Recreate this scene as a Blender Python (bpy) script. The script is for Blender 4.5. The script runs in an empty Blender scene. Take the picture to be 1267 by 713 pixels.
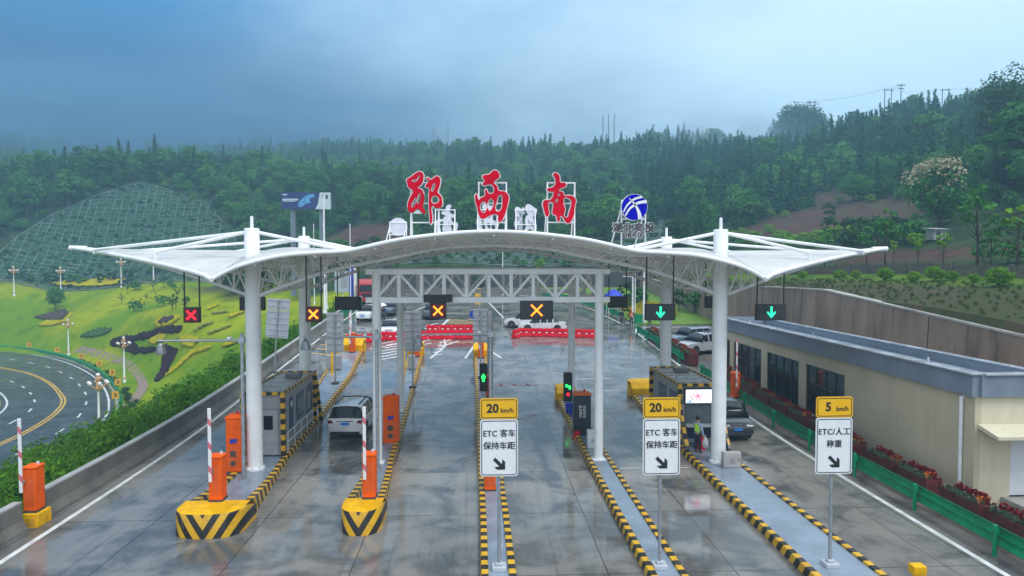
import bpy, bmesh, math, random
import numpy as np
from mathutils import Vector, Matrix
R = math.radians
random.seed(7); RNG = np.random.default_rng(7)
scene = bpy.context.scene
COL = scene.collection

# ---------------------------------------------------------------- camera
CAM_H = 9.4; FPX = 840.0; PCX = 633.5; PCY = 356.5
YAW = math.atan(41.5 / FPX); PIT = math.atan(31.5 / FPX)
cd = bpy.data.cameras.new('camera'); cam = bpy.data.objects.new('camera', cd); COL.objects.link(cam)
cam.location = (0, 0, CAM_H); cam.rotation_euler = (math.pi / 2 - PIT, 0, -YAW)
cd.sensor_width = 36; cd.lens = 36 * FPX / 1267; cd.clip_start = .1; cd.clip_end = 5000
scene.camera = cam
# ---------------------------------------------------------------- sky, sun, exposure
W = bpy.data.worlds.new('World'); scene.world = W; W.use_nodes = True
nt = W.node_tree; N = nt.nodes; L = nt.links; N.clear()
out = N.new('ShaderNodeOutputWorld')
sky = N.new('ShaderNodeTexSky'); sky.sky_type = 'NISHITA'; sky.sun_disc = False
sky.sun_elevation = R(58); sky.sun_rotation = R(140); sky.air_density = 1.2; sky.dust_density = 2.0
bg1 = N.new('ShaderNodeBackground'); bg1.inputs['Strength'].default_value = .06
L.new(sky.outputs[0], bg1.inputs['Color'])
tc = N.new('ShaderNodeTexCoord'); sep = N.new('ShaderNodeSeparateXYZ'); L.new(tc.outputs['Generated'], sep.inputs[0])
def wmath(op, a, b=None, c=None):
    n = N.new('ShaderNodeMath'); n.operation = op
    for i, v in enumerate((a, b, c)):
        if v is None: continue
        if isinstance(v, (int, float)): n.inputs[i].default_value = v
        else: L.new(v, n.inputs[i])
    return n.outputs[0]
def wmap(v, a, b, c=0., d=1.):
    n = N.new('ShaderNodeMapRange'); n.interpolation_type = 'SMOOTHSTEP'; L.new(v, n.inputs[0])
    for i, q in enumerate((a, b, c, d)): n.inputs[i + 1].default_value = q
    return n.outputs[0]
def wmix(f, a, b):
    n = N.new('ShaderNodeMix'); n.data_type = 'RGBA'
    if isinstance(f, float): n.inputs[0].default_value = f
    else: L.new(f, n.inputs[0])
    for i, v in ((6, a), (7, b)):
        if isinstance(v, tuple): n.inputs[i].default_value = v + (1,)
        else: L.new(v, n.inputs[i])
    return n.outputs[2]
def wnoise(scale, detail, vec):
    n = N.new('ShaderNodeTexNoise'); n.inputs['Scale'].default_value = scale; n.inputs['Detail'].default_value = detail
    n.inputs['Roughness'].default_value = .55; L.new(vec, n.inputs['Vector']); return n.outputs['Fac']
mp = N.new('ShaderNodeMapping'); mp.inputs['Scale'].default_value = (1, 1, 2.2); L.new(tc.outputs['Generated'], mp.inputs[0])
n1 = wnoise(1.7, 6, mp.outputs[0]); n2 = wnoise(5.0, 5, mp.outputs[0])
# heavy rain cloud on the left, thinner bright cloud to the right, whiter overhead
side = wmath('ADD', sep.outputs[0], wmath('MULTIPLY', wmath('SUBTRACT', n1, .5), .75))
side = wmath('ADD', side, wmath('MULTIPLY', wmath('SUBTRACT', n2, .5), .42))
low_dark = wmix(wmap(side, -.30, .72), (.002, .034, .118), (.52, .76, .95))
up_col = wmix(wmap(side, -.50, .62), (.028, .20, .45), (.62, .82, .98))
col = wmix(wmap(sep.outputs[2], .16, .36), low_dark, up_col)
col = wmix(wmap(sep.outputs[2], .40, .85), col, (1.05, 1.12, 1.22))
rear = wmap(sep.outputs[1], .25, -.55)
col = wmix(rear, col, (.78, .90, 1.02))       # unseen sky behind the viewer, brightened as fill for the camera-facing fronts
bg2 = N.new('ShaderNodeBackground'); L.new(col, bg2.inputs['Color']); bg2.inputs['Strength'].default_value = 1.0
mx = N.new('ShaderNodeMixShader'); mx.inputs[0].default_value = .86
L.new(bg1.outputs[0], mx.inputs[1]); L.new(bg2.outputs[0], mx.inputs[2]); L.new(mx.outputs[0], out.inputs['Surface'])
sd = bpy.data.lights.new('sun', 'SUN'); sd.energy = 1.3; sd.angle = R(25); sd.color = (1, .97, .93)
sun = bpy.data.objects.new('sun', sd); COL.objects.link(sun); sun.rotation_euler = (R(32), 0, R(-140 + 180)); sun.location = (0, 0, 60)
vs = scene.view_settings; vs.view_transform = 'Standard'; vs.look = 'None'; vs.gamma = 1; vs.use_curve_mapping = False; vs.exposure = 0.66
cy = scene.cycles
cy.max_bounces = 6; cy.diffuse_bounces = 3; cy.glossy_bounces = 3; cy.transmission_bounces = 4; cy.transparent_max_bounces = 6; cy.volume_bounces = 0
cy.use_denoising = True; cy.caustics_reflective = False; cy.caustics_refractive = False
cy.volume_step_rate = 6; cy.volume_max_steps = 64

# ---------------------------------------------------------------- small helpers
def ray(u, v):
    x = (u - PCX) / FPX; y = -(v - PCY) / FPX
    fw = (math.sin(YAW) * math.cos(PIT), math.cos(YAW) * math.cos(PIT), -math.sin(PIT))
    rt = (math.cos(YAW), -math.sin(YAW), 0); up = (math.sin(YAW) * math.sin(PIT), math.cos(YAW) * math.sin(PIT), math.cos(PIT))
    return [fw[i] + x * rt[i] + y * up[i] for i in range(3)]
def at(u, v, Y):                                   # a point of the photograph at a chosen distance
    d = ray(u, v); t = Y / d[1]; return (d[0] * t, Y, CAM_H + d[2] * t)
def zg(y):                                         # height of the paved plaza: level, then rising away
    return .072 * 4 * math.log(1 + math.exp((y - 36) / 4.)) if y < 400 else .072 * (y - 36)

def tag(o, label=None, cat=None, group=None, kind=None):
    if label: o['label'] = label
    if cat: o['category'] = cat
    if group: o['group'] = group
    if kind: o['kind'] = kind
    return o
def thing(name, loc, label, cat, group=None, rz=0., s=1.):
    o = bpy.data.objects.new(name, None); COL.objects.link(o); o.location = loc; o.rotation_euler = (0, 0, rz)
    o.scale = (s, s, s); o.empty_display_size = .3
    return tag(o, label, cat, group)
def copy_tree(o, parent=None):
    c = o.copy(); COL.objects.link(c)
    if parent: c.parent = parent
    for ch in list(o.children): copy_tree(ch, c)
    return c
def dup(o, loc, rz=0., label=None, s=None):
    c = copy_tree(o); c.location = loc; c.rotation_euler = (0, 0, rz)
    if label: c['label'] = label
    if s is not None: c.scale = s if isinstance(s, tuple) else (s, s, s)
    return c

class MB:
    """collects shapes and links them as one mesh object"""
    def __init__(s): s.v = []; s.f = []; s.m = []
    def add(s, vs, fs, m=0):
        b = len(s.v); s.v += [tuple(p) for p in vs]
        for f in fs: s.f.append(tuple(i + b for i in f)); s.m.append(m)
        return s
    def box(s, x, y, z, sx, sy, sz, rz=0., m=0, rx=0.):          # centre x,y, bottom z
        M = Matrix.Translation((x, y, z + sz / 2)) @ Matrix.Rotation(rz, 4, 'Z') @ Matrix.Rotation(rx, 4, 'X')
        vs = [M @ Vector((a * sx / 2, b * sy / 2, c * sz / 2)) for c in (-1, 1) for b in (-1, 1) for a in (-1, 1)]
        return s.add(vs, [(0, 2, 3, 1), (4, 5, 7, 6), (0, 1, 5, 4), (2, 6, 7, 3), (0, 4, 6, 2), (1, 3, 7, 5)], m)
    def tube(s, p, q, r, n=8, r2=None, m=0, cap=True):
        return s.path([p, q], [r, r if r2 is None else r2], n, m, cap)
    def bar(s, p, q, w, h=None, m=0):
        p = Vector(p); q = Vector(q); h = h or w; d = (q - p).normalized()
        u = d.cross(Vector((0, 0, 1)))
        if u.length < 1e-3: u = Vector((1, 0, 0))
        u.normalize(); t = u.cross(d)
        vs = [c + u * a * w / 2 + t * b * h / 2 for c in (p, q) for a, b in ((-1, -1), (1, -1), (1, 1), (-1, 1))]
        return s.add(vs, [(3, 2, 1, 0), (4, 5, 6, 7), (0, 1, 5, 4), (1, 2, 6, 5), (2, 3, 7, 6), (3, 0, 4, 7)], m)
    def path(s, pts, r, n=8, m=0, cap=True, closed=False):
        pts = [Vector(p) for p in pts]; k = len(pts)
        if not isinstance(r, (list, tuple)): r = [r] * k
        vs = []; u = None
        for i, p in enumerate(pts):
            if closed: d = pts[(i + 1) % k] - pts[i - 1]
            else: d = pts[min(i + 1, k - 1)] - pts[max(i - 1, 0)]
            d.normalize()
            if u is None:
                u = d.cross(Vector((0, 0, 1)))
                if u.length < 1e-3: u = d.cross(Vector((0, 1, 0)))
            else: u = u - d * u.dot(d)
            u.normalize(); t = d.cross(u)
            vs += [p + (u * math.cos(a) + t * math.sin(a)) * r[i] for a in (2 * math.pi * j / n for j in range(n))]
        fs = []
        for i in range(k if closed else k - 1):
            i2 = (i + 1) % k
            for j in range(n):
                j2 = (j + 1) % n; fs.append((i * n + j, i * n + j2, i2 * n + j2, i2 * n + j))
        if cap and not closed: fs += [tuple(range(n))[::-1], tuple((k - 1) * n + j for j in range(n))]
        return s.add(vs, fs, m)
    def lathe(s, prof, n=16, o=(0, 0, 0), m=0, axis='Z'):
        vs = []; fs = []
        for (r, z) in prof:
            for j in range(n):
                a = 2 * math.pi * j / n; c, d = r * math.cos(a), r * math.sin(a)
                p = (c, d, z) if axis == 'Z' else ((z, c, d) if axis == 'X' else (c, z, d))
                vs.append((p[0] + o[0], p[1] + o[1], p[2] + o[2]))
        k = len(prof)
        for i in range(k - 1):
            for j in range(n):
                j2 = (j + 1) % n; fs.append((i * n + j, i * n + j2, (i + 1) * n + j2, (i + 1) * n + j))
        fs += [tuple(range(n))[::-1], tuple((k - 1) * n + j for j in range(n))]
        return s.add(vs, fs, m)
    def ball(s, o, r, n=10, sq=1., m=0):
        k = max(5, n // 2 + 1)
        return s.lathe([(max(1e-4, r * math.sin(math.pi * i / (k - 1))), -r * sq * math.cos(math.pi * i / (k - 1))) for i in range(k)], n, o, m)
    def prism(s, poly, z0, z1, m=0):                             # polygon in XY, z0..z1
        n = len(poly)
        return s.add([(x, y, z0) for x, y in poly] + [(x, y, z1) for x, y in poly],
                     [tuple(range(n))[::-1], tuple(range(n, 2 * n))] + [(i, (i + 1) % n, (i + 1) % n + n, i + n) for i in range(n)], m)
    def panel(s, poly, y0, y1, m=0):                             # polygon in XZ, y0 (front) .. y1
        n = len(poly)
        return s.add([(x, y0, z) for x, z in poly] + [(x, y1, z) for x, z in poly],
                     [tuple(range(n)), tuple(range(n, 2 * n))[::-1]] + [((i + 1) % n, i, i + n, (i + 1) % n + n) for i in range(n)], m)
    def grid(s, P, m=0):                                         # 2-D list of points
        a = len(P); b = len(P[0])
        return s.add([p for r in P for p in r], [(i * b + j, i * b + j + 1, (i + 1) * b + j + 1, (i + 1) * b + j) for i in range(a - 1) for j in range(b - 1)], m)
    def mesh(s, name, mats, smooth=False, fix=True):
        me = bpy.data.meshes.new(name); me.from_pydata(s.v, [], s.f)
        for m_ in (mats if isinstance(mats, (list, tuple)) else [mats]): me.materials.append(m_)
        if any(s.m): me.polygons.foreach_set('material_index', s.m)
        if fix:
            bm = bmesh.new(); bm.from_mesh(me); bmesh.ops.recalc_face_normals(bm, faces=bm.faces); bm.to_mesh(me); bm.free()
        if smooth:
            me.shade_smooth()
            if smooth is not True: me.set_sharp_from_angle(angle=R(smooth))
        me.update(); return me
    def build(s, name, mats, parent=None, smooth=False, bevel=0., loc=None, fix=True):
        o = bpy.data.objects.new(name, s.mesh(name, mats, smooth, fix)); COL.objects.link(o)
        if parent: o.parent = parent
        if loc: o.location = loc
        if bevel:
            b = o.modifiers.new('bevel', 'BEVEL'); b.width = bevel; b.segments = 2; b.limit_method = 'ANGLE'
            o.data.shade_smooth(); o.data.set_sharp_from_angle(angle=R(40))
        return o

# ---------------------------------------------------------------- materials
def nodes_of(m):
    m.use_nodes = True; return m.node_tree, m.node_tree.nodes, m.node_tree.links
class NT:
    def __init__(s, name):
        s.m = bpy.data.materials.new(name); s.t, s.n, s.l = nodes_of(s.m); s.b = s.n['Principled BSDF']
        s.tc = s.n.new('ShaderNodeTexCoord')
    def put(s, sock, v):
        if isinstance(v, (int, float)): sock.default_value = v
        elif isinstance(v, tuple): sock.default_value = v if len(v) != 3 or sock.type != 'RGBA' else v + (1,)
        else: s.l.new(v, sock)
    def math(s, op, a, b=0., c=0.):
        n = s.n.new('ShaderNodeMath'); n.operation = op
        for i, v in enumerate((a, b, c)): s.put(n.inputs[i], v)
        return n.outputs[0]
    def rng(s, v, a, b, c=0., d=1., kind='SMOOTHSTEP'):
        n = s.n.new('ShaderNodeMapRange'); n.interpolation_type = kind; s.put(n.inputs[0], v)
        for i, q in enumerate((a, b, c, d)): s.put(n.inputs[i + 1], q)
        return n.outputs[0]
    def mix(s, f, a, b, blend='MIX'):
        n = s.n.new('ShaderNodeMix'); n.data_type = 'RGBA'; n.blend_type = blend
        s.put(n.inputs[0], f); s.put(n.inputs[6], a); s.put(n.inputs[7], b); return n.outputs[2]
    def noise(s, scale, detail=4, vec=None, rough=.55, stretch=None, dist=0.):
        n = s.n.new('ShaderNodeTexNoise'); n.inputs['Scale'].default_value = scale; n.inputs['Detail'].default_value = detail
        n.inputs['Roughness'].default_value = rough; n.inputs['Distortion'].default_value = dist
        vec = vec or s.tc.outputs['Object']
        if stretch:
            mp = s.n.new('ShaderNodeMapping'); mp.inputs['Scale'].default_value = stretch; s.l.new(vec, mp.inputs[0]); vec = mp.outputs[0]
        s.l.new(vec, n.inputs['Vector']); return n.outputs['Fac']
    def xyz(s, vec=None):
        n = s.n.new('ShaderNodeSeparateXYZ'); s.l.new(vec or s.tc.outputs['Object'], n.inputs[0]); return n.outputs
    def bump(s, h, strength=.3, dist=.02):
        n = s.n.new('ShaderNodeBump'); n.inputs['Strength'].default_value = strength; n.inputs['Distance'].default_value = dist
        s.l.new(h, n.inputs['Height']); s.l.new(n.outputs[0], s.b.inputs['Normal'])
    def col(s, v): s.put(s.b.inputs['Base Color'], v); return s
    def rough(s, v): s.put(s.b.inputs['Roughness'], v); return s

MATS = {}
def M(name, c=None, rough=.5, var=.12, scale=3., metal=0., bump=0., emit=0., coat=0., spec=.5, streak=0.):
    if name in MATS: return MATS[name]
    q = NT(name)
    n = q.noise(scale, 5)
    lo = tuple(x * (1 - var) for x in c); hi = tuple(min(1., x * (1 + var)) for x in c)
    cc = q.mix(q.rng(n, .3, .7), lo, hi)
    if streak: cc = q.mix(q.math('MULTIPLY', q.rng(q.noise(1., 6, stretch=(2.2, 2.2, .14), rough=.65), .48, .74), streak), cc, tuple(x * .45 for x in c))
    q.col(cc); q.b.inputs['Specular IOR Level'].default_value = spec
    q.rough(q.rng(n, .25, .75, max(.03, rough - .08), min(1., rough + .1)))
    q.b.inputs['Metallic'].default_value = metal
    if coat: q.b.inputs['Coat Weight'].default_value = coat; q.b.inputs['Coat Roughness'].default_value = .06
    if bump: q.bump(q.noise(scale * 8, 4), bump)
    if emit:
        q.b.inputs['Emission Color'].default_value = c + (1,); q.b.inputs['Emission Strength'].default_value = emit
    MATS[name] = q.m; return q.m

def stripes(name, c1, c2, fn, rough=.45, dirt=.5):
    q = NT(name); x, y, z = q.xyz(); v = fn(q, x, y, z)
    band = q.math('GREATER_THAN', q.math('FRACT', v), .5)
    c = q.mix(band, c1, c2)
    c = q.mix(q.math('MULTIPLY', q.rng(q.noise(2.3, 8, rough=.7), .48, .72), dirt), c, (.10, .085, .06))
    q.col(c); q.rough(q.rng(q.noise(4, 4), .3, .7, rough - .15, rough + .15)); MATS[name] = q.m; return q.m
YEL = (.72, .40, .012); BLK = (.018, .017, .016)
M('white_steel', (.84, .85, .86), .35, .06, 1.2, streak=.10)
M('white_paint', (.82, .82, .83), .4, .08)
M('membrane', (.74, .74, .73), .5, .08, .6)
M('galvanised', (.40, .43, .47), .38, .15, 6, metal=.6)
M('grey_steel', (.46, .49, .53), .42, .1, 3)
M('orange_paint', (.88, .115, .002), .45, .14, 2, spec=.12, streak=.25)
M('yellow_paint', (.80, .43, .004), .48, .18, 2, spec=.12, streak=.25)
M('red_plastic', (.68, .004, .022), .45, .12, 2, spec=.1)
M('black_metal', (.016, .016, .018), .45, .2)
M('dark_glass', (.014, .018, .024), .07, .2, 1.5, spec=.3)
M('rubber', (.02, .02, .021), .75, .2)
M('booth_grey', (.33, .34, .36), .45, .08)
M('booth_blue', (.03, .05, .13), .35, .15)
M('island_paint', (.215, .265, .325), .2, .22, .8, streak=.0)
M('dark_plinth', (.06, .06, .065), .6, .2)
M('sign_white', (.80, .81, .83), .4, .03)
M('sign_yellow', (.86, .47, .008), .4, .04)
M('ink', (.014, .014, .016), .5, .1)
M('blue_paint', (.015, .04, .42), .4, .1)
M('plate_blue', (.03, .22, .72), .35, .05)
M('concrete_wall', (.15, .142, .128), .7, .25, .8, bump=.25, streak=.5)
M('sign_red', (.62, .002, .022), .6, .10, 1.5, spec=.02)
M('lilac_back', (.62, .61, .68), .5, .08)
M('logo_blue', (.004, .004, .42), .6, .05, spec=.02)
M('guard_green', (.004, .26, .105), .38, .2, 2, spec=.3)
M('lamp_globe', (.80, .72, .72), .3, .05)
M('brass_orange', (.55, .30, .14), .4, .2)
M('cream_wall', (.58, .50, .355), .7, .07, .5, spec=.25, streak=.16)
M('fascia', (.21, .25, .31), .5, .1, 1., streak=.3)
M('roof_metal', (.33, .37, .43), .35, .1, .7)
M('skin', (.45, .27, .19), .55, .08)
M('hair', (.015, .012, .011), .6, .1)
M('navy_cloth', (.02, .028, .05), .8, .2, 8)
M('hivis', (.42, .80, .02), .7, .1, 8)
M('orange_cloth', (.85, .20, .01), .7, .1, 8)
M('blue_shirt', (.32, .42, .55), .75, .1, 8)
M('chrome', (.55, .56, .58), .2, .1, 5, metal=.9)
stripes('kerb_stripes', BLK, YEL, lambda q, x, y, z: q.math('MULTIPLY', q.math('ADD', y, q.math('MULTIPLY', z, .55)), 1 / .62))
stripes('post_stripes', BLK, YEL, lambda q, x, y, z: q.math('MULTIPLY', z, 1 / .5))
stripes('bar_stripes', BLK, YEL, lambda q, x, y, z: q.math('MULTIPLY', q.math('ADD', x, y), 1 / .55))
stripes('chevrons', BLK, YEL, lambda q, x, y, z: q.math('MULTIPLY', q.math('SUBTRACT', q.math('ADD', z, .12), q.math('MULTIPLY', q.math('ABSOLUTE', x), 1.6)), 1 / .80))
stripes('arm_stripes', (.80, .78, .80), (.66, .16, .19), lambda q, x, y, z: q.math('MULTIPLY', q.math('FRACT', q.math('ADD', q.math('MULTIPLY', q.math('ADD', z, q.math('ADD', x, y)), 1 / .85), .05)), .68), dirt=.1)

# ================================================================ TERRAIN, PLAZA, ROAD
def P(u, v, Y, dz=0.):
    p = at(u, v, Y); return (p[0], p[1], p[2] + dz)
CP = []
for y in (15, 30, 50, 70, 90):
    CP += [(-16.6, y, zg(y) - .25), (27, y, 5.4 if y < 20 else 6.2 if y < 80 else 5.8)]
CP += [(-22, 20, -1.2), (-22, 40, -1.3), (-22, 60, -.4), (-22, 80, .9), (-30, 15, -4.5), (-30, 30, -5), (-31, 50, -4.6), (-30, 83, -1.4), (-30, 66, -3.2), (-24, 100, 2.6),
       (-40, 20, -7), (-38, 40, -7), (-55, 40, -7), (-80, 60, -7), (-36, 62, -7), (-45, 90, -5.6), (-60, 70, -7), (-50, 100, -3.2), (-90, 100, -7), (-130, 110, -6), (-110, 145, -3),
       (-49, 107, .2), (-35, 105, 1.6), (-73, 122, -3.2), (-85, 138, -1.6), (-105, 153, 5.2), (-75, 145, 3.2), (-45, 130, 5.6), (-28, 118, 5.4), (-150, 150, 6), (-60, 152, 5.8),
       P(0, 310, 165), P(60, 270, 178), P(170, 229, 190), P(260, 252, 185), P(300, 298, 165), (-105, 159, 6.5), (-50, 158, 6.5), (-80, 159, 6.2), P(120, 320, 168), P(200, 300, 172), P(160, 262, 181),
       P(0, 196, 380), P(100, 212, 380), P(200, 212, 380), P(0, 240, 240), P(170, 220, 300), P(300, 208, 380), P(300, 225, 250), P(400, 196, 380), P(450, 262, 170), P(450, 300, 140), P(380, 300, 145),
       P(-200, 200, 300), P(520, 202, 350), P(600, 203, 330), P(600, 250, 215), P(600, 300, 138), P(600, 322, 118), P(700, 322, 118), P(500, 318, 118), P(690, 198, 330), P(760, 192, 330), P(750, 250, 205), P(750, 300, 132), P(800, 290, 135),
       P(840, 184, 310), P(930, 202, 330), P(965, 200, 260), P(930, 240, 190), P(860, 262, 165), P(900, 286, 140), P(1000, 272, 125), P(930, 290, 125), P(1120, 252, 115), P(1010, 196, 230), P(1100, 160, 220), P(1200, 150, 210), P(1267, 145, 200),
       P(1267, 212, 110), P(1150, 222, 140), P(1267, 262, 75), P(1150, 300, 75), P(1267, 312, 58), P(1060, 310, 82), P(960, 318, 95), P(1350, 250, 70), P(1500, 200, 100),
       (33, 30, 8.0), (33, 50, 8.0), (33, 75, 7.6), (37, 30, 8.3), (37, 46, 8.2), (37, 76, 7.9), (34, 95, 7.4), (29, 45, 7.4), (29, 60, 7.2), (29, 30, 6.6), (60, 30, 13), (100, 40, 26), (250, 150, 60), (270, 300, 70), (-330, 200, 60), (-300, 430, 80), (0, 440, 66), (250, 440, 80), (100, 440, 78), (-150, 440, 80)]
CPA = np.array(CP)
def _phi(r2): return .5 * r2 * np.log(r2 + 1e-6)
def _fit():
    X = CPA[:, :2] / 100; n = len(X)
    K = _phi(((X[:, None] - X[None]) ** 2).sum(-1)) + np.eye(n) * 2e-3
    Pm = np.c_[np.ones(n), X]; A = np.zeros((n + 3, n + 3)); A[:n, :n] = K; A[:n, n:] = Pm; A[n:, :n] = Pm.T
    return np.linalg.solve(A, np.r_[CPA[:, 2], 0, 0, 0])
RBW = _fit()
def smooth_line(pts, n=6):                         # Catmull-Rom through points
    out = []; p = [pts[0]] + list(pts) + [pts[-1]]
    for i in range(1, len(p) - 2):
        for k in range(n):
            t = k / n; a, b, c, d = [np.array(p[j], float) for j in (i - 1, i, i + 1, i + 2)]
            out.append(tuple(.5 * (2 * b + (c - a) * t + (2 * a - 5 * b + 4 * c - d) * t * t + (3 * b - a - 3 * c + d) * t ** 3)))
    out.append(tuple(map(float, pts[-1]))); return out
ROAD_OUT = smooth_line([(-140, 152), (-112, 144), (-89.9, 131.7), (-80, 125.6), (-68.8, 116), (-58, 103.8), (-49.5, 92), (-42.6, 80.4), (-38.4, 71), (-36, 60), (-36, 48), (-39, 36), (-45, 26), (-56, 17)])
ROAD_MID = smooth_line([(-128, 133), (-105, 126), (-84, 115), (-74.7, 109.3), (-66.7, 103.5), (-59, 95.6), (-52.4, 87.2), (-48.2, 80.7), (-45, 72.5), (-43.2, 63), (-43, 50), (-46, 40), (-51, 31), (-60, 23)])
ROAD_IN = smooth_line([(-122, 118), (-105, 113), (-90, 107), (-77, 100.5), (-70, 96), (-63.4, 91), (-57.4, 84.5), (-53.4, 78.5), (-51, 72), (-50, 63), (-50.5, 52), (-53, 44), (-58, 36), (-65, 30)])
RQ = np.array(ROAD_MID[::2])
ROAD_Z = -7.0
def hz(x, y):
    x = np.asarray(x, float); y = np.asarray(y, float)
    q = np.stack([x.ravel(), y.ravel()], 1) / 100
    z = np.empty(len(q))
    for i in range(0, len(q), 20000):
        c = q[i:i + 20000]
        z[i:i + 20000] = _phi(((c[:, None] - CPA[None, :, :2] / 100) ** 2).sum(-1)) @ RBW[:len(CPA)] + RBW[-3] + c @ RBW[-2:]
    xf, yf = x.ravel(), y.ravel()
    d = np.sqrt(((q[:, None] * 100 - RQ[None]) ** 2).sum(-1)).min(1) if len(q) < 60000 else np.concatenate([np.sqrt(((q[i:i + 20000, None] * 100 - RQ[None]) ** 2).sum(-1)).min(1) for i in range(0, len(q), 20000)])
    w = np.clip((d - 10) / 9, 0, 1); w = w * w * (3 - 2 * w)
    z = z * w + (ROAD_Z - .12) * (1 - w)
    und = .35 * np.sin(xf * .11 + 1.3) * np.cos(yf * .093) + .8 * np.sin(xf * .031 + yf * .024)
    far = np.clip((yf - 165) / 60, 0, 1)
    z = z + und * far * 2.2
    inside = (xf > -16.35) & (xf < 26.62) & (yf < 111.3)
    z = np.where(inside, np.array([zg(v) for v in yf]) - .3, z)
    return z.reshape(x.shape)
def h1(x, y): return float(hz(np.array([x]), np.array([y]))[0])
def hit(u, v, lo=40., hi=420.):                    # where a line of sight meets the hillside
    d = ray(u, v); k = 1 / d[1]; ts = np.arange(lo, hi, .5)
    zz = CAM_H + d[2] * k * ts - hz(d[0] * k * ts, ts)
    i = int(np.argmax(zz < 0)) if (zz < 0).any() else len(ts) - 1
    t = ts[i]; return (d[0] * k * t, t, h1(d[0] * k * t, t))
def in_poly(x, y, poly):
    x = np.asarray(x, float); y = np.asarray(y, float); c = np.zeros(x.shape, bool); n = len(poly)
    for i in range(n):
        x1, y1 = poly[i][:2]; x2, y2 = poly[i - 1][:2]
        c ^= ((y1 > y) != (y2 > y)) & (x < (x2 - x1) * (y - y1) / (y2 - y1 + 1e-12) + x1)
    return c

NET_POLY = [hit(u, v, 150)[:2] for u, v in ((-30, 348), (-8, 322), (22, 294), (62, 268), (110, 247), (170, 228), (205, 234), (262, 254), (268, 268), (300, 300), (345, 318), (345, 342), (200, 350))]
SOIL_POLYS = [[hit(u, v, 60)[:2] for u, v in ((905, 287), (960, 268), (1020, 252), (1090, 247), (1140, 248), (1140, 268), (1080, 280), (1030, 288), (985, 293), (930, 296))],
              [hit(u, v, 60)[:2] for u, v in ((985, 245), (1040, 236), (1080, 240), (1040, 252), (990, 256))],
              [hit(u, v, 55)[:2] for u, v in ((1020, 326), (1060, 314), (1160, 308), (1290, 302), (1330, 322), (1290, 327), (1150, 325))],
              [hit(u, v, 115)[:2] for u, v in ((400, 300), (425, 284), (480, 279), (520, 288), (512, 305), (430, 312))]]
NET2_POLY = [hit(u, v, 112)[:2] for u, v in ((470, 334), (470, 312), (560, 303), (680, 303), (770, 300), (790, 284), (815, 272), (868, 278), (862, 300), (800, 325), (745, 336))]

def lines(segs):
    return np.unique(np.round(np.concatenate([np.arange(a, b, s) for a, b, s in segs]), 3))
xs = lines([(-340, -120, 5), (-120, -20, 1.6), (-20, -16.4, .6), (-16.4, -16.2, .15), (-16.2, 26.4, 6), (26.4, 27.4, .2), (27.4, 60, 1.2), (60, 280, 4)])
ys = lines([(-60, 10, 6), (10, 110.8, 1.5), (110.8, 112, .3), (112, 200, 1.8), (200, 460, 5)])
GX, GY = np.meshgrid(xs, ys, indexing='ij'); GZ = hz(GX, GY)
nx, ny = GX.shape
idx = np.arange(nx * ny).reshape(nx, ny)
F = np.stack([idx[:-1, :-1], idx[1:, :-1], idx[1:, 1:], idx[:-1, 1:]], -1).reshape(-1, 4)
me = bpy.data.meshes.new('terrain'); me.from_pydata(np.stack([GX, GY, GZ], -1).reshape(-1, 3).tolist(), [], F.tolist())
def soft(poly_mask, k=1):
    m = poly_mask.astype(float)
    for _ in range(k):
        p = np.pad(m, 1, mode='edge'); m = (p[1:-1, 1:-1] * 2 + p[:-2, 1:-1] + p[2:, 1:-1] + p[1:-1, :-2] + p[1:-1, 2:]) / 6
    return m
lawn = soft((GX < -16.4) & (GY < 158) & (GY > 8) & (GX > -170) & ((GX < -30) | (GY < 108)) & ((GX < -48) | (GY < 138)), 1)
soil = np.zeros(GX.shape)
for pl in SOIL_POLYS: soil = np.maximum(soil, soft(in_poly(GX, GY, pl), 2))
bare = soft((GX > 26.4) & (GX < 33) & (GY < 111), 1)                # planted earth bank above the retaining wall
bare = np.maximum(bare, soft(in_poly(GX, GY, [hit(u, v, 90)[:2] for u, v in ((232, 352), (300, 344), (330, 350), (322, 362), (292, 372), (250, 362))]), 1))
terr = soft((GX > 32) & (GX < 39) & (GY < 111), 1)
net = np.maximum(soft(in_poly(GX, GY, NET_POLY), 1), soft(in_poly(GX, GY, NET2_POLY), 1))
ca = me.color_attributes.new('zone', 'FLOAT_COLOR', 'POINT')
ca.data.foreach_set('color', np.stack([lawn, soil, np.maximum(bare, 0), np.maximum(net, 0)], -1).astype('f4').ravel())
ca2 = me.color_attributes.new('zone2', 'FLOAT_COLOR', 'POINT')
ca2.data.foreach_set('color', np.stack([terr, terr * 0, terr * 0, terr * 0 + 1], -1).astype('f4').ravel())
me.shade_smooth()
q = NT('hillside')
za = q.n.new('ShaderNodeVertexColor'); za.layer_name = 'zone'; zb = q.n.new('ShaderNodeVertexColor'); zb.layer_name = 'zone2'
s3 = q.n.new('ShaderNodeSeparateColor'); q.l.new(za.outputs[0], s3.inputs[0]); s4 = q.n.new('ShaderNodeSeparateColor'); q.l.new(zb.outputs[0], s4.inputs[0])
big = q.noise(.06, 5); mid = q.noise(.35, 6); fine = q.noise(2.4, 8, rough=.7)
forest_floor = q.mix(q.rng(mid, .35, .7), (.014, .036, .016), (.045, .075, .022))
lawn_c = q.mix(q.rng(big, .38, .62), (.125, .235, .002), (.29, .325, .002))
lawn_c = q.mix(q.math('MULTIPLY', q.rng(mid, .48, .70), .6), lawn_c, (.045, .125, .004))
lawn_c = q.mix(q.math('MULTIPLY', q.rng(fine, .42, .68), .55), lawn_c, (.10, .19, .004))
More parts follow.
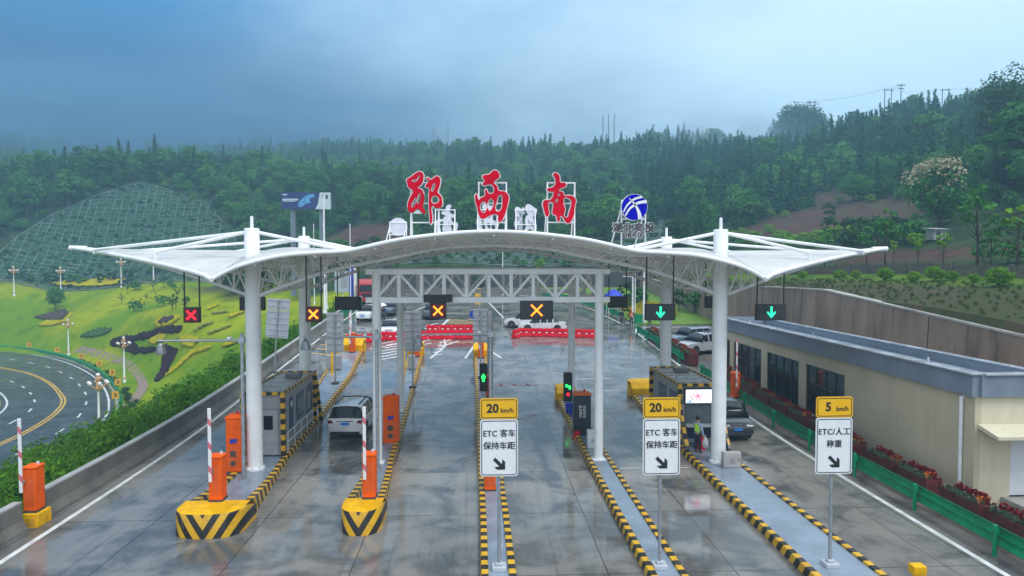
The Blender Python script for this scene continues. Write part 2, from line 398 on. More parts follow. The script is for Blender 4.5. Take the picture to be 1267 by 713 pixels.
soil_c = q.mix(q.rng(q.noise(.8, 7, stretch=(.4, 1.4, 1)), .35, .68), (.050, .024, .019), (.105, .052, .040))
soil_c = q.mix(q.math('MULTIPLY', q.rng(mid, .52, .66), .8), soil_c, (.045, .075, .022))
bank_c = q.mix(q.rng(fine, .36, .62), (.075, .058, .034), (.04, .066, .02))
bank_c = q.mix(q.rng(mid, .5, .75), bank_c, (.095, .07, .045))
net_c = q.mix(q.rng(fine, .4, .6), (.014, .062, .038), (.035, .10, .05))
c = q.mix(s3.outputs[0], forest_floor, lawn_c); c = q.mix(s4.outputs[0], c, q.mix(q.rng(mid, .4, .6), (.05, .10, .012), (.10, .17, .012))); c = q.mix(s3.outputs[1], c, soil_c); c = q.mix(s3.outputs[2], c, bank_c); c = q.mix(za.outputs['Alpha'], c, net_c)
q.col(c); q.rough(.9); q.b.inputs['Specular IOR Level'].default_value = .12; q.bump(fine, .5, .08)
me.materials.append(q.m)
terrain = bpy.data.objects.new('hillside_terrain', me); COL.objects.link(terrain); tag(terrain, 'green hillside with mown lawn, red soil clearings and steep slopes round the toll plaza', 'hillside', kind='structure')

# ---- wet concrete plaza
q = NT('wet_concrete'); x, y, z = q.xyz()
br = q.n.new('ShaderNodeTexBrick'); q.l.new(q.tc.outputs['Object'], br.inputs['Vector'])
for k, v in (('Scale', 1.), ('Mortar Size', .022), ('Mortar Smooth', .2), ('Bias', 0.), ('Brick Width', 3.9), ('Row Height', 5.0)): br.inputs[k].default_value = v
br.offset = 0.; br.inputs['Color1'].default_value = (.22, .22, .22, 1); br.inputs['Color2'].default_value = (.9, .9, .9, 1); br.inputs['Mortar'].default_value = (.5, .5, .5, 1)
slab = q.math('ADD', br.outputs['Color'], 0.)
big = q.noise(.11, 5, dist=.6); mid = q.noise(.42, 7, rough=.62, dist=.5); fine = q.noise(6, 6, rough=.7)
lane = q.noise(1., 6, stretch=(.9, .05, 1), rough=.65); track = q.noise(1., 5, stretch=(2.2, .03, 1), rough=.7)
near = q.math('MULTIPLY', q.rng(y, 38, 50, 1., .12), q.rng(y, 23, 31, .16, 1.))                    # worn lanes by the booths; the paving behind is darker and laid later
dry = q.math('ADD', q.math('MULTIPLY', mid, .52), q.math('ADD', q.math('MULTIPLY', lane, .36), q.math('MULTIPLY', slab, .16)))
dry = q.rng(dry, .46, .595)
worn = q.math('MULTIPLY', q.rng(x, -8.4, -7.6), q.rng(x, 8.6, 10.2, 1., .45)); dry = q.math('MULTIPLY', q.math('MULTIPLY', dry, q.rng(q.noise(1.7, 8, rough=.75), .25, .55, .35, 1.)), q.math('MULTIPLY', q.math('ADD', .35, q.math('MULTIPLY', worn, .65)), near))
wetc = q.mix(q.rng(q.math('ADD', q.math('MULTIPLY', mid, .7), q.math('MULTIPLY', big, .3)), .42, .58), (.092, .094, .094), (.205, .198, .186))
c = q.mix(dry, wetc, (.34, .315, .28))
c = q.mix(q.math('MULTIPLY', q.rng(track, .54, .72), .5), c, (.055, .054, .054))
c = q.mix(q.math('MULTIPLY', q.rng(fine, .55, .8), .28), c, (.05, .05, .05))
c = q.mix(q.math('MULTIPLY', br.outputs['Fac'], .8), c, (.03, .03, .03))
q.col(c)
rip = q.noise(1., 5, stretch=(.12, 1.1, 1))
r = q.rng(q.noise(.3, 6, rough=.6, dist=.4), .46, .64, .018, .17)
r = q.math('ADD', r, q.math('MULTIPLY', dry, .14)); r = q.math('ADD', r, q.math('MULTIPLY', q.rng(rip, .4, .7), .06))
q.rough(r); q.b.inputs['IOR'].default_value = 1.38
bh = q.math('ADD', q.math('MULTIPLY', fine, .25), q.math('MULTIPLY', rip, .35)); q.bump(bh, .15, .010)
def sheet(name, x0, x1, y0, y1, dz, mat, kind='structure', step=1.):
    n = max(1, int(math.ceil((y1 - y0) / step)))
    P_ = [[(x, y0 + (y1 - y0) * i / n, zg(y0 + (y1 - y0) * i / n) + dz) for x in (x0, x1)] for i in range(n + 1)]
    return MB().grid(P_)
o = sheet('plaza', -15.9, 26.62, -60, 111, 0, None).build('plaza_pavement', q.m, smooth=True, fix=True); tag(o, 'wet grey concrete of the toll plaza', 'pavement', kind='structure')

# ---- painted markings, each a few millimetres above the pavement
mk = MB(); my = MB()
def pline(B, pts, w, dz=.006, step=.9):
    for (x0, y0), (x1, y1) in zip(pts[:-1], pts[1:]):
        d = math.hypot(x1 - x0, y1 - y0); n = max(1, int(d / step)); ux, uy = -(y1 - y0) / d * w / 2, (x1 - x0) / d * w / 2
        rows = [[(x0 + (x1 - x0) * i / n + s * ux, y0 + (y1 - y0) * i / n + s * uy, zg(y0 + (y1 - y0) * i / n + s * uy) + dz) for s in (-1, 1)] for i in range(n + 1)]
        B.grid(rows)
pline(mk, [(-14.8, -20), (-14.95, 20), (-15.3, 45), (-15.2, 68), (-14.8, 92), (-17, 103)], .2)
pline(mk, [(15.85, -20), (15.85, 20), (15.95, 58)], .2)
pline(mk, [(15.95, 58), (16, 68), (16.5, 70.2), (18, 71), (26, 71.5)], .16)
pline(mk, [(15.7, 73), (14.2, 85), (11, 94), (6, 100)], .18)
pline(mk, [(22.4, 72.6), (17.5, 72.8), (16.2, 74)], .18)
for yy in (76, 81.5, 87, 92.5): pline(mk, [(-7.5, yy), (-1.2, yy)], .14)
pline(mk, [(1.2, 93), (2.9, 78)], .18); pline(mk, [(3.4, 75.2), (4.0, 70.5)], .18); pline(mk, [(-11, 72), (-6.3, 90)], .18); pline(mk, [(-5, 64), (-3.4, 77)], .3)
for i in range(7):                                 # hatching behind the islands
    y0 = 61.3 + i * 1.9
    pline(mk, [(-3.4 - i * .12, y0), (-1.9 - i * .1, y0 + 2.6)], .28) if i < 6 else None
    pline(mk, [(-5.6, y0), (-4.4, y0 + 1.8)], .26); pline(mk, [(-9.6, y0 - 1), (-7.3, y0 + 1.5)], .24)
    pline(my, [(-3.2, y0 + 2.2), (-1.5, y0 + 1.7), (.2, y0 + 2.4)], .2)
    pline(my, [(-14.4, y0 - 2.6), (-12.8, y0 - 3.2), (-10.6, y0 - 2.8)], .3) if i < 6 else None
    pline(my, [(-3.4, 69.6 + i * 1.25), (-1.6, 68.9 + i * 1.25), (.1, 69.6 + i * 1.25)], .24)
    pline(mk, [(.2, y0 + 2.5), (.9, y0 + 2.9)], .22)
pline(mk, [(-4.0, 56.2), (-3.0, 61.6), (-3.35, 66)], .22); pline(mk, [(-1.1, 56.2), (-.2, 63.2), (1.9, 56.2)], .22)
for i in range(5): pline(mk, [(-4.0 + i * .12, 57.2 + i * 1.4), (-3.1 - i * .1, 58 + i * 1.4)], .2)
for i in range(6): pline(mk, [(-8.4, 55.5 + i * 1.3), (-6.6 - i * .12, 57.3 + i * 1.2)], .26)
for yy in (30.2, 45.5, 48.8): pline(mk, [(6.4, yy), (9.6, yy)], .1)
WHITE_LINE = M('line_white', (.66, .67, .67), .35, .18, 2.5); YEL_LINE = M('line_yellow', (.62, .37, .05), .4, .18, 2.5)
tag(mk.build('road_markings', WHITE_LINE), 'white painted lines on the wet plaza', 'road marking', kind='structure')
tag(my.build('road_markings', YEL_LINE), 'yellow painted chevrons on the wet plaza', 'road marking', kind='structure')
o = sheet('strip', -6.9, -.2, 43.8, 46.4, .005, None)
q = NT('old_blue_paint'); q.col(q.mix(q.rng(q.noise(.9, 6), .35, .65), (.10, .14, .18), (.17, .21, .25))); q.rough(.2)
for a, b in ((-8.9, -4.9),): tag(sheet('strip', a, b, 46.5, 52, .004, None).build('painted_strip', q.m), kind='structure')

# ---- the loop road below, left of the barrier
RO, RM, RI = [smooth_line(p, 1) for p in (ROAD_OUT, ROAD_MID, ROAD_IN)]
def resample(line, n):
    a = np.array(line); d = np.r_[0, np.cumsum(np.hypot(*(a[1:] - a[:-1]).T))]; t = np.linspace(0, d[-1], n)
    return np.stack([np.interp(t, d, a[:, 0]), np.interp(t, d, a[:, 1])], 1)
A_, B_, C_ = resample(RO, 90), resample(RM, 90), resample(RI, 90)
q = NT('wet_asphalt'); n = q.noise(.25, 6); q.col(q.mix(q.rng(n, .3, .7), (.040, .048, .060), (.068, .078, .095))); q.rough(q.rng(q.noise(.6, 5), .3, .7, .16, .42)); q.bump(q.noise(20, 3), .15, .01)
rd = MB().grid([[(*(A_[i] * (1 - t) + B_[i] * t), ROAD_Z) for t in (-.06, .5, 1)] + [(*(B_[i] * (1 - t) + C_[i] * t), ROAD_Z) for t in (.5, 1.06)] for i in range(90)])
tag(rd.build('loop_road', q.m, smooth=True), 'curving wet asphalt road below the plaza', 'road', kind='structure')
def ribbon(B, line, w, z, i0=0, i1=None):
    l = line[i0:i1]; d = np.gradient(l, axis=0); d /= np.linalg.norm(d, axis=1)[:, None]; nrm = np.stack([-d[:, 1], d[:, 0]], 1) * w / 2
    B.grid([[(*(p - k), z), (*(p + k), z)] for p, k in zip(l, nrm)])
rw = MB(); ry = MB()
ribbon(rw, A_ * .96 + B_ * .04, .22, ROAD_Z + .006); ribbon(rw, C_ * .97 + B_ * .03, .22, ROAD_Z + .006)
nv = B_ - A_; nv /= np.linalg.norm(nv, axis=1)[:, None]
ribbon(ry, B_ + nv * .22, .2, ROAD_Z + .006); ribbon(ry, B_ - nv * .22, .2, ROAD_Z + .006)
hA = resample((A_ + B_) / 2, 400); hC = resample((B_ + C_) / 2, 400)
for k in range(4, 396, 16):
    ribbon(rw, hA, .2, ROAD_Z + .006, k, k + 6); ribbon(rw, hC, .2, ROAD_Z + .006, k, k + 6)
tag(rw.build('road_markings', WHITE_LINE), 'white edge lines and dashes on the loop road', 'road marking', kind='structure')
tag(ry.build('road_markings', YEL_LINE), 'double yellow line round the loop road', 'road marking', kind='structure')
kb = MB()
for ln, s in ((A_, -1), (C_, 1)):
    e = ln + nv * s * .55
    kb.grid([[(*(p), ROAD_Z - .1), (*(p), ROAD_Z + .13), (*(p + k * s * .3), ROAD_Z + .13), (*(p + k * s * .3), ROAD_Z - .1)] for p, k in zip(e, nv)])
tag(kb.build('road_kerb', M('kerb_stone', (.34, .33, .31), .7, .15)), 'pale kerb along the loop road', 'kerb', kind='structure')
# footpath and the paved foot of the lawn
pa = resample(smooth_line([hit(u, v, 60)[:2] for u, v in ((95, 434), (120, 440), (150, 449), (168, 462), (177, 478), (168, 494), (150, 510))]), 40)
d = np.gradient(pa, axis=0); d /= np.linalg.norm(d, axis=1)[:, None]; nn = np.stack([-d[:, 1], d[:, 0]], 1) * .6
rows = []
for p, k in zip(pa, nn): rows.append([(*(p + k * t), h1(*(p + k * t)) + .1) for t in (-1, 0, 1)])
tag(MB().grid(rows).build('garden_path', M('path_stone', (.24, .17, .13), .7, .2, 2), smooth=True), 'brown footpath winding down the lawn', 'path', kind='structure')

# ================================================================ CANOPY
XC = .62; YM = 34.75; YH = 7.75
PS = np.array([(0, 10.6), (1, 10.57), (2.1, 10.48), (3.5, 10.31), (4.5, 10.11), (5.7, 9.84), (6.7, 9.77), (7.9, 9.69), (8.9, 9.52), (10.1, 9.18), (10.94, 8.75)])
PFX = smooth_line([tuple(p) for p in PS], 8); PFX = np.array(PFX)
def prof(s): return float(np.interp(abs(s), PFX[:, 0], PFX[:, 1]))
def kz(s): return 1.25 * max(0., min(1., (abs(s) - 5.8) / 5.15)) ** 1.4
SE = 10.94; ST = 20.55
def roof_z(x, y):
    s = abs(x - XC); t = (y - YM) / YH
    if s <= SE: return prof(s) + kz(s) * (1 - t * t)
    u = min(1, (s - SE) / (ST - SE)); hw = 1 * (1 - u) ** 1.12 + .02; t = max(-1, min(1, t / hw))
    ze = 8.75 + 1.33 * u ** .8; zm = 10.0 + .09 * u
    return ze + (zm - ze) * (1 - abs(t) ** 1.7)
def wing_hw(s):
    u = (s - SE) / (ST - SE); return YH * ((1 - u) ** 1.12 + .02)
canopy = thing('toll_canopy', (XC, YM, 0), 'wide white membrane canopy with wing tips spanning the toll lanes', 'canopy')
def loc(p): return (p[0] - XC, p[1] - YM, p[2])
mb = MB()
mb.grid([[loc((XC + s, YM + YH * t, prof(s) + kz(s) * (1 - t * t))) for t in np.linspace(-1, 1, 15)] for s in np.linspace(-SE, SE, 81)])
for sg in (-1, 1):
    mb.grid([[loc((XC + sg * s, YM + wing_hw(s) * t, roof_z(XC + sg * s, YM + wing_hw(s) * t * .9999))) for t in np.linspace(-1, 1, 21)] for s in np.linspace(SE, ST, 25)])
mem = mb.build('membrane', MATS['membrane'], canopy, smooth=55)
mq = MATS['membrane'].node_tree; mt = mq.nodes.new('ShaderNodeBsdfTranslucent'); mt.inputs[0].default_value = (.8, .78, .72, 1); mm = mq.nodes.new('ShaderNodeMixShader'); mm.inputs[0].default_value = .28
mq.links.new(mq.nodes['Principled BSDF'].outputs[0], mm.inputs[1]); mq.links.new(mt.outputs[0], mm.inputs[2]); mq.links.new(mm.outputs[0], mq.nodes['Material Output'].inputs['Surface'])
mb_ = mq.nodes['Principled BSDF']; src_ = mb_.inputs['Base Color'].links[0].from_socket; tcx = mq.nodes.new('ShaderNodeTexCoord'); sx_ = mq.nodes.new('ShaderNodeSeparateXYZ'); mq.links.new(tcx.outputs['Object'], sx_.inputs[0])
def mm_(op, a, b):
    n_ = mq.nodes.new('ShaderNodeMath'); n_.operation = op
    for i_, v_ in enumerate((a, b)):
        if isinstance(v_, (int, float)): n_.inputs[i_].default_value = v_
        else: mq.links.new(v_, n_.inputs[i_])
    return n_.outputs[0]
seam = mm_('LESS_THAN', mm_('ABSOLUTE', mm_('SUBTRACT', mm_('FRACT', mm_('DIVIDE', mm_('ADD', sx_.outputs[0], 40), 2.35), 0), .5), 0), .012)
smx = mq.nodes.new('ShaderNodeMix'); smx.data_type = 'RGBA'; mq.links.new(mm_('MULTIPLY', seam, .3), smx.inputs[0]); mq.links.new(src_, smx.inputs[6]); smx.inputs[7].default_value = (.25, .25, .26, 1); mq.links.new(smx.outputs[2], mb_.inputs['Base Color'])
so = mem.modifiers.new('solid', 'SOLIDIFY'); so.thickness = .05
ep = MB()
for t in (-1, 1):
    ep.path([loc((XC + s, YM + YH * t, prof(s) + .03)) for s in np.linspace(-SE, SE, 81)], .085, 8)
    for sg in (-1, 1): ep.path([loc((XC + sg * s, YM + wing_hw(s) * t, roof_z(XC + sg * s, YM + wing_hw(s) * t) + .03)) for s in np.linspace(SE, ST, 25)], .095, 8)
for sg in (-1, 1): ep.tube(loc((XC + sg * (ST - .5), YM, 10.10)), loc((XC + sg * (ST + .3), YM, 10.12)), .13, 10)
ep.build('edge_pipe', MATS['white_steel'], canopy, smooth=50)
COLS = [(-9.9, 30.3), (10.96, 30.3), (-9.9, 39.2), (10.96, 39.2)]
for cx_, cy_ in COLS:
    zb = zg(cy_) + .2
    c = MB().lathe([(.42, 0), (.42, .1), (.33, .12), (.325, 10.85 - zb), (.30, 10.9 - zb)], 24).build('column', MATS['white_steel'], canopy, smooth=40, loc=loc((cx_, cy_, zb)))
    MB().lathe([(.075, 0), (.07, .5), (.02, .53)], 10).build('spire', MATS['white_steel'], c, smooth=40, loc=(0, 0, 10.9 - zb))
    b = MB()
    for k in range(8):
        a = k * math.pi / 4; MB().lathe([(.03, 0), (.03, .06)], 6).build('anchor_bolt', MATS['grey_steel'], c, loc=(.38 * math.cos(a), .38 * math.sin(a), .1))
    st = MB()                                      # raking stay tubes from the column head down to the roof
    sg = -1 if cx_ < 0 else 1; f = -1 if cy_ < YM else 1
    for dx, dy, up in ((sg * 8.2, -f * 2.7, .12), (sg * 4.4, -f * .6, .32), (-sg * 4.1, 0, .1), (-sg * 3.2, -f * 2.4, .1)):
        x2, y2 = cx_ + dx, cy_ + dy; z2 = roof_z(x2, y2) + up
        st.tube(loc((cx_ + (.25 if dx > 0 else -.25), cy_, 10.72)), loc((x2, y2, z2)), .075, 8)
        st.tube(loc((x2, y2, z2 + .05)), loc((x2, y2, z2 - up - .05)), .06, 6)
    st.build('stay_tube', MATS['white_steel'], canopy, smooth=50)
BC = np.array(smooth_line([(0, 10.17), (2.3, 10.05), (3.6, 9.78), (5.4, 9.42), (7.2, 9.03), (8.8, 8.5), (10.35, 7.9)], 5))
def bot_z(s): return float(np.interp(s, BC[:, 0], BC[:, 1]))
for yt in (30.3, 39.2):
    tr = MB(); web = MB()
    ss = np.linspace(-10.3, 10.3, 23)
    tr.path([loc((XC + s, yt, bot_z(abs(s)))) for s in ss], .09, 8)
    for w in (-.85, .85): tr.path([loc((XC + s, yt + w, roof_z(XC + s, yt + w) - .13)) for s in ss], .06, 6)
    for i, s in enumerate(ss[:-1]):
        s2 = ss[i + 1]; sm = (s + s2) / 2
        for w in (-.85, .85):
            tp = loc((XC + sm, yt + w, roof_z(XC + sm, yt + w) - .13))
            web.tube(loc((XC + s, yt, bot_z(abs(s)))), tp, .032, 6); web.tube(tp, loc((XC + s2, yt, bot_z(abs(s2)))), .032, 6)
        web.tube(loc((XC + sm, yt - .85, roof_z(XC + sm, yt - .85) - .13)), loc((XC + sm, yt + .85, roof_z(XC + sm, yt + .85) - .13)), .03, 6)
    for sg in (-1, 1):                             # wing trusses
        sw = np.linspace(10.7, 19.6, 13); bz = lambda s: 7.95 + (s - 10.7) * .30 - .0075 * (s - 10.7) ** 2
        ya = lambda s, w=0: yt + (YM - yt) * ((s - 10.7) / 9.3) + w * max(.05, 1 - (s - 10.7) / 9)
        tr.path([loc((XC + sg * s, ya(s), min(bz(s), roof_z(XC + sg * s, ya(s)) - .2))) for s in sw], .08, 8)
        for w in (-.8, .8): tr.path([loc((XC + sg * s, ya(s, w), roof_z(XC + sg * s, ya(s, w)) - .12)) for s in sw], .055, 6)
        for i in range(len(sw) - 1):
            sm = (sw[i] + sw[i + 1]) / 2
            for w in (-.8, .8):
                tp = loc((XC + sg * sm, ya(sm, w), roof_z(XC + sg * sm, ya(sm, w)) - .12))
                for s in (sw[i], sw[i + 1]): web.tube(loc((XC + sg * s, ya(s), min(bz(s), roof_z(XC + sg * s, ya(s)) - .2))), tp, .033, 6)
    t_ = tr.build('truss', MATS['white_paint'], canopy, smooth=50); web.build('truss_web', MATS['white_paint'], t_, smooth=50)
pl = MB()
for s in np.linspace(-9.4, 9.4, 9):
    pl.path([loc((XC + s, y, roof_z(XC + s, y) - .11)) for y in np.linspace(YM - YH + .1, YM + YH - .1, 13)], .05, 6)
for sg in (-1, 1):
    for z_, r_ in ((8.05, .08), (9.05, .06)): pl.tube(loc((XC + sg * 10.3, 30.3, z_)), loc((XC + sg * 10.3, 39.2, z_)), r_, 6)
    for k in range(8):
        y0 = 30.3 + k * 8.9 / 8; a, b = (8.05, 9.05) if k % 2 else (9.05, 8.05); pl.tube(loc((XC + sg * 10.3, y0, a)), loc((XC + sg * 10.3, y0 + 8.9 / 8, b)), .035, 6)
    for s in (12.5, 14.5, 16.5):
        hw = wing_hw(s) * .96; pl.path([loc((XC + sg * s, YM + hw * t, roof_z(XC + sg * s, YM + hw * t) - .1)) for t in np.linspace(-1, 1, 9)], .045, 6)
pl.build('purlin', MATS['white_paint'], canopy, smooth=50)

# ================================================================ PORTAL GANTRY
gx0, gx1 = -4.62, 5.56; gyf, gyb = 31., 40.3
gantry = thing('portal_gantry', ((gx0 + gx1) / 2, gyf, 0), 'grey white box truss gantry on four posts over the two middle lanes', 'gantry')
GXC = (gx0 + gx1) / 2
for yy in (gyf, gyb):
    for xx in (gx0, gx1):
        zb = zg(yy) + .2; p = MB().lathe([(.21, 0), (.205, 9.0 - zb)], 16).build('post', MATS['white_steel'], gantry, smooth=40, loc=(xx - GXC, yy - gyf, zb))
        MB().box(0, 0, 0, .62, .62, .04).box(0, 0, .04, .36, .06, .22).box(0, 0, .04, .06, .36, .22).build('base_plate', MATS['white_steel'], p)
    f = MB()
    f.box(0, yy - gyf, 8.86, gx1 - gx0 + .95, .25, .25); f.box(0, yy - gyf, 7.57, gx1 - gx0 + .95, .25, .26)
    n = 10; dx = (gx1 - gx0) / n
    for i in range(n):
        x = gx0 - GXC + i * dx
        if i: f.box(x, yy - gyf, 7.83, .17, .17, 1.03)
        a, b = (7.83, 8.86) if i % 2 == 0 else (8.86, 7.83)
        f.bar((x + .06, yy - gyf, a), (x + dx - .06, yy - gyf, b), .12, .12)
    f.build('lattice_girder', MATS['white_steel'], gantry, bevel=.015)
for xx in (gx0, gx1):
    sb = MB()
    for z_ in (8.9, 7.6): sb.box(xx - GXC, (gyb - gyf) / 2, z_, .22, gyb - gyf - .3, .22)
    for k in range(6):
        y0 = .2 + k * 1.48; a, b = (7.8, 8.9) if k % 2 else (8.9, 7.8); sb.bar((xx - GXC, y0, a), (xx - GXC, y0 + 1.48, b), .12, .12)
    sb.build('side_girder', MATS['white_steel'], gantry, bevel=.01)

# ================================================================ ROOF LETTERS
def outline_obj(name, loops, depth, mat, grow=0., parent=None, loc=(0, 0, 0), flip=False, smooth_it=True):
    cu = bpy.data.curves.new(name, 'CURVE'); cu.dimensions = '2D'; cu.fill_mode = 'BOTH'; cu.extrude = depth / 2; cu.offset = grow; cu.resolution_u = 3
    for lp in loops:
        lp = [(-x if flip else x, z) for x, z in lp]
        sp = cu.splines.new('BEZIER' if smooth_it else 'POLY')
        if smooth_it:
            sp.bezier_points.add(len(lp) - 1)
            for bp, (x, z) in zip(sp.bezier_points, lp): bp.co = (x, z, 0); bp.handle_left_type = bp.handle_right_type = 'AUTO'
        else:
            sp.points.add(len(lp) - 1)
            for pt, (x, z) in zip(sp.points, lp): pt.co = (x, z, 0, 1)
        sp.use_cyclic_u = True
    return curve_mesh(name, cu, mat, parent, loc)
def curve_mesh(name, cu, mat, parent, loc, rz=0.):
    tmp = bpy.data.objects.new(name, cu); COL.objects.link(tmp)
    dg = bpy.context.evaluated_depsgraph_get(); me = bpy.data.meshes.new_from_object(tmp.evaluated_get(dg)); me.name = name
    bpy.data.objects.remove(tmp); bpy.data.curves.remove(cu)
    me.transform(Matrix.Rotation(rz, 4, 'Z') @ Matrix.Rotation(math.pi / 2, 4, 'X')); me.materials.clear(); me.materials.append(mat)
    o = bpy.data.objects.new(name, me); COL.objects.link(o); o.location = loc
    if parent: o.parent = parent
    return o
def words(name, body, size, mat, parent, loc, depth=.01, bold=0., align='CENTER', rz=0., space=1., grow_x=1., heavy=0.):
    cu = bpy.data.curves.new(name, 'FONT'); cu.body = body; cu.size = size; cu.align_x = align; cu.align_y = 'CENTER'; cu.extrude = depth / 2; cu.offset = bold
    cu.space_character = space; cu.resolution_u = 3
    if hasattr(cu, 'fill_mode'): cu.fill_mode = 'BOTH'
    o = curve_mesh(name, cu, mat, parent, loc, rz)
    if heavy:                                      # a heavier stroke: the same shapes once more, a hair to the side and in front
        bm = bmesh.new(); bm.from_mesh(o.data); g_ = bmesh.ops.duplicate(bm, geom=bm.verts[:] + bm.edges[:] + bm.faces[:]); bmesh.ops.translate(bm, vec=(heavy, -.0006, heavy * .4), verts=[e for e in g_['geom'] if isinstance(e, bmesh.types.BMVert)]); bm.to_mesh(o.data); bm.free()
    if grow_x != 1: o.scale = (grow_x, 1, 1)
    return o
YUN = [[(112, 185), (150, 160), (205, 120), (240, 110), (265, 128), (270, 160), (258, 215), (228, 248), (212, 265), (245, 275), (268, 310), (275, 360), (268, 410), (262, 445), (285, 490), (280, 512), (260, 502), (215, 462), (185, 478), (160, 500), (135, 495), (118, 450), (122, 405), (148, 340), (172, 298), (152, 275), (130, 265), (118, 230)],
       [(160, 186), (198, 182), (222, 150), (235, 140), (226, 175), (197, 206), (162, 204)], [(172, 385), (193, 358), (202, 380), (186, 430), (166, 452), (152, 442)], [(219, 330), (234, 312), (241, 345), (231, 400), (216, 418)],
       [(300, 165), (322, 172), (335, 186), (370, 165), (395, 152), (424, 166), (428, 215), (415, 265), (402, 302), (434, 340), (448, 395), (440, 438), (405, 455), (374, 442), (355, 430), (352, 530), (345, 600), (338, 608), (330, 560), (320, 440), (320, 330), (320, 262), (287, 250), (308, 218), (318, 195)],
       [(349, 300), (352, 245), (375, 217), (382, 238), (366, 282)], [(352, 346), (385, 337), (411, 352), (419, 385), (400, 407), (354, 410)]]
XI = [[(180, 150), (240, 135), (290, 97), (322, 104), (343, 155), (302, 190), (287, 215), (318, 242), (335, 290), (388, 296), (428, 335), (431, 375), (414, 450), (385, 540), (345, 590), (331, 575), (326, 522), (262, 522), (172, 560), (155, 545), (130, 460), (108, 355), (120, 322), (143, 380), (160, 362), (206, 335), (204, 282), (215, 276), (235, 315), (284, 310), (290, 266), (266, 230), (177, 230), (200, 205)],
      [(165, 407), (205, 395), (205, 494), (176, 499)], [(245, 372), (269, 363), (264, 474), (241, 480)], [(331, 342), (364, 330), (371, 376), (340, 488), (306, 480), (318, 392)]]
NAN = [[(195, 132), (225, 119), (258, 155), (265, 210), (310, 214), (324, 236), (262, 270), (247, 290), (288, 300), (302, 334), (368, 336), (414, 370), (405, 440), (385, 560), (340, 604), (320, 590), (266, 530), (262, 568), (250, 589), (236, 570), (225, 526), (196, 516), (190, 480), (195, 402), (150, 402), (145, 430), (145, 538), (126, 530), (110, 480), (105, 386), (130, 381), (170, 375), (200, 322), (202, 302), (165, 300), (136, 276), (180, 260), (214, 232), (212, 162)],
       [(306, 354), (348, 362), (370, 380), (350, 500), (332, 548), (300, 530), (306, 500), (312, 462), (296, 422), (298, 380)], [(240, 326), (264, 316), (259, 338), (244, 342)], [(215, 381), (243, 367), (239, 395), (221, 401)]]
def norm(loops, k): return [[((x - 277) * k, (420 - z) * k) for x, z in lp] for lp in loops]
KS = .0345 / 7.93
def roof_sign(loops, u, v, Y, label, face, back=False, k=KS):
    x, _, z = at(u, v, Y); zr = roof_z(x, Y) + .04
    t = thing('roof_character_sign', (x, Y, zr), label, 'roof sign', 'calligraphic characters standing on the canopy roof')
    dz = z - zr
    lp = norm(loops, k); s = -1 if back else 1
    outline_obj('character', lp, .06, MATS[face], 0., t, (0, -.05 * s, dz), back)
    outline_obj('white_edge', lp, .10, MATS['white_paint'] if not back else MATS['lilac_back'], .036, t, (0, .04 * s, dz), back)
    f = MB(); w = .58
    top = dz + .95
    for sx in (-1, 1):
        f.bar((sx * w, .14 * s, 0), (sx * w, .14 * s, top), .06, .06); f.bar((sx * w, .14 * s, top - .3), (sx * w - .02, 1.15 * s, roof_z(x + sx * w, Y + 1.15 * s) - zr), .05, .05)
    for zz in (top - .03, top - .9, top - 1.7): f.bar((-w, .14 * s, zz), (w, .14 * s, zz), .05, .05)
    f.build('support_frame', MATS['white_paint'], t)
    return t
roof_sign(YUN, 525.2, 253, 28.6, 'red brush-stroke character with a split left and right half, above the second lane', 'sign_red')
roof_sign(XI, 609.6, 253, 28.6, 'red brush-stroke character shaped like a box with a wide top stroke, on the roof crest', 'sign_red')
roof_sign(NAN, 694.6, 253, 28.6, 'red brush-stroke character with a tall cross stroke, nearest to the blue round emblem', 'sign_red')
for lp, u, lab in ((NAN, 551, 'pale back of a character with a spike on top behind the split red character'), (XI, 603, 'pale back of a broad character half hidden by the boxy red character'), (YUN, 650, 'pale back of a two-part character standing free between two red characters')):
    roof_sign(lp, u, 279, 41., lab, 'lilac_back', True, k=KS * .92)
